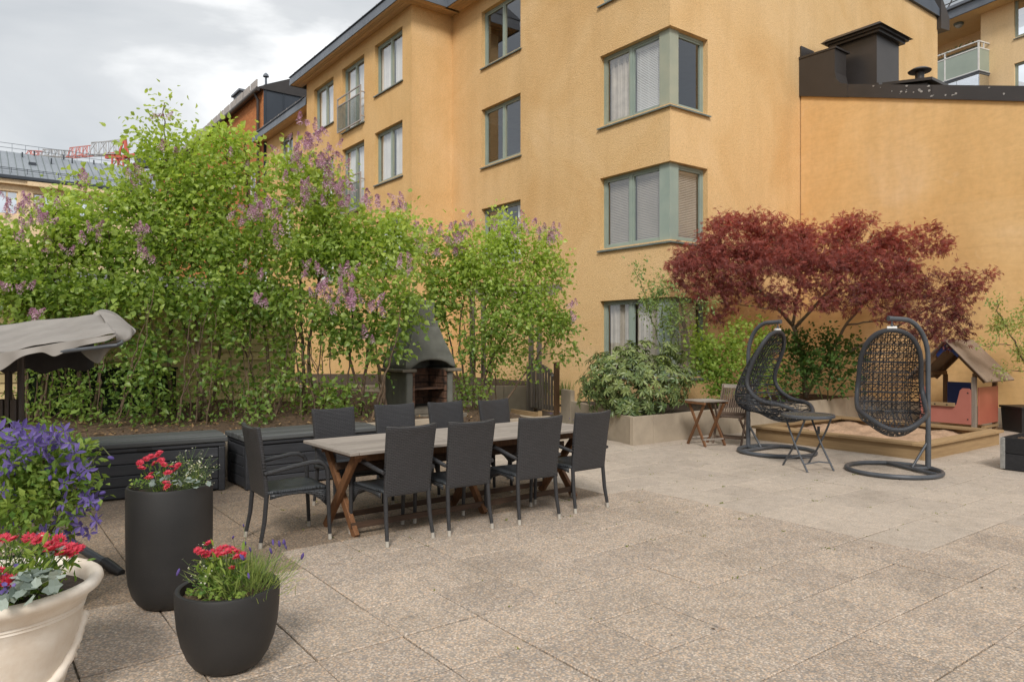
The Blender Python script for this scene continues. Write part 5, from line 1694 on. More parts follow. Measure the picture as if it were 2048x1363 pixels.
# ================================================================== SWING SEAT
sw = thing('garden_hammock', 'garden swing hammock with sagging taupe canopy at the left edge', 'hammock', (-3.6, 5.5, 0))
def q(x, y, z): return (x + 3.6, y - 5.5, z)
def upx(u, v, y): return q((u - 1024) / 1445 * y, y, 1.63 + (681.5 - v) / 1445 * y)
rows = []
back_ = [(-320, 690, 6.3), (-150, 664, 6.25), (18, 650, 6.2), (110, 638, 6.12), (200, 626, 6.0)]
mid1 = [(-320, 704, 5.8), (-150, 682, 5.75), (18, 668, 5.7), (115, 652, 5.62), (212, 640, 5.5)]
mid2 = [(-320, 722, 5.4), (-150, 702, 5.35), (18, 686, 5.3), (120, 667, 5.2), (224, 655, 5.1)]
frt = [(-320, 742, 5.0), (-150, 722, 4.98), (18, 703, 4.95), (125, 684, 4.9), (233, 668, 4.85)]
def dense(l, n=24):
    out = []
    for i in range(n + 1):
        t = i / n * (len(l) - 1)
        j = min(int(t), len(l) - 2); f = t - j
        out.append(tuple(l[j][k] + (l[j + 1][k] - l[j][k]) * f for k in range(3)))
    return out
D_ = [dense(l) for l in (back_, mid1, mid2, frt)]
rc = random.Random(2)
for j in range(13):
    t = j / 12 * 3
    k = min(int(t), 2); f = t - k
    r_ = []
    for i in range(25):
        a_, b_ = D_[k][i], D_[k + 1][i]
        x, y, z = upx(*(a_[c_] + (b_[c_] - a_[c_]) * f for c_ in range(3)))
        z += 0.008 * math.sin(j * 2.1 + i * 0.15) - 0.012 * math.sin(PI * j / 12) + rc.uniform(-0.007, 0.007) + 0.012 * math.sin(i * 0.9 + j * 0.5) * math.sin(j * 0.7)
        r_.append((x, y, z))
    rows.append(r_)
MB().grid(rows).build('canopy', M['canvas'], sw, smooth=180, solid=0.002, sub=2)
# front valance, hanging in scallops
drop = [(-320, 800), (-240, 780), (-150, 790), (-60, 762), (0, 744), (28, 723), (60, 709), (84, 703), (100, 709), (116, 714), (128, 708), (140, 700), (160, 692), (185, 688), (215, 682), (233, 671)]
us = [d[0] for d in drop]
rows = []
for t in range(6):
    r_ = []
    for i in range(61):
        u = -320 + (233 + 320) * i / 60
        vt = np.interp(u, [p[0] for p in frt], [p[1] for p in frt])
        vb = np.interp(u, us, [d[1] for d in drop])
        x, y, z = upx(u, vt + (vb - vt) * t / 5, 4.95 - 0.0004 * u)
        y += -0.02 * t / 5 + 0.02 * math.sin(u * 0.09) * t / 5
        r_.append((x, y, z))
    rows.append(r_)
MB().grid(rows).build('front_valance', M['canvas'], sw, smooth=180, solid=0.002, sub=2)
# end flap
top_ = [upx(188, 619, 6.0), upx(202, 628, 5.7), upx(212, 646, 5.4), upx(220, 661, 5.1), upx(224, 668, 4.86)]
mid_ = [upx(228, 622, 5.95), upx(240, 640, 5.6), upx(246, 656, 5.35), upx(244, 663, 5.1), upx(236, 674, 4.86)]
bot_ = [upx(246, 644, 5.9), upx(272, 660, 5.55), upx(262, 664, 5.3), upx(268, 677, 5.1), upx(228, 692, 4.92)]
MB().grid([top_, mid_, bot_]).build('end_flap', M['canvas'], sw, smooth=180, solid=0.002, sub=2)
hood_rows = [[upx(182, 629, 6.05), upx(203, 614, 6.12), upx(236, 626, 6.0), upx(256, 648, 5.8), upx(276, 660, 5.6)], [upx(192, 630, 5.97), upx(210, 626, 5.9), upx(232, 640, 5.8), upx(250, 656, 5.65), upx(268, 668, 5.5)], [upx(202, 634, 5.85), upx(216, 634, 5.75), upx(232, 652, 5.6), upx(246, 664, 5.45), upx(262, 674, 5.3)]]
tops = [upx(158, 697, 5.02), upx(178, 694, 5.03), upx(198, 690, 5.04), upx(216, 684, 5.05), upx(236, 676, 5.06)]
bots = [upx(160, 703, 5.02), upx(180, 719, 5.06), upx(199, 732, 5.03), upx(206, 712, 5.10), upx(226, 692, 5.06)]
MB().grid([tops, [tuple((tops[i][k] + bots[i][k]) / 2 + (0.02 * (-1) ** i if k == 1 else 0) for k in range(3)) for i in range(5)], bots]).build('hanging_flap', M['canvas'], sw, smooth=180, solid=0.002, sub=2)
MB().grid(hood_rows).build('loose_corner', M['canvas'], sw, smooth=180, solid=0.002, sub=2)
# dark back valance under the canopy
rows = []
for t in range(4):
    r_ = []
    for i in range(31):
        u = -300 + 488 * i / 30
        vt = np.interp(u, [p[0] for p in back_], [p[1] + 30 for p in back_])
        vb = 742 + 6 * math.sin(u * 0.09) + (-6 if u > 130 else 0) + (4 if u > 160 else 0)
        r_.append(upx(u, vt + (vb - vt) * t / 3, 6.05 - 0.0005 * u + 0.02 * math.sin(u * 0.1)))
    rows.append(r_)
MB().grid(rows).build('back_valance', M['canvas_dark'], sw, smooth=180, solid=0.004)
m = MB(); m.tube([upx(110, 706, 4.90), upx(140, 701, 4.86), upx(190, 695, 4.85), upx(234, 690, 4.86), upx(243, 686, 4.92), upx(244, 680, 5.05), upx(215, 652, 5.9)], 0.013, 8); m.build('canopy_frame', M['steel'], sw, smooth=60)
for u0, u1, z0 in ((-2, 10, 0.15), (12, 22, 0.15), (23, 36, 0.15)):
    m = MB()
    x0, x1 = (u0 - 1024) / 1445 * 5.6, (u1 - 1024) / 1445 * 5.6
    m.box(*q(x0, 5.58, z0), *q(x1 - 0.006, 5.63, 1.40 if u0 == 12 else 1.18)); m.build('side_slat', M['brown_frame'], sw, bevel=0.006)
m = MB(); m.tube([q(-3.82, 5.62, 1.6), q(-3.82, 5.62, 0.05)], 0.025, 8); m.build('post', M['brown_frame'], sw)
m = MB(); m.tube([q(-3.85, 5.62, 0.34), q(-3.3, 5.35, 0.16), q(-2.86, 5.12, 0.045)], 0.03, 10); lgf = m.build('foot_leg', M['steel'], sw, smooth=60)
m = MB(); m.tube([q(-2.90, 5.14, 0.06), q(-2.80, 5.085, 0.028), q(-2.73, 5.05, 0.006)], [0.037, 0.037, 0.03], 10); m.build('foot_shoe', M['black_plastic'], lgf, smooth=60)
m = MB(); m.box(*q(-5.3, 5.5, 0.42), *q(-3.95, 6.0, 0.5)); m.build('seat', M['canvas_dark'], sw, bevel=0.02)
m = MB(); m.tube([q(-5.4, 5.62, 1.6), q(-5.4, 5.62, 0.0)], 0.025, 8); m.build('post', M['brown_frame'], sw)
m = MB(); m.tube([q(-5.4, 5.62, 1.6), q(-3.82, 5.62, 1.6)], 0.02, 8); m.build('cross_bar', M['brown_frame'], sw)

# ================================================================== POTS IN FRONT
pt = thing('tall_planter', 'tall dark cylindrical planter with red daisies and ivy', 'planter pot', (-2.13, 4.50, 0))
m = MB()
m.lathe([(0.10, 0.0), (0.15, 0.005), (0.185, 0.03), (0.215, 0.08), (0.235, 0.15), (0.245, 0.25), (0.248, 0.5), (0.248, 0.72), (0.243, 0.738), (0.232, 0.74), (0.226, 0.735), (0.225, 0.66)], 56, cap1=False)
m.build('pot', M['anthracite'], pt, smooth=50)
m = MB(); m.lathe([(0.226, 0.69), (0.12, 0.70), (0.01, 0.705)], 24, cap0=False); m.build('potting_soil', M['soil'], pt, smooth=180)
ps = thing('short_planter', 'short dark rounded planter with lavender and red daisies', 'planter pot', (-1.43, 3.64, 0))
m = MB()
m.lathe([(0.10, 0.0), (0.135, 0.004), (0.165, 0.025), (0.195, 0.07), (0.222, 0.14), (0.239, 0.22), (0.247, 0.31), (0.249, 0.39), (0.245, 0.402), (0.230, 0.404), (0.222, 0.398), (0.22, 0.33)], 56, cap1=False)
m.build('pot', M['anthracite'], ps, smooth=50)
m = MB(); m.lathe([(0.221, 0.355), (0.12, 0.365), (0.01, 0.37)], 24, cap0=False); m.build('potting_soil', M['mulch'], ps, smooth=180)
un = thing('stone_urn', 'large cream stone urn with moulded swags and red daisies', 'urn', (-2.28, 3.20, 0))
m = MB()
m.lathe([(0.20, 0.0), (0.235, 0.02), (0.25, 0.06), (0.275, 0.15), (0.305, 0.27), (0.325, 0.36), (0.333, 0.42), (0.338, 0.425), (0.335, 0.435), (0.342, 0.44), (0.338, 0.45), (0.347, 0.455), (0.352, 0.47), (0.375, 0.495), (0.402, 0.515), (0.412, 0.535), (0.408, 0.552), (0.392, 0.562), (0.372, 0.560), (0.352, 0.545), (0.345, 0.50), (0.34, 0.45)], 72, cap1=False)
m.build('pot', M['urn'], un, smooth=50)
m = MB(); m.lathe([(0.345, 0.49), (0.2, 0.51), (0.01, 0.53)], 30, cap0=False); m.build('potting_soil', M['soil'], un, smooth=180)
for k in range(3):
    m = MB()
    pts, rs = [], []
    for i in range(37):
        s_ = i / 36
        a = R(-92) + k * PI * 2 / 3 + s_ * PI * 2 / 3
        z = 0.37 - 0.27 * math.sin(PI * s_)
        rad = np.interp(z, [0.02, 0.06, 0.15, 0.27, 0.36], [0.235, 0.25, 0.275, 0.305, 0.325]) + 0.006
        pts.append((rad * math.cos(a), rad * math.sin(a), z)); rs.append(0.017 + 0.012 * math.sin(PI * s_) + 0.003 * math.sin(i * 2.2))
    m.tube(pts, rs, 8); m.build('swag', M['urn'], un, smooth=60)
    m = MB()
    a = R(-92) + k * PI * 2 / 3
    for i in range(6):
        z = 0.36 - 0.035 * i
        rad = np.interp(z, [0.02, 0.06, 0.15, 0.27, 0.36], [0.235, 0.25, 0.275, 0.305, 0.325]) + 0.008
        m.sphere((rad * math.cos(a + 0.02 * math.sin(i * 2)), rad * math.sin(a + 0.02 * math.sin(i * 2)), z), 0.022 - 0.0015 * i, 8, 6)
    m.build('rosette', M['urn'], un, smooth=60)
# ================================================================== FOLIAGE
RG = np.random.default_rng(21)
def norm(a):
    return a / np.maximum(np.linalg.norm(a, axis=-1, keepdims=True), 1e-9)
T_HEART = (np.array([(0, 0, 0), (-.30, .10, .05), (-.42, .36, .10), (-.2, .72, .02), (0, 1.0, -.14), (.2, .72, .02), (.42, .36, .10), (.30, .10, .05), (0, .42, -.02)], float),
           [(0, 8, 1), (1, 8, 2), (2, 8, 3), (3, 8, 4), (4, 8, 5), (5, 8, 6), (6, 8, 7), (7, 8, 0)])
T_OVAL = (np.array([(0, 0, 0), (-.27, .42, .07), (0, 1.0, -.10), (.27, .42, .07), (0, .45, -.01)], float), [(0, 4, 1), (1, 4, 2), (2, 4, 3), (3, 4, 0)])
T_LONG = (np.array([(0, 0, 0), (-.14, .35, .03), (-.13, .7, .0), (0, 1.0, -.14), (.13, .7, .0), (.14, .35, .03), (0, .5, -.04)], float), [(0, 6, 1), (1, 6, 2), (2, 6, 3), (3, 6, 4), (4, 6, 5), (5, 6, 0)])
T_LOBED = (np.array([(0, 0, 0), (-.46, .22, .08), (-.30, .42, .03), (-.44, .72, .06), (-.12, .72, 0), (0, 1.0, -.08), (.12, .72, 0), (.44, .72, .06), (.30, .42, .03), (.46, .22, .08), (0, .4, -.02)], float),
           [(0, 10, 1), (1, 10, 2), (2, 10, 3), (3, 10, 4), (4, 10, 5), (5, 10, 6), (6, 10, 7), (7, 10, 8), (8, 10, 9), (9, 10, 0)])
def _maple():
    v, f = [(0, 0, 0)], []
    for ang, ln in ((-125, .45), (-78, .75), (-38, .95), (0, 1.05), (38, .95), (78, .75), (125, .45)):
        a = R(ang); d = (math.sin(a), math.cos(a)); p = (math.cos(a), -math.sin(a))
        i = len(v)
        w = 0.10 * ln
        v += [(d[0] * ln * .45 - p[0] * w, d[1] * ln * .45 - p[1] * w, .02), (d[0] * ln, d[1] * ln, -.16 * ln), (d[0] * ln * .45 + p[0] * w, d[1] * ln * .45 + p[1] * w, .02)]
        f += [(0, i, i + 1), (0, i + 1, i + 2)]
    return np.array(v, float), f
T_MAPLE = _maple()
T_IVY = (np.array([(0, 0, 0), (-.5, .12, .06), (-.42, .42, .02), (-.52, .66, .05), (-.18, .78, 0), (0, 1.0, -.06), (.18, .78, 0), (.52, .66, .05), (.42, .42, .02), (.5, .12, .06), (0, .4, -.02)], float), T_LOBED[1])
T_BLADE = (np.array([(-.02, 0, 0), (.02, 0, 0), (.014, .55, .02), (-.014, .55, .02), (0, 1.0, -.12)], float), [(0, 1, 2), (0, 2, 3), (3, 2, 4)])
T_STAR = (np.array([(0, .0, 0), (-.35, .35, .1), (0, 1, .05), (.35, .35, .1), (0, -1, .05), (.35, -.35, .1), (-.35, -.35, .1), (1, 0, .05), (-1, 0, .05)], float),
          [(0, 1, 2), (0, 2, 3), (0, 3, 7), (0, 7, 5), (0, 5, 4), (0, 4, 6), (0, 6, 8), (0, 8, 1)])

def cloud_mesh(name, mat, tpl, pos, dirs, nrm, size, tint):
    V, F = tpl
    F = np.array(F)
    n, k = len(pos), len(V)
    d = norm(dirs)
    x = norm(np.cross(d, nrm))
    z = np.cross(x, d)
    s = size[:, None, None]
    P = pos[:, None, :] + s * (V[None, :, 0:1] * x[:, None, :] + V[None, :, 1:2] * d[:, None, :] + V[None, :, 2:3] * z[:, None, :])
    P = P.reshape(-1, 3)
    I = (F[None] + (np.arange(n) * k)[:, None, None]).reshape(-1, 3)
    me = bpy.data.meshes.new(name)
    me.vertices.add(len(P)); me.vertices.foreach_set('co', P.astype(np.float32).ravel())
    me.loops.add(I.size); me.loops.foreach_set('vertex_index', I.astype(np.int32).ravel())
    me.polygons.add(len(I)); me.polygons.foreach_set('loop_start', np.arange(0, I.size, 3, dtype=np.int32))
    me.polygons.foreach_set('loop_total', np.full(len(I), 3, dtype=np.int32))
    me.polygons.foreach_set('use_smooth', np.zeros(len(I), dtype=bool))
    at = me.attributes.new('tint', 'FLOAT', 'POINT')
    at.data.foreach_set('value', np.repeat(tint, k).astype(np.float32))
    me.materials.append(mat)
    me.update(calc_edges=True)
    me.validate()
    return me
def cloud(name, mat, parent, tpl, pos, dirs, nrm, size, tint, kind='stuff'):
    o = link(name, cloud_mesh(name, mat, tpl, pos, dirs, nrm, size, tint), parent)
    if kind: o['kind'] = kind
    return o
def px(u, v, y): return np.array([(u - 1024) / 1445 * y, y, 1.63 + (681.5 - v) / 1445 * y])

from mathutils import noise as mnoise
def sample_lobes(lobes, per_area, rng, hedge=False):
    """points through the volume of each lobe; a lobe is a centre (u,v measured on the photograph), radii and depth y +- dy, turned into metres"""
    out = []
    for (u, v, ru, rv, y, dy) in lobes:
        if hedge and v < 460: v += 16
        c = px(u, v, y); rx, rz = ru / 1445 * y, rv / 1445 * y
        n = max(3, int(per_area * PI * rx * rz * (0.6 + 0.8 * dy) * (0.72 if hedge and v > 660 else 1)))
        p = rng.normal(size=(n, 3)); p = norm(p) * (rng.random((n, 1)) ** 0.42)
        out.append(c + p * np.array([rx, dy, rz]))
    return np.vstack(out)

def skeleton(stems, targets, base, rng, rtwig=0.007, sag=0.0):
    """twigs that grow from the nearest lower node of the stems to every target"""
    pos, rad = [], []
    for pts, r0, r1 in stems:
        pts = np.array(pts)
        L_ = np.r_[0, np.cumsum(np.linalg.norm(np.diff(pts, axis=0), axis=1))]
        n = max(4, int(L_[-1] / 0.12))
        for i in range(1, n + 1):
            t = L_[-1] * i / n
            pos.append([np.interp(t, L_, pts[:, q_]) for q_ in range(3)]); rad.append(r0 + (r1 - r0) * t / L_[-1])
    P = np.zeros((len(pos) + len(targets) * 4, 3)); Rr = np.zeros(len(P))
    n0 = len(pos); P[:n0] = pos; Rr[:n0] = rad
    d0 = np.array([np.min(np.linalg.norm(P[:n0] - t, axis=1)) for t in targets])
    mb = MB()
    par = np.zeros((len(targets), 3))
    for k in np.argsort(d0):
        t = targets[k]
        dv = t - P[:n0]
        d = np.linalg.norm(dv, axis=1) + 0.9 * np.maximum(0, -dv[:, 2] + 0.05)
        i = int(np.argmin(d))
        p = P[i]; r = min(Rr[i] * 0.75, rtwig)
        D = t - p
        off = rng.normal(size=3) * 0.07 * np.linalg.norm(D)
        off[2] += (0.10 - sag) * np.linalg.norm(D)
        a_, b_ = p + D * 0.35 + off * 0.8, p + D * 0.7 + off * 0.9
        r2 = max(r * 0.45, 0.0018)
        mb.tube([tuple(p - base), tuple(a_ - base), tuple(b_ - base), tuple(t - base)], [r, (r * 2 + r2) / 3, (r + 2 * r2) / 3, r2], 4)
        for q_, rr_ in ((a_, (r * 2 + r2) / 3), (b_, (r + 2 * r2) / 3), (t, r2)):
            P[n0] = q_; Rr[n0] = rr_; n0 += 1
        par[k] = norm(t - b_)
    return mb, par

def leaves_around(targets, pars, base, rng, per, spread, size, up=0.7, droop=0.25, centre=None, tint_by=None):
    n = len(targets) * per
    T = np.repeat(targets, per, axis=0); Dd = np.repeat(pars, per, axis=0)
    j = rng.normal(size=(n, 3)) * spread
    back = -Dd * (rng.random((n, 1)) * spread * 2.0)
    pos = T + j + back
    out = norm(j + 1e-6) * 0.8 + Dd * 0.5 + rng.normal(size=(n, 3)) * 0.45
    out[:, 2] -= droop
    nr = rng.normal(size=(n, 3)) * 0.55; nr[:, 2] += up
    s = size * rng.uniform(0.5, 1.25, n)
    cl = np.repeat(rng.random(len(targets)), per)
    tint = np.clip(0.45 * cl + 0.55 * rng.random(n), 0, 1)
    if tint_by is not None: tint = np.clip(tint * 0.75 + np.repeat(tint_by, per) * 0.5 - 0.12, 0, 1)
    return pos - base, out, nr, s, tint

def shrub(name, label, cat, base, stems, lobes, dens, leaf_mat, tpl, per, spread, lsize, seed, group=None, bark='bark', rtwig=0.007, droop=0.25, up=0.7, zlo=None, zhi=None, leafname='leaves', sag=0.0, gate=-2, shoots=0):
    rng = np.random.default_rng(seed)
    base = np.array(base, float)
    t = thing(name, label, cat, tuple(base), 0, group)
    targets = sample_lobes(lobes, dens, rng, gate > -1)
    if gate > -1:
        targets = np.array([p for p in targets if mnoise.noise(Vector(p) * 1.9) > gate])
    if shoots:
        k_ = targets[np.argsort(targets[:, 2])[-len(targets) // 3:]]
        k_ = k_[rng.integers(len(k_), size=shoots)]
        targets = np.vstack([targets, k_ + np.stack([rng.normal(size=shoots) * .06, rng.normal(size=shoots) * .06, rng.uniform(.05, .24, shoots)], 1)])
    for pts, r0, r1 in stems:
        k = len(pts)
        # smooth and kink the stem
        P = np.array(pts, float); tt = np.linspace(0, k - 1, 4 * k)
        Q = np.stack([np.interp(tt, np.arange(k), P[:, q_]) for q_ in range(3)], 1)
        Q[1:-1] = (Q[:-2] + Q[1:-1] * 2 + Q[2:]) / 4
        Q[2:] += rng.normal(size=Q[2:].shape) * 0.012
        MB().tube([tuple(p - base) for p in Q], [r0 + (r1 - r0) * i / (len(Q) - 1) for i in range(len(Q))], 8).build('stem' if r0 < 0.06 else 'trunk', M[bark], t, smooth=180)
    mb, pars = skeleton(stems, targets, base, rng, rtwig, sag)
    br = mb.build('branches', M[bark], t, smooth=180); br['kind'] = 'stuff'
    tb = None
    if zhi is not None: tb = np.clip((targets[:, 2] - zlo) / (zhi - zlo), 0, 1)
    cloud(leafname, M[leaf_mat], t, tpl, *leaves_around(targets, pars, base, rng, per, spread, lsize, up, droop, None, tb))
    return t, targets, rng

# panicles of lilac: three meshes, many copies
def panicle_mesh(seed):
    rng = np.random.default_rng(seed)
    n = 130
    h = np.clip(rng.random(n) ** 0.8, 0, 0.93)
    r = 0.052 * (1 - h) ** 0.7 * rng.uniform(0.5, 1.1, n) + 0.004
    a = rng.random(n) * 2 * PI
    pos = np.stack([r * np.cos(a), r * np.sin(a), h * 0.17], 1)
    nr = np.stack([np.cos(a), np.sin(a), 0.4 + h], 1) + rng.normal(size=(n, 3)) * 0.3
    d = np.cross(nr, rng.normal(size=(n, 3)))
    tint = np.clip(rng.random(n) * 0.9 + 0.2 - 0.7 * h, 0, 1)
    return cloud_mesh('flower_panicle', M['lilac_flower'], T_STAR, pos, d, nr, rng.uniform(0.007, 0.0115, n), tint)
PAN = [panicle_mesh(s) for s in (1, 2, 3, 4)]
def panicles(t, rng, lst, dy=0.25, up=True):
    base = np.array(t.location)
    for (u, v, y, n, su, sv) in lst:
        for i in range(int(n * 1.7 + .5)):
            p = px(u + rng.normal() * su * 1.15, v + rng.normal() * sv * 1.15, y - 0.1 + rng.normal() * dy) - base
            rot = (rng.normal() * 0.45, rng.normal() * 0.45, rng.random() * 6.28)
            inst('flower_panicle', PAN[rng.integers(4)], t, tuple(p), rot, float(rng.uniform(0.7, 1.2)))

LG = 'lilac shrubs in the mulch bed'
def st(*pts):      # stem through photograph-measured points (u, v, y)
    return [px(*p) for p in pts]
H_ = 'lilac_shrub'
B_ = lambda u, y, z=0.45: np.array([(u - 1024) / 1445 * y, y, z])
L_ARGS = dict(leaf_mat='lilac_leaf', tpl=T_HEART, per=30, spread=0.12, lsize=0.080, gate=-0.22, shoots=10)
def suckers(u0, u1, y, n, seed):
    r_ = np.random.default_rng(seed); out = []
    for _ in range(n):
        u = r_.uniform(u0, u1); d = r_.normal() * 35
        yy = y + r_.normal() * .15
        out.append((st((u, 858, yy), (u + d * .35, 780, yy), (u + d * .75, 700, yy), (u + d * 1.1, 610 + r_.uniform(-40, 40), yy)), r_.uniform(.009, .02), .005))
    return out
t, tg, rng = shrub(H_, 'leafy lilac at the far left with a dense pale mauve cluster above the canopy', 'shrub', B_(60, 9.6),
    [(st((60, 855, 9.6), (50, 720, 9.6), (30, 560, 9.5), (30, 460, 9.5)), .022, .008), (st((75, 855, 9.6), (95, 700, 9.7), (110, 560, 9.7), (110, 430, 9.6)), .02, .008), (st((40, 855, 9.6), (0, 700, 9.5), (-40, 560, 9.5)), .02, .008)] + suckers(-10, 130, 9.55, 7, 1),
    [(40, 520, 90, 70, 9.5, .5), (30, 600, 90, 60, 9.4, .5), (110, 470, 70, 65, 9.7, .5), (-50, 500, 80, 90, 9.5, .5), (120, 560, 70, 80, 9.6, .5), (150, 790, 70, 40, 9.7, .35), (60, 680, 90, 60, 9.4, .5)], 48, seed=31, group=LG, zlo=1.6, zhi=3.4, **L_ARGS)
panicles(t, rng, [(30, 430, 9.2, 9, 28, 24), (75, 440, 9.3, 4, 16, 16), (30, 585, 9.0, 3, 14, 8), (10, 400, 9.4, 2, 10, 14), (75, 640, 9.0, 2, 14, 8)])
t, tg, rng = shrub(H_, 'broad lilac with big pale leaves below the far grey roof', 'shrub', B_(165, 10.0),
    [(st((165, 850, 10), (160, 700, 10), (150, 560, 10), (140, 440, 10), (130, 390, 10)), .024, .007), (st((180, 850, 10), (210, 700, 10.1), (220, 540, 10), (215, 430, 10)), .022, .007), (st((150, 850, 10), (110, 720, 10), (90, 560, 9.9)), .02, .008)] + suckers(110, 240, 9.7, 9, 2),
    [(140, 430, 65, 50, 10, .5), (205, 440, 70, 75, 10.1, .5), (170, 530, 100, 75, 9.9, .5), (230, 610, 90, 70, 9.8, .5), (130, 640, 80, 50, 9.8, .5), (110, 395, 28, 22, 10, .3), (160, 370, 26, 12, 10, .25), (290, 700, 60, 60, 9.9, .4)], 50, seed=32, group=LG, zlo=1.6, zhi=3.6, **L_ARGS)
panicles(t, rng, [(165, 370, 9.8, 3, 10, 8), (140, 470, 9.5, 3, 24, 10), (110, 500, 9.4, 2, 18, 10), (180, 480, 9.5, 2, 10, 10)])
t, tg, rng = shrub(H_, 'tallest lilac of the hedge, its leafy spire standing against the sky', 'shrub', B_(350, 10.6),
    [(st((345, 850, 10.6), (338, 700, 10.6), (345, 560, 10.5), (335, 400, 10.5), (330, 290, 10.5), (325, 205, 10.5)), .035, .006), (st((415, 840, 10.5), (400, 740, 10.5), (365, 640, 10.5), (330, 540, 10.4), (290, 450, 10.4), (255, 370, 10.4)), .042, .008), (st((400, 840, 10.6), (395, 690, 10.6), (385, 560, 10.5), (380, 420, 10.5), (385, 300, 10.5)), .03, .008), (st((330, 850, 10.5), (300, 740, 10.4), (270, 620, 10.3)), .02, .008)] + suckers(250, 420, 10.2, 10, 3),
    [(328, 222, 26, 34, 10.5, .25), (305, 290, 55, 34, 10.5, .4), (365, 285, 60, 36, 10.5, .4), (275, 360, 55, 60, 10.4, .5), (345, 370, 80, 65, 10.5, .55), (400, 340, 40, 70, 10.6, .4), (300, 450, 95, 60, 10.3, .6), (380, 470, 85, 75, 10.5, .6), (270, 550, 80, 60, 10.1, .5), (360, 590, 95, 60, 10.2, .55), (320, 660, 80, 45, 10.1, .5), (240, 400, 35, 50, 10.3, .4), (430, 740, 45, 45, 10.4, .3), (330, 755, 50, 40, 10.2, .3), (300, 835, 40, 18, 9.9, .2)], 50, seed=33, group=LG, zlo=1.6, zhi=4.6, **L_ARGS)
panicles(t, rng, [(275, 365, 10.1, 4, 10, 10), (285, 470, 9.9, 4, 18, 10), (310, 240, 10.4, 2, 10, 10), (360, 310, 10.3, 2, 14, 10), (290, 520, 9.9, 2, 10, 8)])
t, tg, rng = shrub(H_, 'lilac with lime green leaves in front of the orange brick house', 'shrub', B_(500, 11.0),
    [(st((420, 840, 10.9), (440, 700, 10.9), (450, 540, 10.9), (455, 400, 10.9), (455, 270, 10.9)), .028, .007), (st((540, 830, 11), (535, 700, 11), (520, 560, 11), (495, 420, 11), (490, 290, 11)), .03, .007), (st((525, 830, 11), (490, 700, 10.9), (460, 600, 10.9)), .022, .008)] + suckers(420, 560, 10.7, 8, 4),
    [(440, 275, 48, 40, 10.9, .4), (485, 290, 38, 50, 11, .4), (455, 360, 70, 55, 10.9, .5), (510, 370, 45, 50, 11.1, .4), (450, 450, 75, 60, 10.7, .5), (520, 470, 70, 65, 10.9, .5), (450, 560, 75, 70, 10.6, .5), (530, 590, 70, 60, 10.8, .5), (470, 650, 60, 40, 10.5, .4), (500, 775, 55, 30, 10.6, .3), (515, 835, 40, 16, 10.1, .2), (560, 690, 40, 40, 10.8, .4)], 50, seed=34, group=LG, zlo=1.6, zhi=4.4, **L_ARGS)
panicles(t, rng, [(485, 430, 10.3, 8, 24, 14), (540, 430, 10.4, 6, 16, 12), (550, 480, 10.3, 3, 16, 12), (515, 610, 10.1, 3, 8, 14), (470, 335, 10.6, 2, 12, 12), (505, 540, 10.2, 2, 10, 10)])
t, tg, rng = shrub(H_, 'lilac crowned with the heaviest purple bloom, below the french window railings', 'shrub', B_(620, 10.9),
    [(st((610, 830, 10.9), (605, 720, 10.9), (600, 580, 10.9), (605, 440, 10.9), (600, 320, 10.9)), .03, .007), (st((630, 830, 10.9), (615, 700, 10.8), (640, 560, 10.9), (655, 420, 10.9), (650, 310, 10.9)), .03, .007), (st((560, 830, 10.9), (570, 700, 10.9), (560, 560, 10.9)), .022, .008)] + suckers(560, 680, 10.8, 7, 5),
    [(580, 345, 45, 50, 11, .4), (640, 340, 48, 45, 10.9, .4), (600, 420, 75, 55, 10.9, .5), (665, 430, 45, 55, 10.9, .5), (590, 520, 70, 60, 10.7, .5), (660, 530, 60, 60, 10.8, .5), (610, 610, 85, 50, 10.5, .5), (690, 650, 55, 45, 10.6, .4), (640, 790, 45, 25, 10.5, .25), (600, 300, 22, 16, 10.9, .25), (700, 500, 45, 45, 10.9, .4), (560, 770, 40, 35, 10.5, .3)], 50, seed=35, group=LG, zlo=1.6, zhi=4.2, **L_ARGS)
panicles(t, rng, [(605, 290, 10.7, 9, 16, 14), (648, 280, 10.7, 8, 14, 12), (625, 330, 10.6, 8, 22, 12), (665, 350, 10.6, 8, 14, 18), (685, 395, 10.6, 7, 8, 16), (575, 335, 10.7, 5, 14, 12), (640, 385, 10.5, 5, 20, 10), (590, 400, 10.5, 4, 16, 12), (630, 555, 10.2, 5, 20, 14), (665, 590, 10.1, 6, 16, 14)])
t, tg, rng = shrub(H_, 'lilac leaning over the hood of the dark hearth', 'shrub', B_(740, 10.7),
    [(st((775, 830, 10.7), (760, 740, 10.7), (715, 640, 10.7), (690, 560, 10.7)), .03, .008), (st((720, 830, 10.8), (735, 700, 10.8), (770, 560, 10.9), (790, 450, 10.9)), .028, .007), (st((735, 830, 10.8), (700, 720, 10.7), (705, 560, 10.8), (730, 440, 10.9)), .025, .007)] + suckers(680, 790, 10.7, 5, 6),
    [(735, 440, 40, 28, 10.9, .4), (785, 440, 50, 36, 11, .4), (760, 510, 70, 50, 10.8, .5), (830, 500, 35, 45, 11.1, .4), (740, 580, 65, 50, 10.6, .5), (810, 580, 55, 55, 10.7, .45), (840, 620, 35, 30, 10.7, .3), (720, 680, 60, 45, 10.5, .4), (790, 660, 45, 35, 10.6, .25), (745, 760, 40, 30, 10.6, .25), (805, 695, 22, 20, 10.5, .15), (690, 790, 40, 25, 10.4, .25), (800, 640, 30, 28, 10.4, .15), (785, 690, 24, 22, 10.4, .12)], 52, seed=36, group=LG, zlo=1.6, zhi=3.5, **L_ARGS)
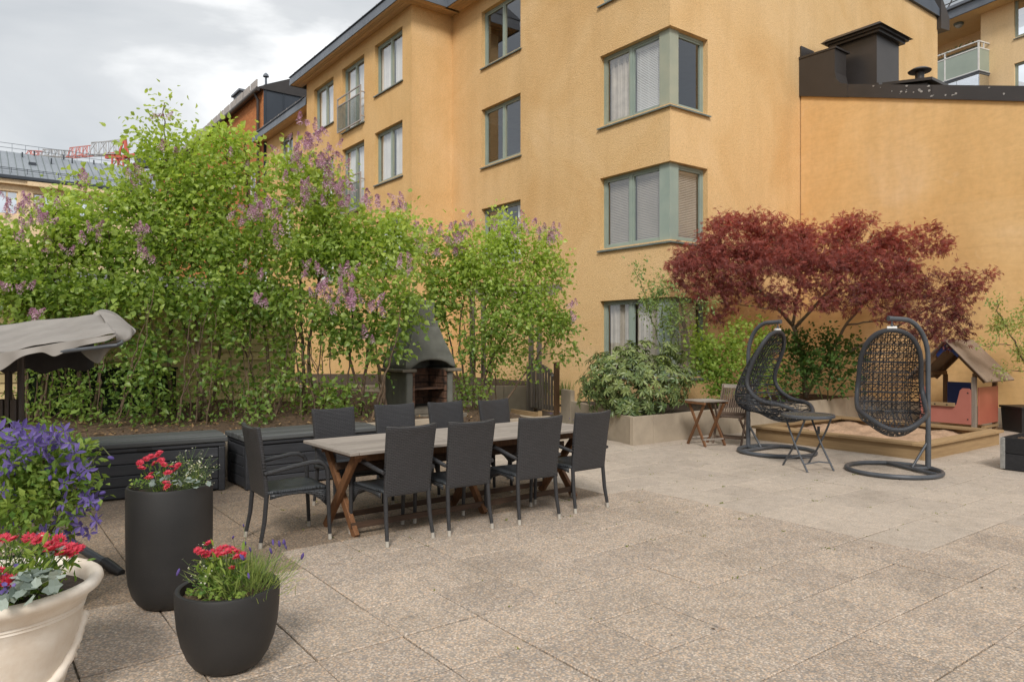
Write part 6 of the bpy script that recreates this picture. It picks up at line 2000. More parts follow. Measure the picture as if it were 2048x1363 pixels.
panicles(t, rng, [(735, 410, 10.7, 4, 12, 8), (800, 412, 10.8, 4, 10, 8), (760, 425, 10.6, 3, 14, 8), (655, 590, 10.1, 4, 14, 14), (695, 605, 10.0, 6, 16, 12), (740, 622, 10.0, 4, 10, 10), (700, 560, 10.1, 4, 14, 10), (735, 690, 9.9, 1, 6, 6), (810, 545, 10.4, 3, 10, 10)])
t, tg, rng = shrub(H_, 'thin lilac with dusky plum flower heads behind the hearth chimney', 'shrub', B_(925, 12.9, 0.5),
    [(st((925, 800, 12.9), (905, 700, 12.9), (880, 600, 12.8), (850, 500, 12.7)), .02, .006), (st((935, 800, 12.9), (915, 680, 12.9), (930, 580, 12.9), (925, 470, 12.9)), .02, .006), (st((930, 800, 12.9), (880, 690, 12.8), (840, 590, 12.8)), .018, .006)],
    [(850, 520, 40, 35, 12.7, .4), (900, 500, 40, 30, 12.8, .4), (880, 570, 50, 40, 12.7, .4), (930, 560, 40, 60, 12.9, .4), (870, 640, 40, 30, 12.8, .3), (900, 600, 45, 50, 12.7, .4), (860, 480, 30, 20, 12.7, .3), (920, 470, 25, 20, 12.8, .3)], 50, seed=37, group=LG, zlo=1.6, zhi=3.5, **L_ARGS)
panicles(t, rng, [(870, 480, 12.5, 6, 14, 14), (905, 470, 12.6, 6, 12, 14), (935, 455, 12.6, 5, 8, 8), (850, 500, 12.4, 5, 12, 14), (930, 490, 12.5, 4, 10, 10), (830, 470, 12.5, 3, 8, 10)])
t, tg, rng = shrub('lilac_shrub', 'round single lilac with pale leaves between hearth and picket gate', 'shrub', B_(965, 12.6, 0.38),
    [(st((955, 845, 12.6), (965, 760, 12.6), (1000, 680, 12.6), (1040, 600, 12.6), (1070, 520, 12.6)), .034, .007), (st((970, 845, 12.6), (980, 740, 12.6), (985, 620, 12.6), (1000, 500, 12.6)), .03, .007), (st((945, 845, 12.6), (950, 740, 12.5), (940, 620, 12.5), (945, 540, 12.5)), .028, .007), (st((985, 845, 12.6), (1040, 760, 12.7), (1090, 690, 12.7), (1120, 620, 12.7)), .022, .006)] + suckers(940, 1000, 12.6, 4, 7),
    [(1000, 480, 55, 40, 12.6, .45), (1060, 490, 60, 45, 12.6, .45), (960, 540, 50, 55, 12.5, .45), (1020, 560, 75, 50, 12.4, .5), (1095, 550, 45, 55, 12.6, .4), (1000, 640, 75, 45, 12.3, .5), (1070, 640, 65, 50, 12.5, .45), (1130, 650, 30, 50, 12.7, .3), (960, 710, 55, 50, 12.3, .4), (1040, 715, 60, 35, 12.4, .35), (950, 785, 50, 30, 12.2, .25), (1140, 700, 26, 30, 12.8, .25), (1100, 600, 50, 50, 12.7, .3)], 46, seed=38, group=LG, zlo=1.3, zhi=3.4, **{**L_ARGS, 'lsize': 0.072, 'spread': 0.115, 'per': 32, 'gate': -0.38})
panicles(t, rng, [(1040, 458, 12.3, 4, 14, 8), (1085, 470, 12.3, 4, 14, 8), (1108, 475, 12.4, 4, 8, 10), (1148, 600, 12.5, 2, 6, 8), (1140, 640, 12.5, 2, 8, 8), (985, 470, 12.3, 2, 8, 6)])

# undergrowth in the bed and behind
def groundcover(name, mat, lobes, dens, per, spread, size, tpl, seed, label=None):
    rng = np.random.default_rng(seed)
    tg = sample_lobes(lobes, dens, rng)
    n = len(tg)
    pars = norm(rng.normal(size=(n, 3)) + np.array([0, 0, .8]))
    o = cloud(name, M[mat], None, tpl, *leaves_around(tg, pars, np.zeros(3), rng, per, spread, size))
    return tag(o, kind='stuff')
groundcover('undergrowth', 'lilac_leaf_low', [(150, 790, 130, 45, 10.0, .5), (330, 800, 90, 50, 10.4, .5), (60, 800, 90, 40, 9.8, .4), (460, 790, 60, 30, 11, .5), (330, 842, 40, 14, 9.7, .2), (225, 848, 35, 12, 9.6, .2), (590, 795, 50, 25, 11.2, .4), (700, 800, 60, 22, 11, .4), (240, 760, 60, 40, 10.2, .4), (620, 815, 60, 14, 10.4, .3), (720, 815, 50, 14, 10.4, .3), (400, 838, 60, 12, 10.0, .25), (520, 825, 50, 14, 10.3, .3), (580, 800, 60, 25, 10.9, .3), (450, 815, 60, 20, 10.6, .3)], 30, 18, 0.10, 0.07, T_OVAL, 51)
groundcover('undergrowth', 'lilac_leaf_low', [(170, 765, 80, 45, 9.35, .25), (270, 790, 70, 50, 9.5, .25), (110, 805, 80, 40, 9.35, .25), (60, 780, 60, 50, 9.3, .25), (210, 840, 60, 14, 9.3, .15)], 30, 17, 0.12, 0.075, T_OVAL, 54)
groundcover('terrace_plants', 'currant_leaf', [(930, 752, 40, 12, 15.9, .5), (1010, 748, 60, 16, 15.8, .4), (1080, 770, 20, 10, 15.9, .3), (1030, 700, 40, 30, 16.5, .4)], 30, 22, 0.10, 0.07, T_OVAL, 52)
groundcover('back_greenery', 'currant_leaf', [(640, 700, 80, 40, 14.5, .6), (750, 720, 60, 40, 14.5, .6), (560, 620, 60, 60, 14, .4), (430, 640, 60, 60, 12.0, .3), (880, 690, 40, 50, 15.5, .5)], 12, 20, 0.12, 0.075, T_OVAL, 53)

# ------------------------------------------------------------------ Japanese maple
mb_ = W(13.6, 8.5, 0.38)
mb_ = np.array(mb_)
ST = [(st((1612, 795, 14.9), (1605, 720, 14.9), (1585, 650, 14.8)), .06, .045),
      (st((1585, 650, 14.8), (1540, 600, 14.5), (1490, 555, 14.2), (1430, 510, 13.9), (1390, 490, 13.7)), .036, .010),
      (st((1585, 650, 14.8), (1600, 580, 14.7), (1590, 520, 14.6), (1560, 460, 14.6)), .034, .010),
      (st((1590, 655, 14.8), (1650, 590, 14.5), (1700, 540, 14.3), (1740, 480, 14.2)), .034, .010),
      (st((1612, 790, 14.9), (1645, 730, 14.7), (1690, 650, 14.4), (1740, 590, 14.1), (1820, 520, 13.8)), .045, .010),
      (st((1640, 735, 14.7), (1720, 690, 14.2), (1790, 655, 13.9), (1870, 610, 13.6), (1950, 580, 13.4)), .032, .009),
      (st((1560, 620, 14.6), (1500, 610, 14.2), (1440, 605, 13.9)), .016, .006),
      (st((1690, 650, 14.4), (1760, 640, 14.0), (1840, 670, 13.6)), .02, .006)]
lob = [(1480, 445, 85, 26, 14.2, .5), (1440, 470, 50, 24, 13.8, .4), (1560, 470, 80, 34, 14.6, .6), (1500, 500, 110, 24, 13.9, .6), (1640, 480, 80, 36, 14.8, .6), (1700, 450, 55, 22, 14.8, .5), (1770, 490, 55, 28, 14.6, .4), (1830, 470, 60, 28, 14.1, .4), (1870, 490, 40, 18, 13.9, .3),
       (1400, 510, 70, 26, 13.5, .5), (1370, 535, 45, 20, 13.3, .4), (1460, 545, 90, 22, 13.5, .5), (1580, 530, 110, 26, 13.8, .7), (1680, 525, 100, 26, 13.8, .6), (1780, 540, 80, 30, 13.7, .5),
       (1410, 580, 55, 18, 13.4, .4), (1550, 590, 60, 20, 13.5, .4), (1640, 570, 80, 20, 13.5, .5), (1740, 575, 80, 24, 13.4, .5), (1830, 585, 70, 26, 13.2, .4), (1900, 560, 50, 24, 13.2, .35), (1930, 590, 35, 22, 13.0, .25), (1970, 570, 24, 10, 13.0, .15), (1790, 625, 60, 18, 13.2, .4), (1880, 630, 55, 24, 13.0, .3), (1850, 660, 50, 16, 12.9, .3), (1930, 650, 28, 20, 12.8, .2), (1895, 680, 28, 16, 12.8, .2), (1450, 615, 30, 12, 13.6, .25), (1430, 640, 18, 10, 13.6, .2), (1985, 545, 12, 6, 13.0, .1), (1345, 530, 26, 16, 13.2, .3), (1350, 560, 24, 14, 13.2, .25), (1480, 575, 70, 18, 13.4, .4), (1600, 610, 60, 16, 13.5, .35), (1700, 610, 60, 18, 13.3, .35), (1590, 500, 100, 30, 14.2, .5), (1730, 510, 90, 30, 14.2, .5), (1440, 500, 60, 30, 13.8, .4)]
t, tg, rng = shrub('japanese_maple', 'spreading dark red japanese maple in front of the smooth ochre wall', 'tree', tuple(mb_), ST, lob, 66, 'maple_leaf', T_MAPLE, 19, 0.075, 0.080, 61, None, 'bark_grey', 0.008, 0.7, 0.8, 1.9, 4.2, 'leaves')

# ------------------------------------------------------------------ planter shrubs
def rhododendron():
    rng = np.random.default_rng(71)
    base = np.array(px(1270, 840, 12.1)); base[2] = 0.40
    t = thing('rhododendron', 'dense rhododendron with leathery dark whorled leaves spilling over the planter corner', 'shrub', tuple(base))
    tg = []
    lob = [(1265, 765, 105, 62, 12.1, .75), (1220, 755, 60, 55, 12.4, .5), (1330, 770, 60, 52, 12.2, .6), (1245, 715, 40, 28, 12.3, .4), (1300, 700, 60, 22, 12.4, .4), (1195, 790, 45, 30, 12.2, .35), (1268, 815, 40, 22, 11.7, .2), (1350, 715, 22, 30, 12.6, .3)]
    for (u, v, ru, rv, y, dy) in lob:
        c = px(u, v, y); rx, rz = ru / 1445 * y, rv / 1445 * y
        n = int(330 * rx * rz * 1.25) + 6
        p = norm(rng.normal(size=(n, 3)))
        p[:, 1] = -np.abs(p[:, 1]) * np.where(rng.random(n) < 0.75, 1, -1)
        tg.append(c + p * np.array([rx, dy, rz]) * rng.uniform(0.72, 1.03, (n, 1)))
    tg = np.vstack(tg)
    tg = tg[tg[:, 2] > 0.42]
    stems = [(st((1262, 835, 12.1), (1245, 800, 12.1), (1230, 760, 12.1)), .018, .008), (st((1275, 835, 12.1), (1280, 790, 12.1), (1270, 740, 12.2)), .018, .008), (st((1290, 835, 12.2), (1320, 800, 12.2), (1340, 760, 12.3)), .018, .008), (st((1250, 835, 12.2), (1215, 805, 12.3), (1195, 780, 12.3)), .016, .008)]
    mb, pars = skeleton(stems, tg, base, rng, 0.006)
    for pts, r0, r1 in stems: MB().tube([tuple(p - base) for p in pts], [r0, (r0 + r1) / 2, r1], 7).build('stem', M['bark'], t, smooth=180)
    mb.build('branches', M['bark'], t, smooth=180)['kind'] = 'stuff'
    per = 9
    n = len(tg) * per
    ax = norm(tg - (tg.mean(0) - np.array([0, -0.1, 0.5])))
    ax = norm(ax + rng.normal(size=ax.shape) * 0.25)
    e1 = norm(np.cross(ax, rng.normal(size=ax.shape))); e2 = np.cross(ax, e1)
    ang = (np.arange(per)[None] * 2 * PI / per + rng.random((len(tg), 1)) * 6.28 + rng.normal(size=(len(tg), per)) * 0.15)
    out = (e1[:, None] * np.cos(ang)[..., None] + e2[:, None] * np.sin(ang)[..., None])
    d = out + ax[:, None] * rng.uniform(-0.45, 0.35, (len(tg), per, 1)); d[..., 2] -= 0.18
    pos = np.repeat(tg, per, 0) - base + rng.normal(size=(n, 3)) * 0.006
    nr = np.repeat(ax, per, 0) + rng.normal(size=(n, 3)) * 0.15
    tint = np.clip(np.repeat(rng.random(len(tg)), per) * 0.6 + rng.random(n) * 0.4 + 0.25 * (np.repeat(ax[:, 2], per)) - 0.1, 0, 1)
    cloud('leaves', M['rhodo_leaf'], t, T_LONG, pos, d.reshape(-1, 3), nr, rng.uniform(0.085, 0.135, n), tint)
    k = len(tg) // 3
    # pale buds in the whorls
    pos = tg[:k] - base + ax[:k] * 0.01
    cloud('buds', M['currant_leaf'], t, T_OVAL, np.repeat(pos, 3, 0), np.repeat(ax[:k], 3, 0) + rng.normal(size=(3 * k, 3)) * 0.25, rng.normal(size=(3 * k, 3)), np.full(3 * k, 0.03), np.full(3 * k, 0.9))
rhododendron()
shrub('currant_bush', 'bright green currant bush in the planter beside the ground floor window', 'shrub', tuple(px(1450, 805, 13.3) * np.array([1, 1, 0]) + np.array([0, 0, .38])),
    [(st((1445, 800, 13.3), (1425, 740, 13.3), (1400, 680, 13.3)), .014, .005), (st((1455, 800, 13.3), (1460, 730, 13.3), (1475, 660, 13.4)), .014, .005), (st((1465, 800, 13.3), (1500, 740, 13.4), (1525, 670, 13.5)), .014, .005)],
    [(1405, 700, 38, 45, 13.2, .4), (1455, 690, 55, 40, 13.2, .45), (1420, 750, 50, 42, 13.0, .4), (1480, 745, 55, 45, 13.0, .45), (1525, 690, 32, 45, 13.5, .35), (1490, 650, 40, 18, 13.6, .3), (1395, 660, 20, 22, 13.3, .3), (1530, 745, 30, 45, 13.2, .3)], 66, 'currant_leaf', T_LOBED, 22, 0.09, 0.066, 72, None, 'twig', 0.005, 0.15, 0.8, 0.6, 1.9)
shrub('shade_shrub', 'dark green leafy shrub under the maple, seen behind the egg chairs', 'shrub', tuple(px(1650, 800, 14.6) * np.array([1, 1, 0]) + np.array([0, 0, .38])),
    [(st((1645, 800, 14.6), (1630, 740, 14.6), (1600, 690, 14.6)), .014, .005), (st((1655, 800, 14.6), (1660, 730, 14.5), (1650, 670, 14.5)), .014, .005), (st((1660, 800, 14.6), (1700, 750, 14.5), (1730, 700, 14.4)), .014, .005)],
    [(1650, 670, 45, 22, 14.4, .3), (1690, 700, 50, 36, 14.3, .4), (1640, 730, 55, 40, 14.2, .4), (1600, 700, 35, 45, 14.5, .4), (1700, 750, 40, 30, 14.3, .3), (1590, 760, 40, 30, 14.2, .35), (1560, 690, 30, 40, 14.4, .3)], 44, 'dark_leaf', T_LOBED, 22, 0.10, 0.075, 73, None, 'twig', 0.005, 0.1, 0.9)
t, tg, rng = shrub('climbing_rose', 'tall slender leafy rose rising in front of the ground floor window', 'shrub', tuple(px(1325, 790, 12.9) * np.array([1, 1, 0]) + np.array([0, 0, .38])),
    [(st((1322, 790, 12.9), (1320, 690, 12.9), (1300, 620, 12.9), (1285, 575, 12.8), (1270, 540, 12.8)), .012, .004), (st((1326, 790, 12.9), (1328, 690, 12.9), (1325, 620, 12.9), (1330, 560, 12.9)), .012, .004), (st((1330, 790, 12.9), (1340, 690, 12.9), (1355, 640, 12.9), (1390, 615, 12.8), (1420, 605, 12.8)), .010, .004)],
    [(1278, 545, 18, 20, 12.8, .15), (1320, 575, 36, 24, 12.9, .25), (1310, 615, 40, 32, 12.9, .25), (1350, 605, 26, 22, 12.9, .2), (1330, 650, 30, 24, 12.9, .2), (1380, 625, 28, 12, 12.8, .15), (1415, 608, 16, 10, 12.8, .12), (1360, 640, 20, 12, 12.8, .15)], 80, 'rose_leaf', T_OVAL, 24, 0.08, 0.066, 74, None, 'twig', 0.004, 0.1, 0.8)
m = MB()
hb = px(1300, 790, 12.75); 
tag(MB().tube([tuple(px(1338 + 22 * math.cos(a), 675 - 24 * math.sin(a), 12.75)) if 0 <= a <= PI else None for a in np.linspace(0, PI, 12)][::1], 0.006, 5).tube([tuple(px(1360, 675, 12.75)), tuple(px(1360, 800, 12.75))], 0.006, 5).tube([tuple(px(1316, 675, 12.75)), tuple(px(1316, 800, 12.75))], 0.006, 5).build('plant_hoop', M['sill'], None), 'thin metal plant hoop supporting the rose', 'plant support')
t, tg, rng = shrub('apple_tree', 'young apple tree with sparse pale leaves reaching in beside the playhouse', 'tree', (9.3, 12.5, 0.0),
    [(st((2100, 868, 12.5), (2098, 800, 12.5), (2092, 770, 12.5)), .05, .035), (st((2092, 770, 12.5), (2060, 745, 12.3), (2040, 705, 12.2), (2020, 665, 12.1), (1998, 630, 12.0), (1994, 600, 12.0)), .02, .006), (st((2060, 745, 12.3), (2030, 738, 12.2), (2005, 745, 12.1)), .01, .004), (st((2020, 690, 12.1), (2000, 688, 12.0), (1975, 690, 11.9), (1955, 686, 11.9)), .009, .004), (st((2092, 770, 12.5), (2110, 680, 12.5), (2090, 600, 12.5)), .022, .006)],
    [(1994, 612, 10, 18, 12.0, .1), (2002, 645, 14, 16, 12.0, .12), (2022, 650, 12, 20, 12.1, .12), (1985, 660, 16, 14, 12.0, .12), (1968, 688, 20, 7, 11.9, .1), (2035, 690, 12, 22, 12.2, .12), (2005, 742, 14, 8, 12.1, .1), (2046, 720, 10, 20, 12.2, .12), (2080, 620, 30, 40, 12.4, .3), (2046, 640, 10, 20, 12.3, .1)], 240, 'apple_leaf', T_OVAL, 20, 0.06, 0.06, 75, None, 'bark', 0.004, 0.0, 0.6)

def tuft(name, label, cat, base, n, h, spread, mat, seed, heads=0, headmat='lav_petal'):
    rng = np.random.default_rng(seed)
    t = thing(name, label, cat, tuple(base))
    p = rng.normal(size=(n, 3)) * spread * 0.5; p[:, 2] = 0
    d = norm(np.stack([p[:, 0] / spread * 0.5 + rng.normal(size=n) * .18, p[:, 1] / spread * 0.5 + rng.normal(size=n) * .18, np.ones(n)], 1))
    ln = h * rng.uniform(0.6, 1.05, n)
    cloud('blades', M[mat], t, T_BLADE, p, d, np.stack([p[:, 0], p[:, 1], np.full(n, 0.02)], 1) + rng.normal(size=(n, 3)) * .4, ln, rng.random(n))
    hb = MB()
    for i in range(heads):
        a = p[i] * 0.6; q_ = a + d[i] * h * rng.uniform(1.0, 1.35)
        hb.tube([tuple(a), tuple((a + q_) / 2 + np.array([0, 0, .01])), tuple(q_)], 0.0012, 4)
    if heads:
        hb.build('stalks', M['stem'], t)['kind'] = 'stuff'
        pos, dd = [], []
        for i in range(heads):
            a = p[i] * 0.6
        rng2 = np.random.default_rng(seed)
    return t, rng
tuft('iris_clump', 'upright clump of iris leaves behind the low concrete wall', 'plant', px(1120, 790, 14.4), 90, 0.36, 0.22, 'grass', 81)

def lavender(name, label, base, n, h, spread, seed, heads, group=None):
    rng = np.random.default_rng(seed)
    t = thing(name, label, 'plant', tuple(base), 0, group)
    p = rng.normal(size=(n, 3)) * spread * 0.45; p[:, 2] = rng.random(n) * h * 0.5
    d = norm(np.stack([p[:, 0] / spread * 0.9 + rng.normal(size=n) * .3, p[:, 1] / spread * 0.9 + rng.normal(size=n) * .3, np.ones(n)], 1))
    cloud('foliage', M['grass'], t, T_BLADE, p, d + rng.normal(size=(n, 3)) * .25, rng.normal(size=(n, 3)), h * rng.uniform(0.2, 0.45, n), rng.random(n))
    hb = MB()
    pos, dd, ti = [], [], []
    hm = None
    for i in range(heads):
        a = np.append(rng.normal(size=2) * spread * 0.3, 0.0)
        dr = norm(np.append(a[:2] / spread * 1.1 + rng.normal(size=2) * .16 + np.array([.03, 0]), 1.0))
        q_ = a + dr * h * rng.uniform(0.85, 1.3)
        hb.tube([tuple(a), tuple((a + q_) / 2), tuple(q_)], 0.0011, 4)
        m = MB()
        m.sphere((0, 0, 0), (0.0055, 0.0055, 0.014), 6, 5)
        if hm is None: hm = m.mesh('flower_head', M['lav_petal'], 180)
        inst('flower_head', hm, t, tuple(q_), (rng.normal() * .3, rng.normal() * .3, 0), float(rng.uniform(0.8, 1.4)))
    hb.build('stalks', M['stem'], t)['kind'] = 'stuff'
    return t
lavender('lavender', 'small lavender with violet tips at the foot of the picket gate', px(1106, 862, 13.0), 120, 0.30, 0.22, 82, 10)

# ------------------------------------------------------------------ clematis beside the swing seat
def petal_flower(name, n, ln, wd, mat, seed, cup=0.35, twist=0.0, rings=1, inner=0.6):
    rng = np.random.default_rng(seed)
    pos, d, nr, s, ti = [], [], [], [], []
    tpl = (np.array([(0, 0, 0), (-wd, .38, .05), (-wd * .75, .72, .02), (0, 1.0, -.06), (wd * .75, .72, .02), (wd, .38, .05), (0, .5, -.02)], float), [(0, 6, 1), (1, 6, 2), (2, 6, 3), (3, 6, 4), (4, 6, 5), (5, 6, 0)])
    for r_ in range(rings):
        k = n if r_ == 0 else int(n * 0.75)
        for i in range(k):
            a = 2 * PI * (i + 0.5 * r_) / k + rng.normal() * 0.08
            c = cup + 0.35 * r_ + rng.normal() * 0.08
            d.append((math.cos(a), math.sin(a), c)); nr.append((-math.cos(a) * c + rng.normal() * twist, -math.sin(a) * c + rng.normal() * twist, 1))
            pos.append((0.004 * math.cos(a), 0.004 * math.sin(a), 0.002 * r_)); s.append(ln * (1 if r_ == 0 else inner) * rng.uniform(.88, 1.08)); ti.append(rng.random() * 0.7 + 0.15 * r_)
    return cloud_mesh(name, M[mat], tpl, np.array(pos), np.array(d), np.array(nr), np.array(s), np.array(ti))
CF = [petal_flower('flower', 5, 0.062, 0.21, 'clem_petal', s, cup=c_, twist=.35) for s, c_ in ((1, .25), (2, .6), (3, .05), (4, .4))]
cl = thing('clematis', 'bushy clematis covered in violet blue star flowers at the left edge', 'plant', (-2.84, 4.25, 0))
base = np.array([-2.84, 4.25, 0.0])
rng = np.random.default_rng(91)
m = MB(); m.lathe([(0.13, 0), (0.17, 0.02), (0.2, 0.3), (0.21, 0.33), (0.2, 0.34), (0.185, 0.32)], 32, cap1=False); m.build('pot', M['black_plastic'], cl, smooth=50)
m = MB(); m.lathe([(0.19, 0.29), (0.01, 0.31)], 20, cap0=False); m.build('potting_soil', M['soil'], cl)
lob = [(70, 940, 105, 75, 4.25, .38), (40, 900, 90, 50, 4.3, .38), (90, 1010, 80, 60, 4.15, .3), (20, 1010, 80, 70, 4.1, .35), (140, 920, 40, 40, 4.3, .2), (-40, 950, 70, 80, 4.3, .4), (150, 990, 35, 50, 4.2, .2)]
tg = sample_lobes(lob, 330, rng)
stems = [([base + np.array(p) for p in ((0, 0, .3), (.05, 0, .6), (.1, -.02, .95), (.12, 0, 1.1))], .008, .004), ([base + np.array(p) for p in ((0, 0, .3), (-.08, .05, .6), (-.12, 0, 1.0))], .008, .004), ([base + np.array(p) for p in ((0, 0, .3), (.15, 0, .55), (.3, 0, .8))], .008, .004)]
mbk, pars = skeleton(stems, tg, base, rng, 0.004)
for pts, r0, r1 in stems: MB().tube([tuple(p - base) for p in pts], r0, 6).build('stem', M['bark'], cl)
mbk.build('branches', M['twig'], cl)['kind'] = 'stuff'
cloud('leaves', M['clem_leaf'], cl, T_OVAL, *leaves_around(tg, pars, base, rng, 15, 0.055, 0.055, 0.7, 0.3))
fl = [(20, 870), (45, 855), (78, 872), (60, 880), (15, 895), (100, 870), (128, 862), (150, 905), (48, 918), (25, 930), (8, 940), (112, 930), (90, 888), (120, 890), (140, 925), (155, 945), (168, 960), (128, 965), (130, 1000), (38, 985), (42, 1020), (72, 975), (155, 985), (172, 1000), (190, 998), (165, 1020), (192, 1040), (160, 1055), (178, 1065), (90, 1065), (110, 1072), (5, 1065), (150, 1030), (75, 860), (30, 858), (0, 860), (95, 905), (60, 900), (175, 940), (5, 980), (145, 1068), (118, 1040), (165, 930), (35, 880), (110, 875), (140, 885)]
fl += [(u + rng.normal() * 9, v + rng.normal() * 9) for u, v in fl[:30]]
for k, (u, v) in enumerate(fl):
    y = 3.93 + 0.35 * abs(rng.normal()) * 0.5 + (0.15 if u > 140 else 0)
    p = px(u, v, y) - base
    rot = (R(rng.uniform(50, 130)), 0, R(rng.uniform(-60, 60)))
    inst('flower', CF[k % 4], cl, tuple(p), rot, float(rng.uniform(0.75, 1.15)))
bm = MB(); bm.sphere((0, 0, 0), (0.010, 0.010, 0.017), 7, 6); bmm = bm.mesh('bud', M['clem_petal'], 180)
for (u, v) in ((222, 915), (195, 1015), (62, 1040), (205, 985), (100, 955), (118, 1015), (30, 1045)):
    inst('bud', bmm, cl, tuple(px(u, v, 4.0) - base), (rng.normal(), rng.normal(), 0), 1.1)
MB().tube([tuple(px(150, 955, 4.15) - base), tuple(px(180, 930, 4.08) - base), tuple(px(205, 893, 4.05) - base), tuple(px(222, 913, 4.0) - base)], 0.003, 5).build('tendril', M['twig'], cl)

# ------------------------------------------------------------------ flowers in the pots
DZ = [petal_flower('flower', 17, 0.030, 0.17, 'red_petal', s, cup=c_, twist=.12, rings=3, inner=.62) for s, c_ in ((11, .18), (12, .4), (13, .05), (14, .28))]
def daisies(label, base, lst, h0, seed, r_leaf, nleaf, size, group=None, lsz=0.05):
    rng = np.random.default_rng(seed)
    t = thing('red_daisy_plant', label, 'flowers', tuple(base), 0, group)
    base = np.array(base)
    sb_ = MB()
    for k, p in enumerate(lst):
        p = np.array(p) - base
        rot = (R(rng.uniform(5, 48)), R(rng.uniform(-22, 22)), R(rng.uniform(-50, 50)))
        inst('flower', DZ[k % 4], t, tuple(p), rot, float(size * rng.uniform(0.82, 1.12)))
        q0 = np.array([p[0] * 0.5, p[1] * 0.5, 0]); 
        sb_.tube([tuple(q0), tuple((q0 + p) / 2 + np.append(rng.normal(size=2) * .012, 0.01)), tuple(p - np.array([0, 0, .004]))], 0.0022, 5)
    sb_.build('stalks', M['stem'], t)['kind'] = 'stuff'
    P = np.array([np.array(p) - base for p in lst])
    i = rng.integers(len(P), size=nleaf)
    f = rng.uniform(0.1, 0.85, (nleaf, 1))
    pos = P[i] * np.concatenate([0.5 + 0.5 * f, 0.5 + 0.5 * f, f], 1) + rng.normal(size=(nleaf, 3)) * r_leaf
    pos[:, 2] = np.maximum(pos[:, 2], 0.005)
    d = rng.normal(size=(nleaf, 3)) * .8; d[:, 2] += .6
    cloud('leaves', M['clem_leaf'], t, T_LONG, pos, d, rng.normal(size=(nleaf, 3)) + np.array([0, 0, .6]), lsz * rng.uniform(.6, 1.1, nleaf), rng.random(nleaf) * 0.9)
    return t
def chamomile(label, c, rad, n, seed, group, root, headsz=0.006):
    rng = np.random.default_rng(seed)
    t = thing('chamomile', label, 'flowers', tuple(root), 0, group)
    root = np.array(root); c = np.array(c) - root
    d = norm(rng.normal(size=(n, 3))); p = c + d * rad * (rng.random((n, 1)) ** 0.5)
    p = p[p[:, 2] > 0.0]
    sb_ = MB()
    for q_ in p:
        b0 = np.append(rng.normal(size=2) * 0.025, 0.0)
        mid = b0 + (q_ - b0) * 0.55 + rng.normal(size=3) * 0.015 + np.array([0, 0, .02])
        sb_.tube([tuple(b0), tuple(mid), tuple(q_)], 0.0009, 3)
    sb_.build('stalks', M['stem'], t)['kind'] = 'stuff'
    nr = norm(p - c) + np.array([0, 0, .8]) + rng.normal(size=p.shape) * .3
    cloud('blossoms', M['white_petal'], t, T_STAR, p, np.cross(nr, rng.normal(size=p.shape)), nr, headsz * rng.uniform(.7, 1.3, len(p)), rng.random(len(p)))
    k = n * 2
    i = rng.integers(len(p), size=k)
    pos = p[i] * rng.uniform(.3, .9, (k, 1)) + rng.normal(size=(k, 3)) * .012
    cloud('leaflets', M['grass'], t, T_OVAL, pos, rng.normal(size=(k, 3)) + np.array([0, 0, .5]), rng.normal(size=(k, 3)), rng.uniform(.008, .018, k), rng.random(k))
    return t
def ivy(label, root, pts, n, size, seed, mat='ivy_leaf', name='silver_ivy'):
    rng = np.random.default_rng(seed)
    t = thing(name, label, 'plant', tuple(root))
    root = np.array(root)
    P = np.array(pts)[rng.integers(len(pts), size=n)] - root + rng.normal(size=(n, 3)) * np.array([.022, .022, .012])
    nr = rng.normal(size=(n, 3)) * .5 + np.array([.0, -.5, .8])
    d = rng.normal(size=(n, 3)); d[:, 2] *= .4
    cloud('leaves', M[mat], t, T_IVY, P, d, nr, size * rng.uniform(.7, 1.2, n), rng.random(n))
    sb_ = MB()
    for q_ in P[::3]:
        sb_.tube([(q_[0] * .5, q_[1] * .5, -0.01), tuple((q_ * np.array([.8, .8, .9]))), tuple(q_)], 0.0012, 4)
    sb_.build('stalks', M['stem'], t)['kind'] = 'stuff'
    return t
# tall planter
root = np.array([-2.13, 4.50, 0.70])
F1 = [px(u, v, y) for u, v, y in ((280, 925, 4.42), (292, 918, 4.46), (302, 912, 4.5), (315, 910, 4.5), (322, 920, 4.44), (283, 937, 4.38), (328, 928, 4.42), (302, 948, 4.36), (298, 955, 4.32), (342, 934, 4.44), (352, 938, 4.42), (356, 930, 4.46), (336, 945, 4.36), (332, 966, 4.30), (334, 972, 4.28), (310, 926, 4.5), (319, 905, 4.52))]
daisies('red daisies standing in the tall dark planter', root, F1, .7, 101, .022, 150, .82, 'red daisies', .038)
chamomile('airy ball of tiny cream blossoms in the tall dark planter', px(390, 938, 4.55), .155, 190, 102, 'tiny white blossoms', root + np.array([.12, .02, 0]))
ivy('grey green trailing leaves along the rim of the tall dark planter', root, [px(u, v, y) for u, v, y in ((318, 967, 4.32), (330, 960, 4.36), (350, 965, 4.30), (372, 955, 4.36), (385, 962, 4.34), (395, 968, 4.34), (328, 950, 4.4), (375, 945, 4.42))], 34, .034, 103)
ivy('small lime green creeper at the rim of the tall dark planter', root, [px(u, v, y) for u, v, y in ((272, 968, 4.40), (282, 972, 4.36), (276, 960, 4.44))], 40, .016, 104, 'clem_leaf', 'lime_creeper')
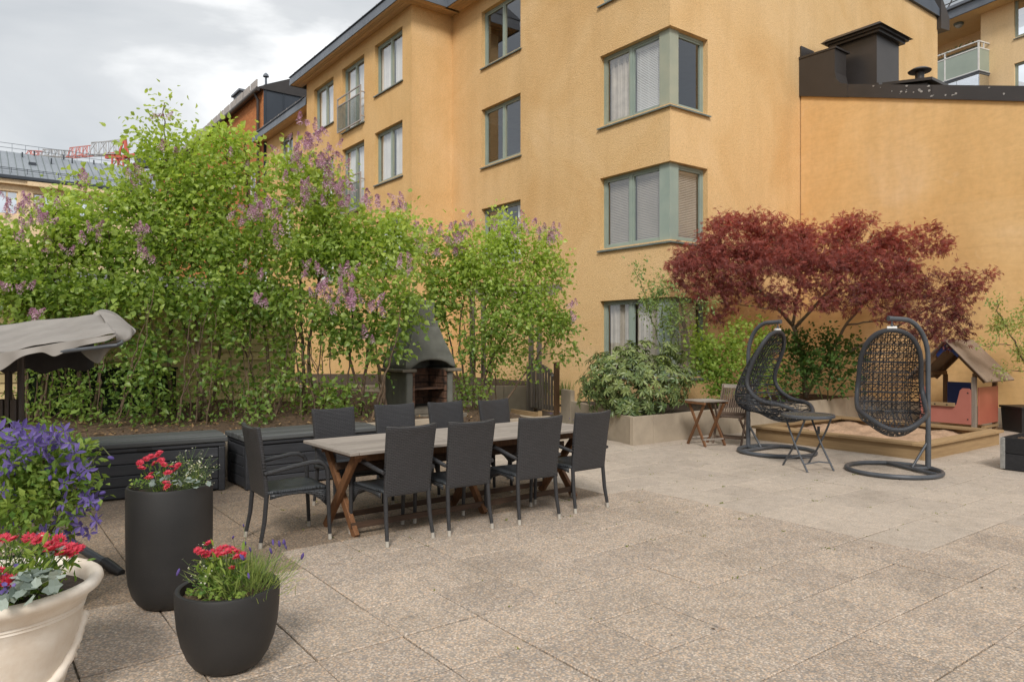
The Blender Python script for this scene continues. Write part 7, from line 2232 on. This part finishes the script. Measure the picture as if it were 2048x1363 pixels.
# short planter
root = np.array([-1.43, 3.64, 0.36])
F2 = [px(u, v, y) for u, v, y in ((418, 1086, 3.62), (396, 1100, 3.58), (404, 1104, 3.54), (412, 1108, 3.56), (425, 1103, 3.6), (440, 1098, 3.62), (450, 1094, 3.58), (456, 1102, 3.55), (464, 1097, 3.6), (470, 1104, 3.56), (478, 1106, 3.58), (484, 1110, 3.55), (474, 1113, 3.52), (446, 1108, 3.52), (433, 1108, 3.56), (465, 1135, 3.56))]
daisies('red daisies leaning over the short dark planter', root, F2, .36, 111, .026, 260, .80, 'red daisies', .055)
chamomile('thin sprays of tiny white blossoms on the near side of the short planter', px(410, 1130, 3.6), .13, 60, 112, 'tiny white blossoms', root + np.array([-.08, .02, 0]), .005)
lavender('lavender', 'lavender with violet heads in the short dark planter', root + np.array([.10, 0, 0]), 900, .25, .19, 113, 17)
groundc = np.array
ivy('low green seedlings on the soil of the short planter', root, [px(u, v, y) for u, v, y in ((390, 1180, 3.55), (410, 1185, 3.5), (440, 1190, 3.48), (470, 1190, 3.48), (400, 1160, 3.6), (430, 1180, 3.52))], 90, .022, 114, 'clem_leaf', 'seedlings')
# urn
root = np.array([-2.28, 3.20, 0.52])
F3 = [px(u, v, y) for u, v, y in ((8, 1076, 3.25), (28, 1078, 3.2), (58, 1076, 3.22), (76, 1080, 3.15), (84, 1074, 3.2), (100, 1088, 3.1), (112, 1096, 3.1), (122, 1090, 3.12), (134, 1100, 3.08), (126, 1108, 3.04), (142, 1092, 3.1), (158, 1096, 3.12), (150, 1104, 3.08), (104, 1100, 3.05), (0, 1172, 2.95), (12, 1156, 2.98), (26, 1162, 2.95), (118, 1078, 3.2), (2, 1140, 3.0))]
daisies('large crimson daisies blooming in the cream stone urn', root, F3, .5, 121, .03, 420, 1.02, 'red daisies', .062)
chamomile('fine yellowish sprays of tiny blossoms in the cream stone urn', px(40, 1120, 3.12), .15, 130, 122, 'tiny white blossoms', root + np.array([.05, 0, 0]), .005)
ivy('silver grey ivy leaves over the front rim of the cream urn', root, [px(u, v, y) for u, v, y in ((45, 1150, 2.95), (75, 1155, 2.95), (55, 1170, 2.92), (90, 1170, 2.92), (30, 1185, 2.9), (60, 1190, 2.88), (15, 1195, 2.88), (85, 1150, 3.0), (110, 1112, 3.05))], 46, .050, 123)
ivy('tiny deep blue flowers between the leaves in the cream urn', root, [px(u, v, y) for u, v, y in ((25, 1140, 2.98), (30, 1165, 2.95), (10, 1180, 2.9))], 26, .018, 124, 'clem_petal', 'blue_lobelia')

# ------------------------------------------------------------------ moss, weeds and litter on the paving
rng = np.random.default_rng(131)
pos = []
for _ in range(330):
    i, j = rng.integers(-2, 18), rng.integers(2, 15)
    b, a = 3.42 + .5 * i, 2.06 + .5 * j
    if rng.random() < .5: b += rng.uniform(-.25, .25)
    else: a += rng.uniform(-.25, .25)
    if b > 8.2 and a > 7.7: continue
    n = int(rng.choice([3, 5, 7, 16], p=[.45, .3, .17, .08]))
    w_ = W(b, a)
    if w_.y < 2.9: continue
    c = np.array([w_.x, w_.y, -.006])
    pos.append(c + rng.normal(size=(n, 3)) * np.array([.016, .016, 0.001]))
pos = np.vstack(pos)
n = len(pos)
tag(cloud('joint_moss', M['moss'], None, T_OVAL, pos, rng.normal(size=(n, 3)) * .6 + np.array([0, 0, .8]), rng.normal(size=(n, 3)), rng.uniform(.008, .022, n), rng.random(n)), kind='stuff')
n = 60
b, a = rng.uniform(-1, 11, n), rng.uniform(1, 8, n)
pos = np.array([tuple(W(x_, y_, .004)) for x_, y_ in zip(b, a)])
pos = pos[(pos[:, 1] > 3)]
n = len(pos)
tag(cloud('fallen_litter', M['mulch'], None, T_OVAL, pos, np.stack([rng.normal(size=n), rng.normal(size=n), np.zeros(n)], 1), np.tile(np.array([0, .1, 1.0]), (n, 1)), rng.uniform(.012, .035, n), rng.random(n)), kind='stuff')

n = 2600
b, a = rng.uniform(-5.8, 7.4, n), rng.uniform(9.08, 13.6, n)
pos = np.array([tuple(W(x_, y_, 0.455 + 0.22 * (y_ - 9.05) / 5.2 - 0.12 * max(0, (x_ - 5.5) / 2) + 0.035 * math.sin(x_ * 2.3 + y_) + 0.025 * math.sin(y_ * 3.1 - x_ * 1.7))) for x_, y_ in zip(b, a)])
nr = rng.normal(size=(n, 3)) * .35 + np.array([0, 0, 1.0])
d = rng.normal(size=(n, 3)); d[:, 2] *= .3
tag(cloud('leaf_litter', M['dry_leaf'], None, T_OVAL, pos, d, nr, rng.uniform(.03, .075, n), rng.random(n)), kind='stuff')
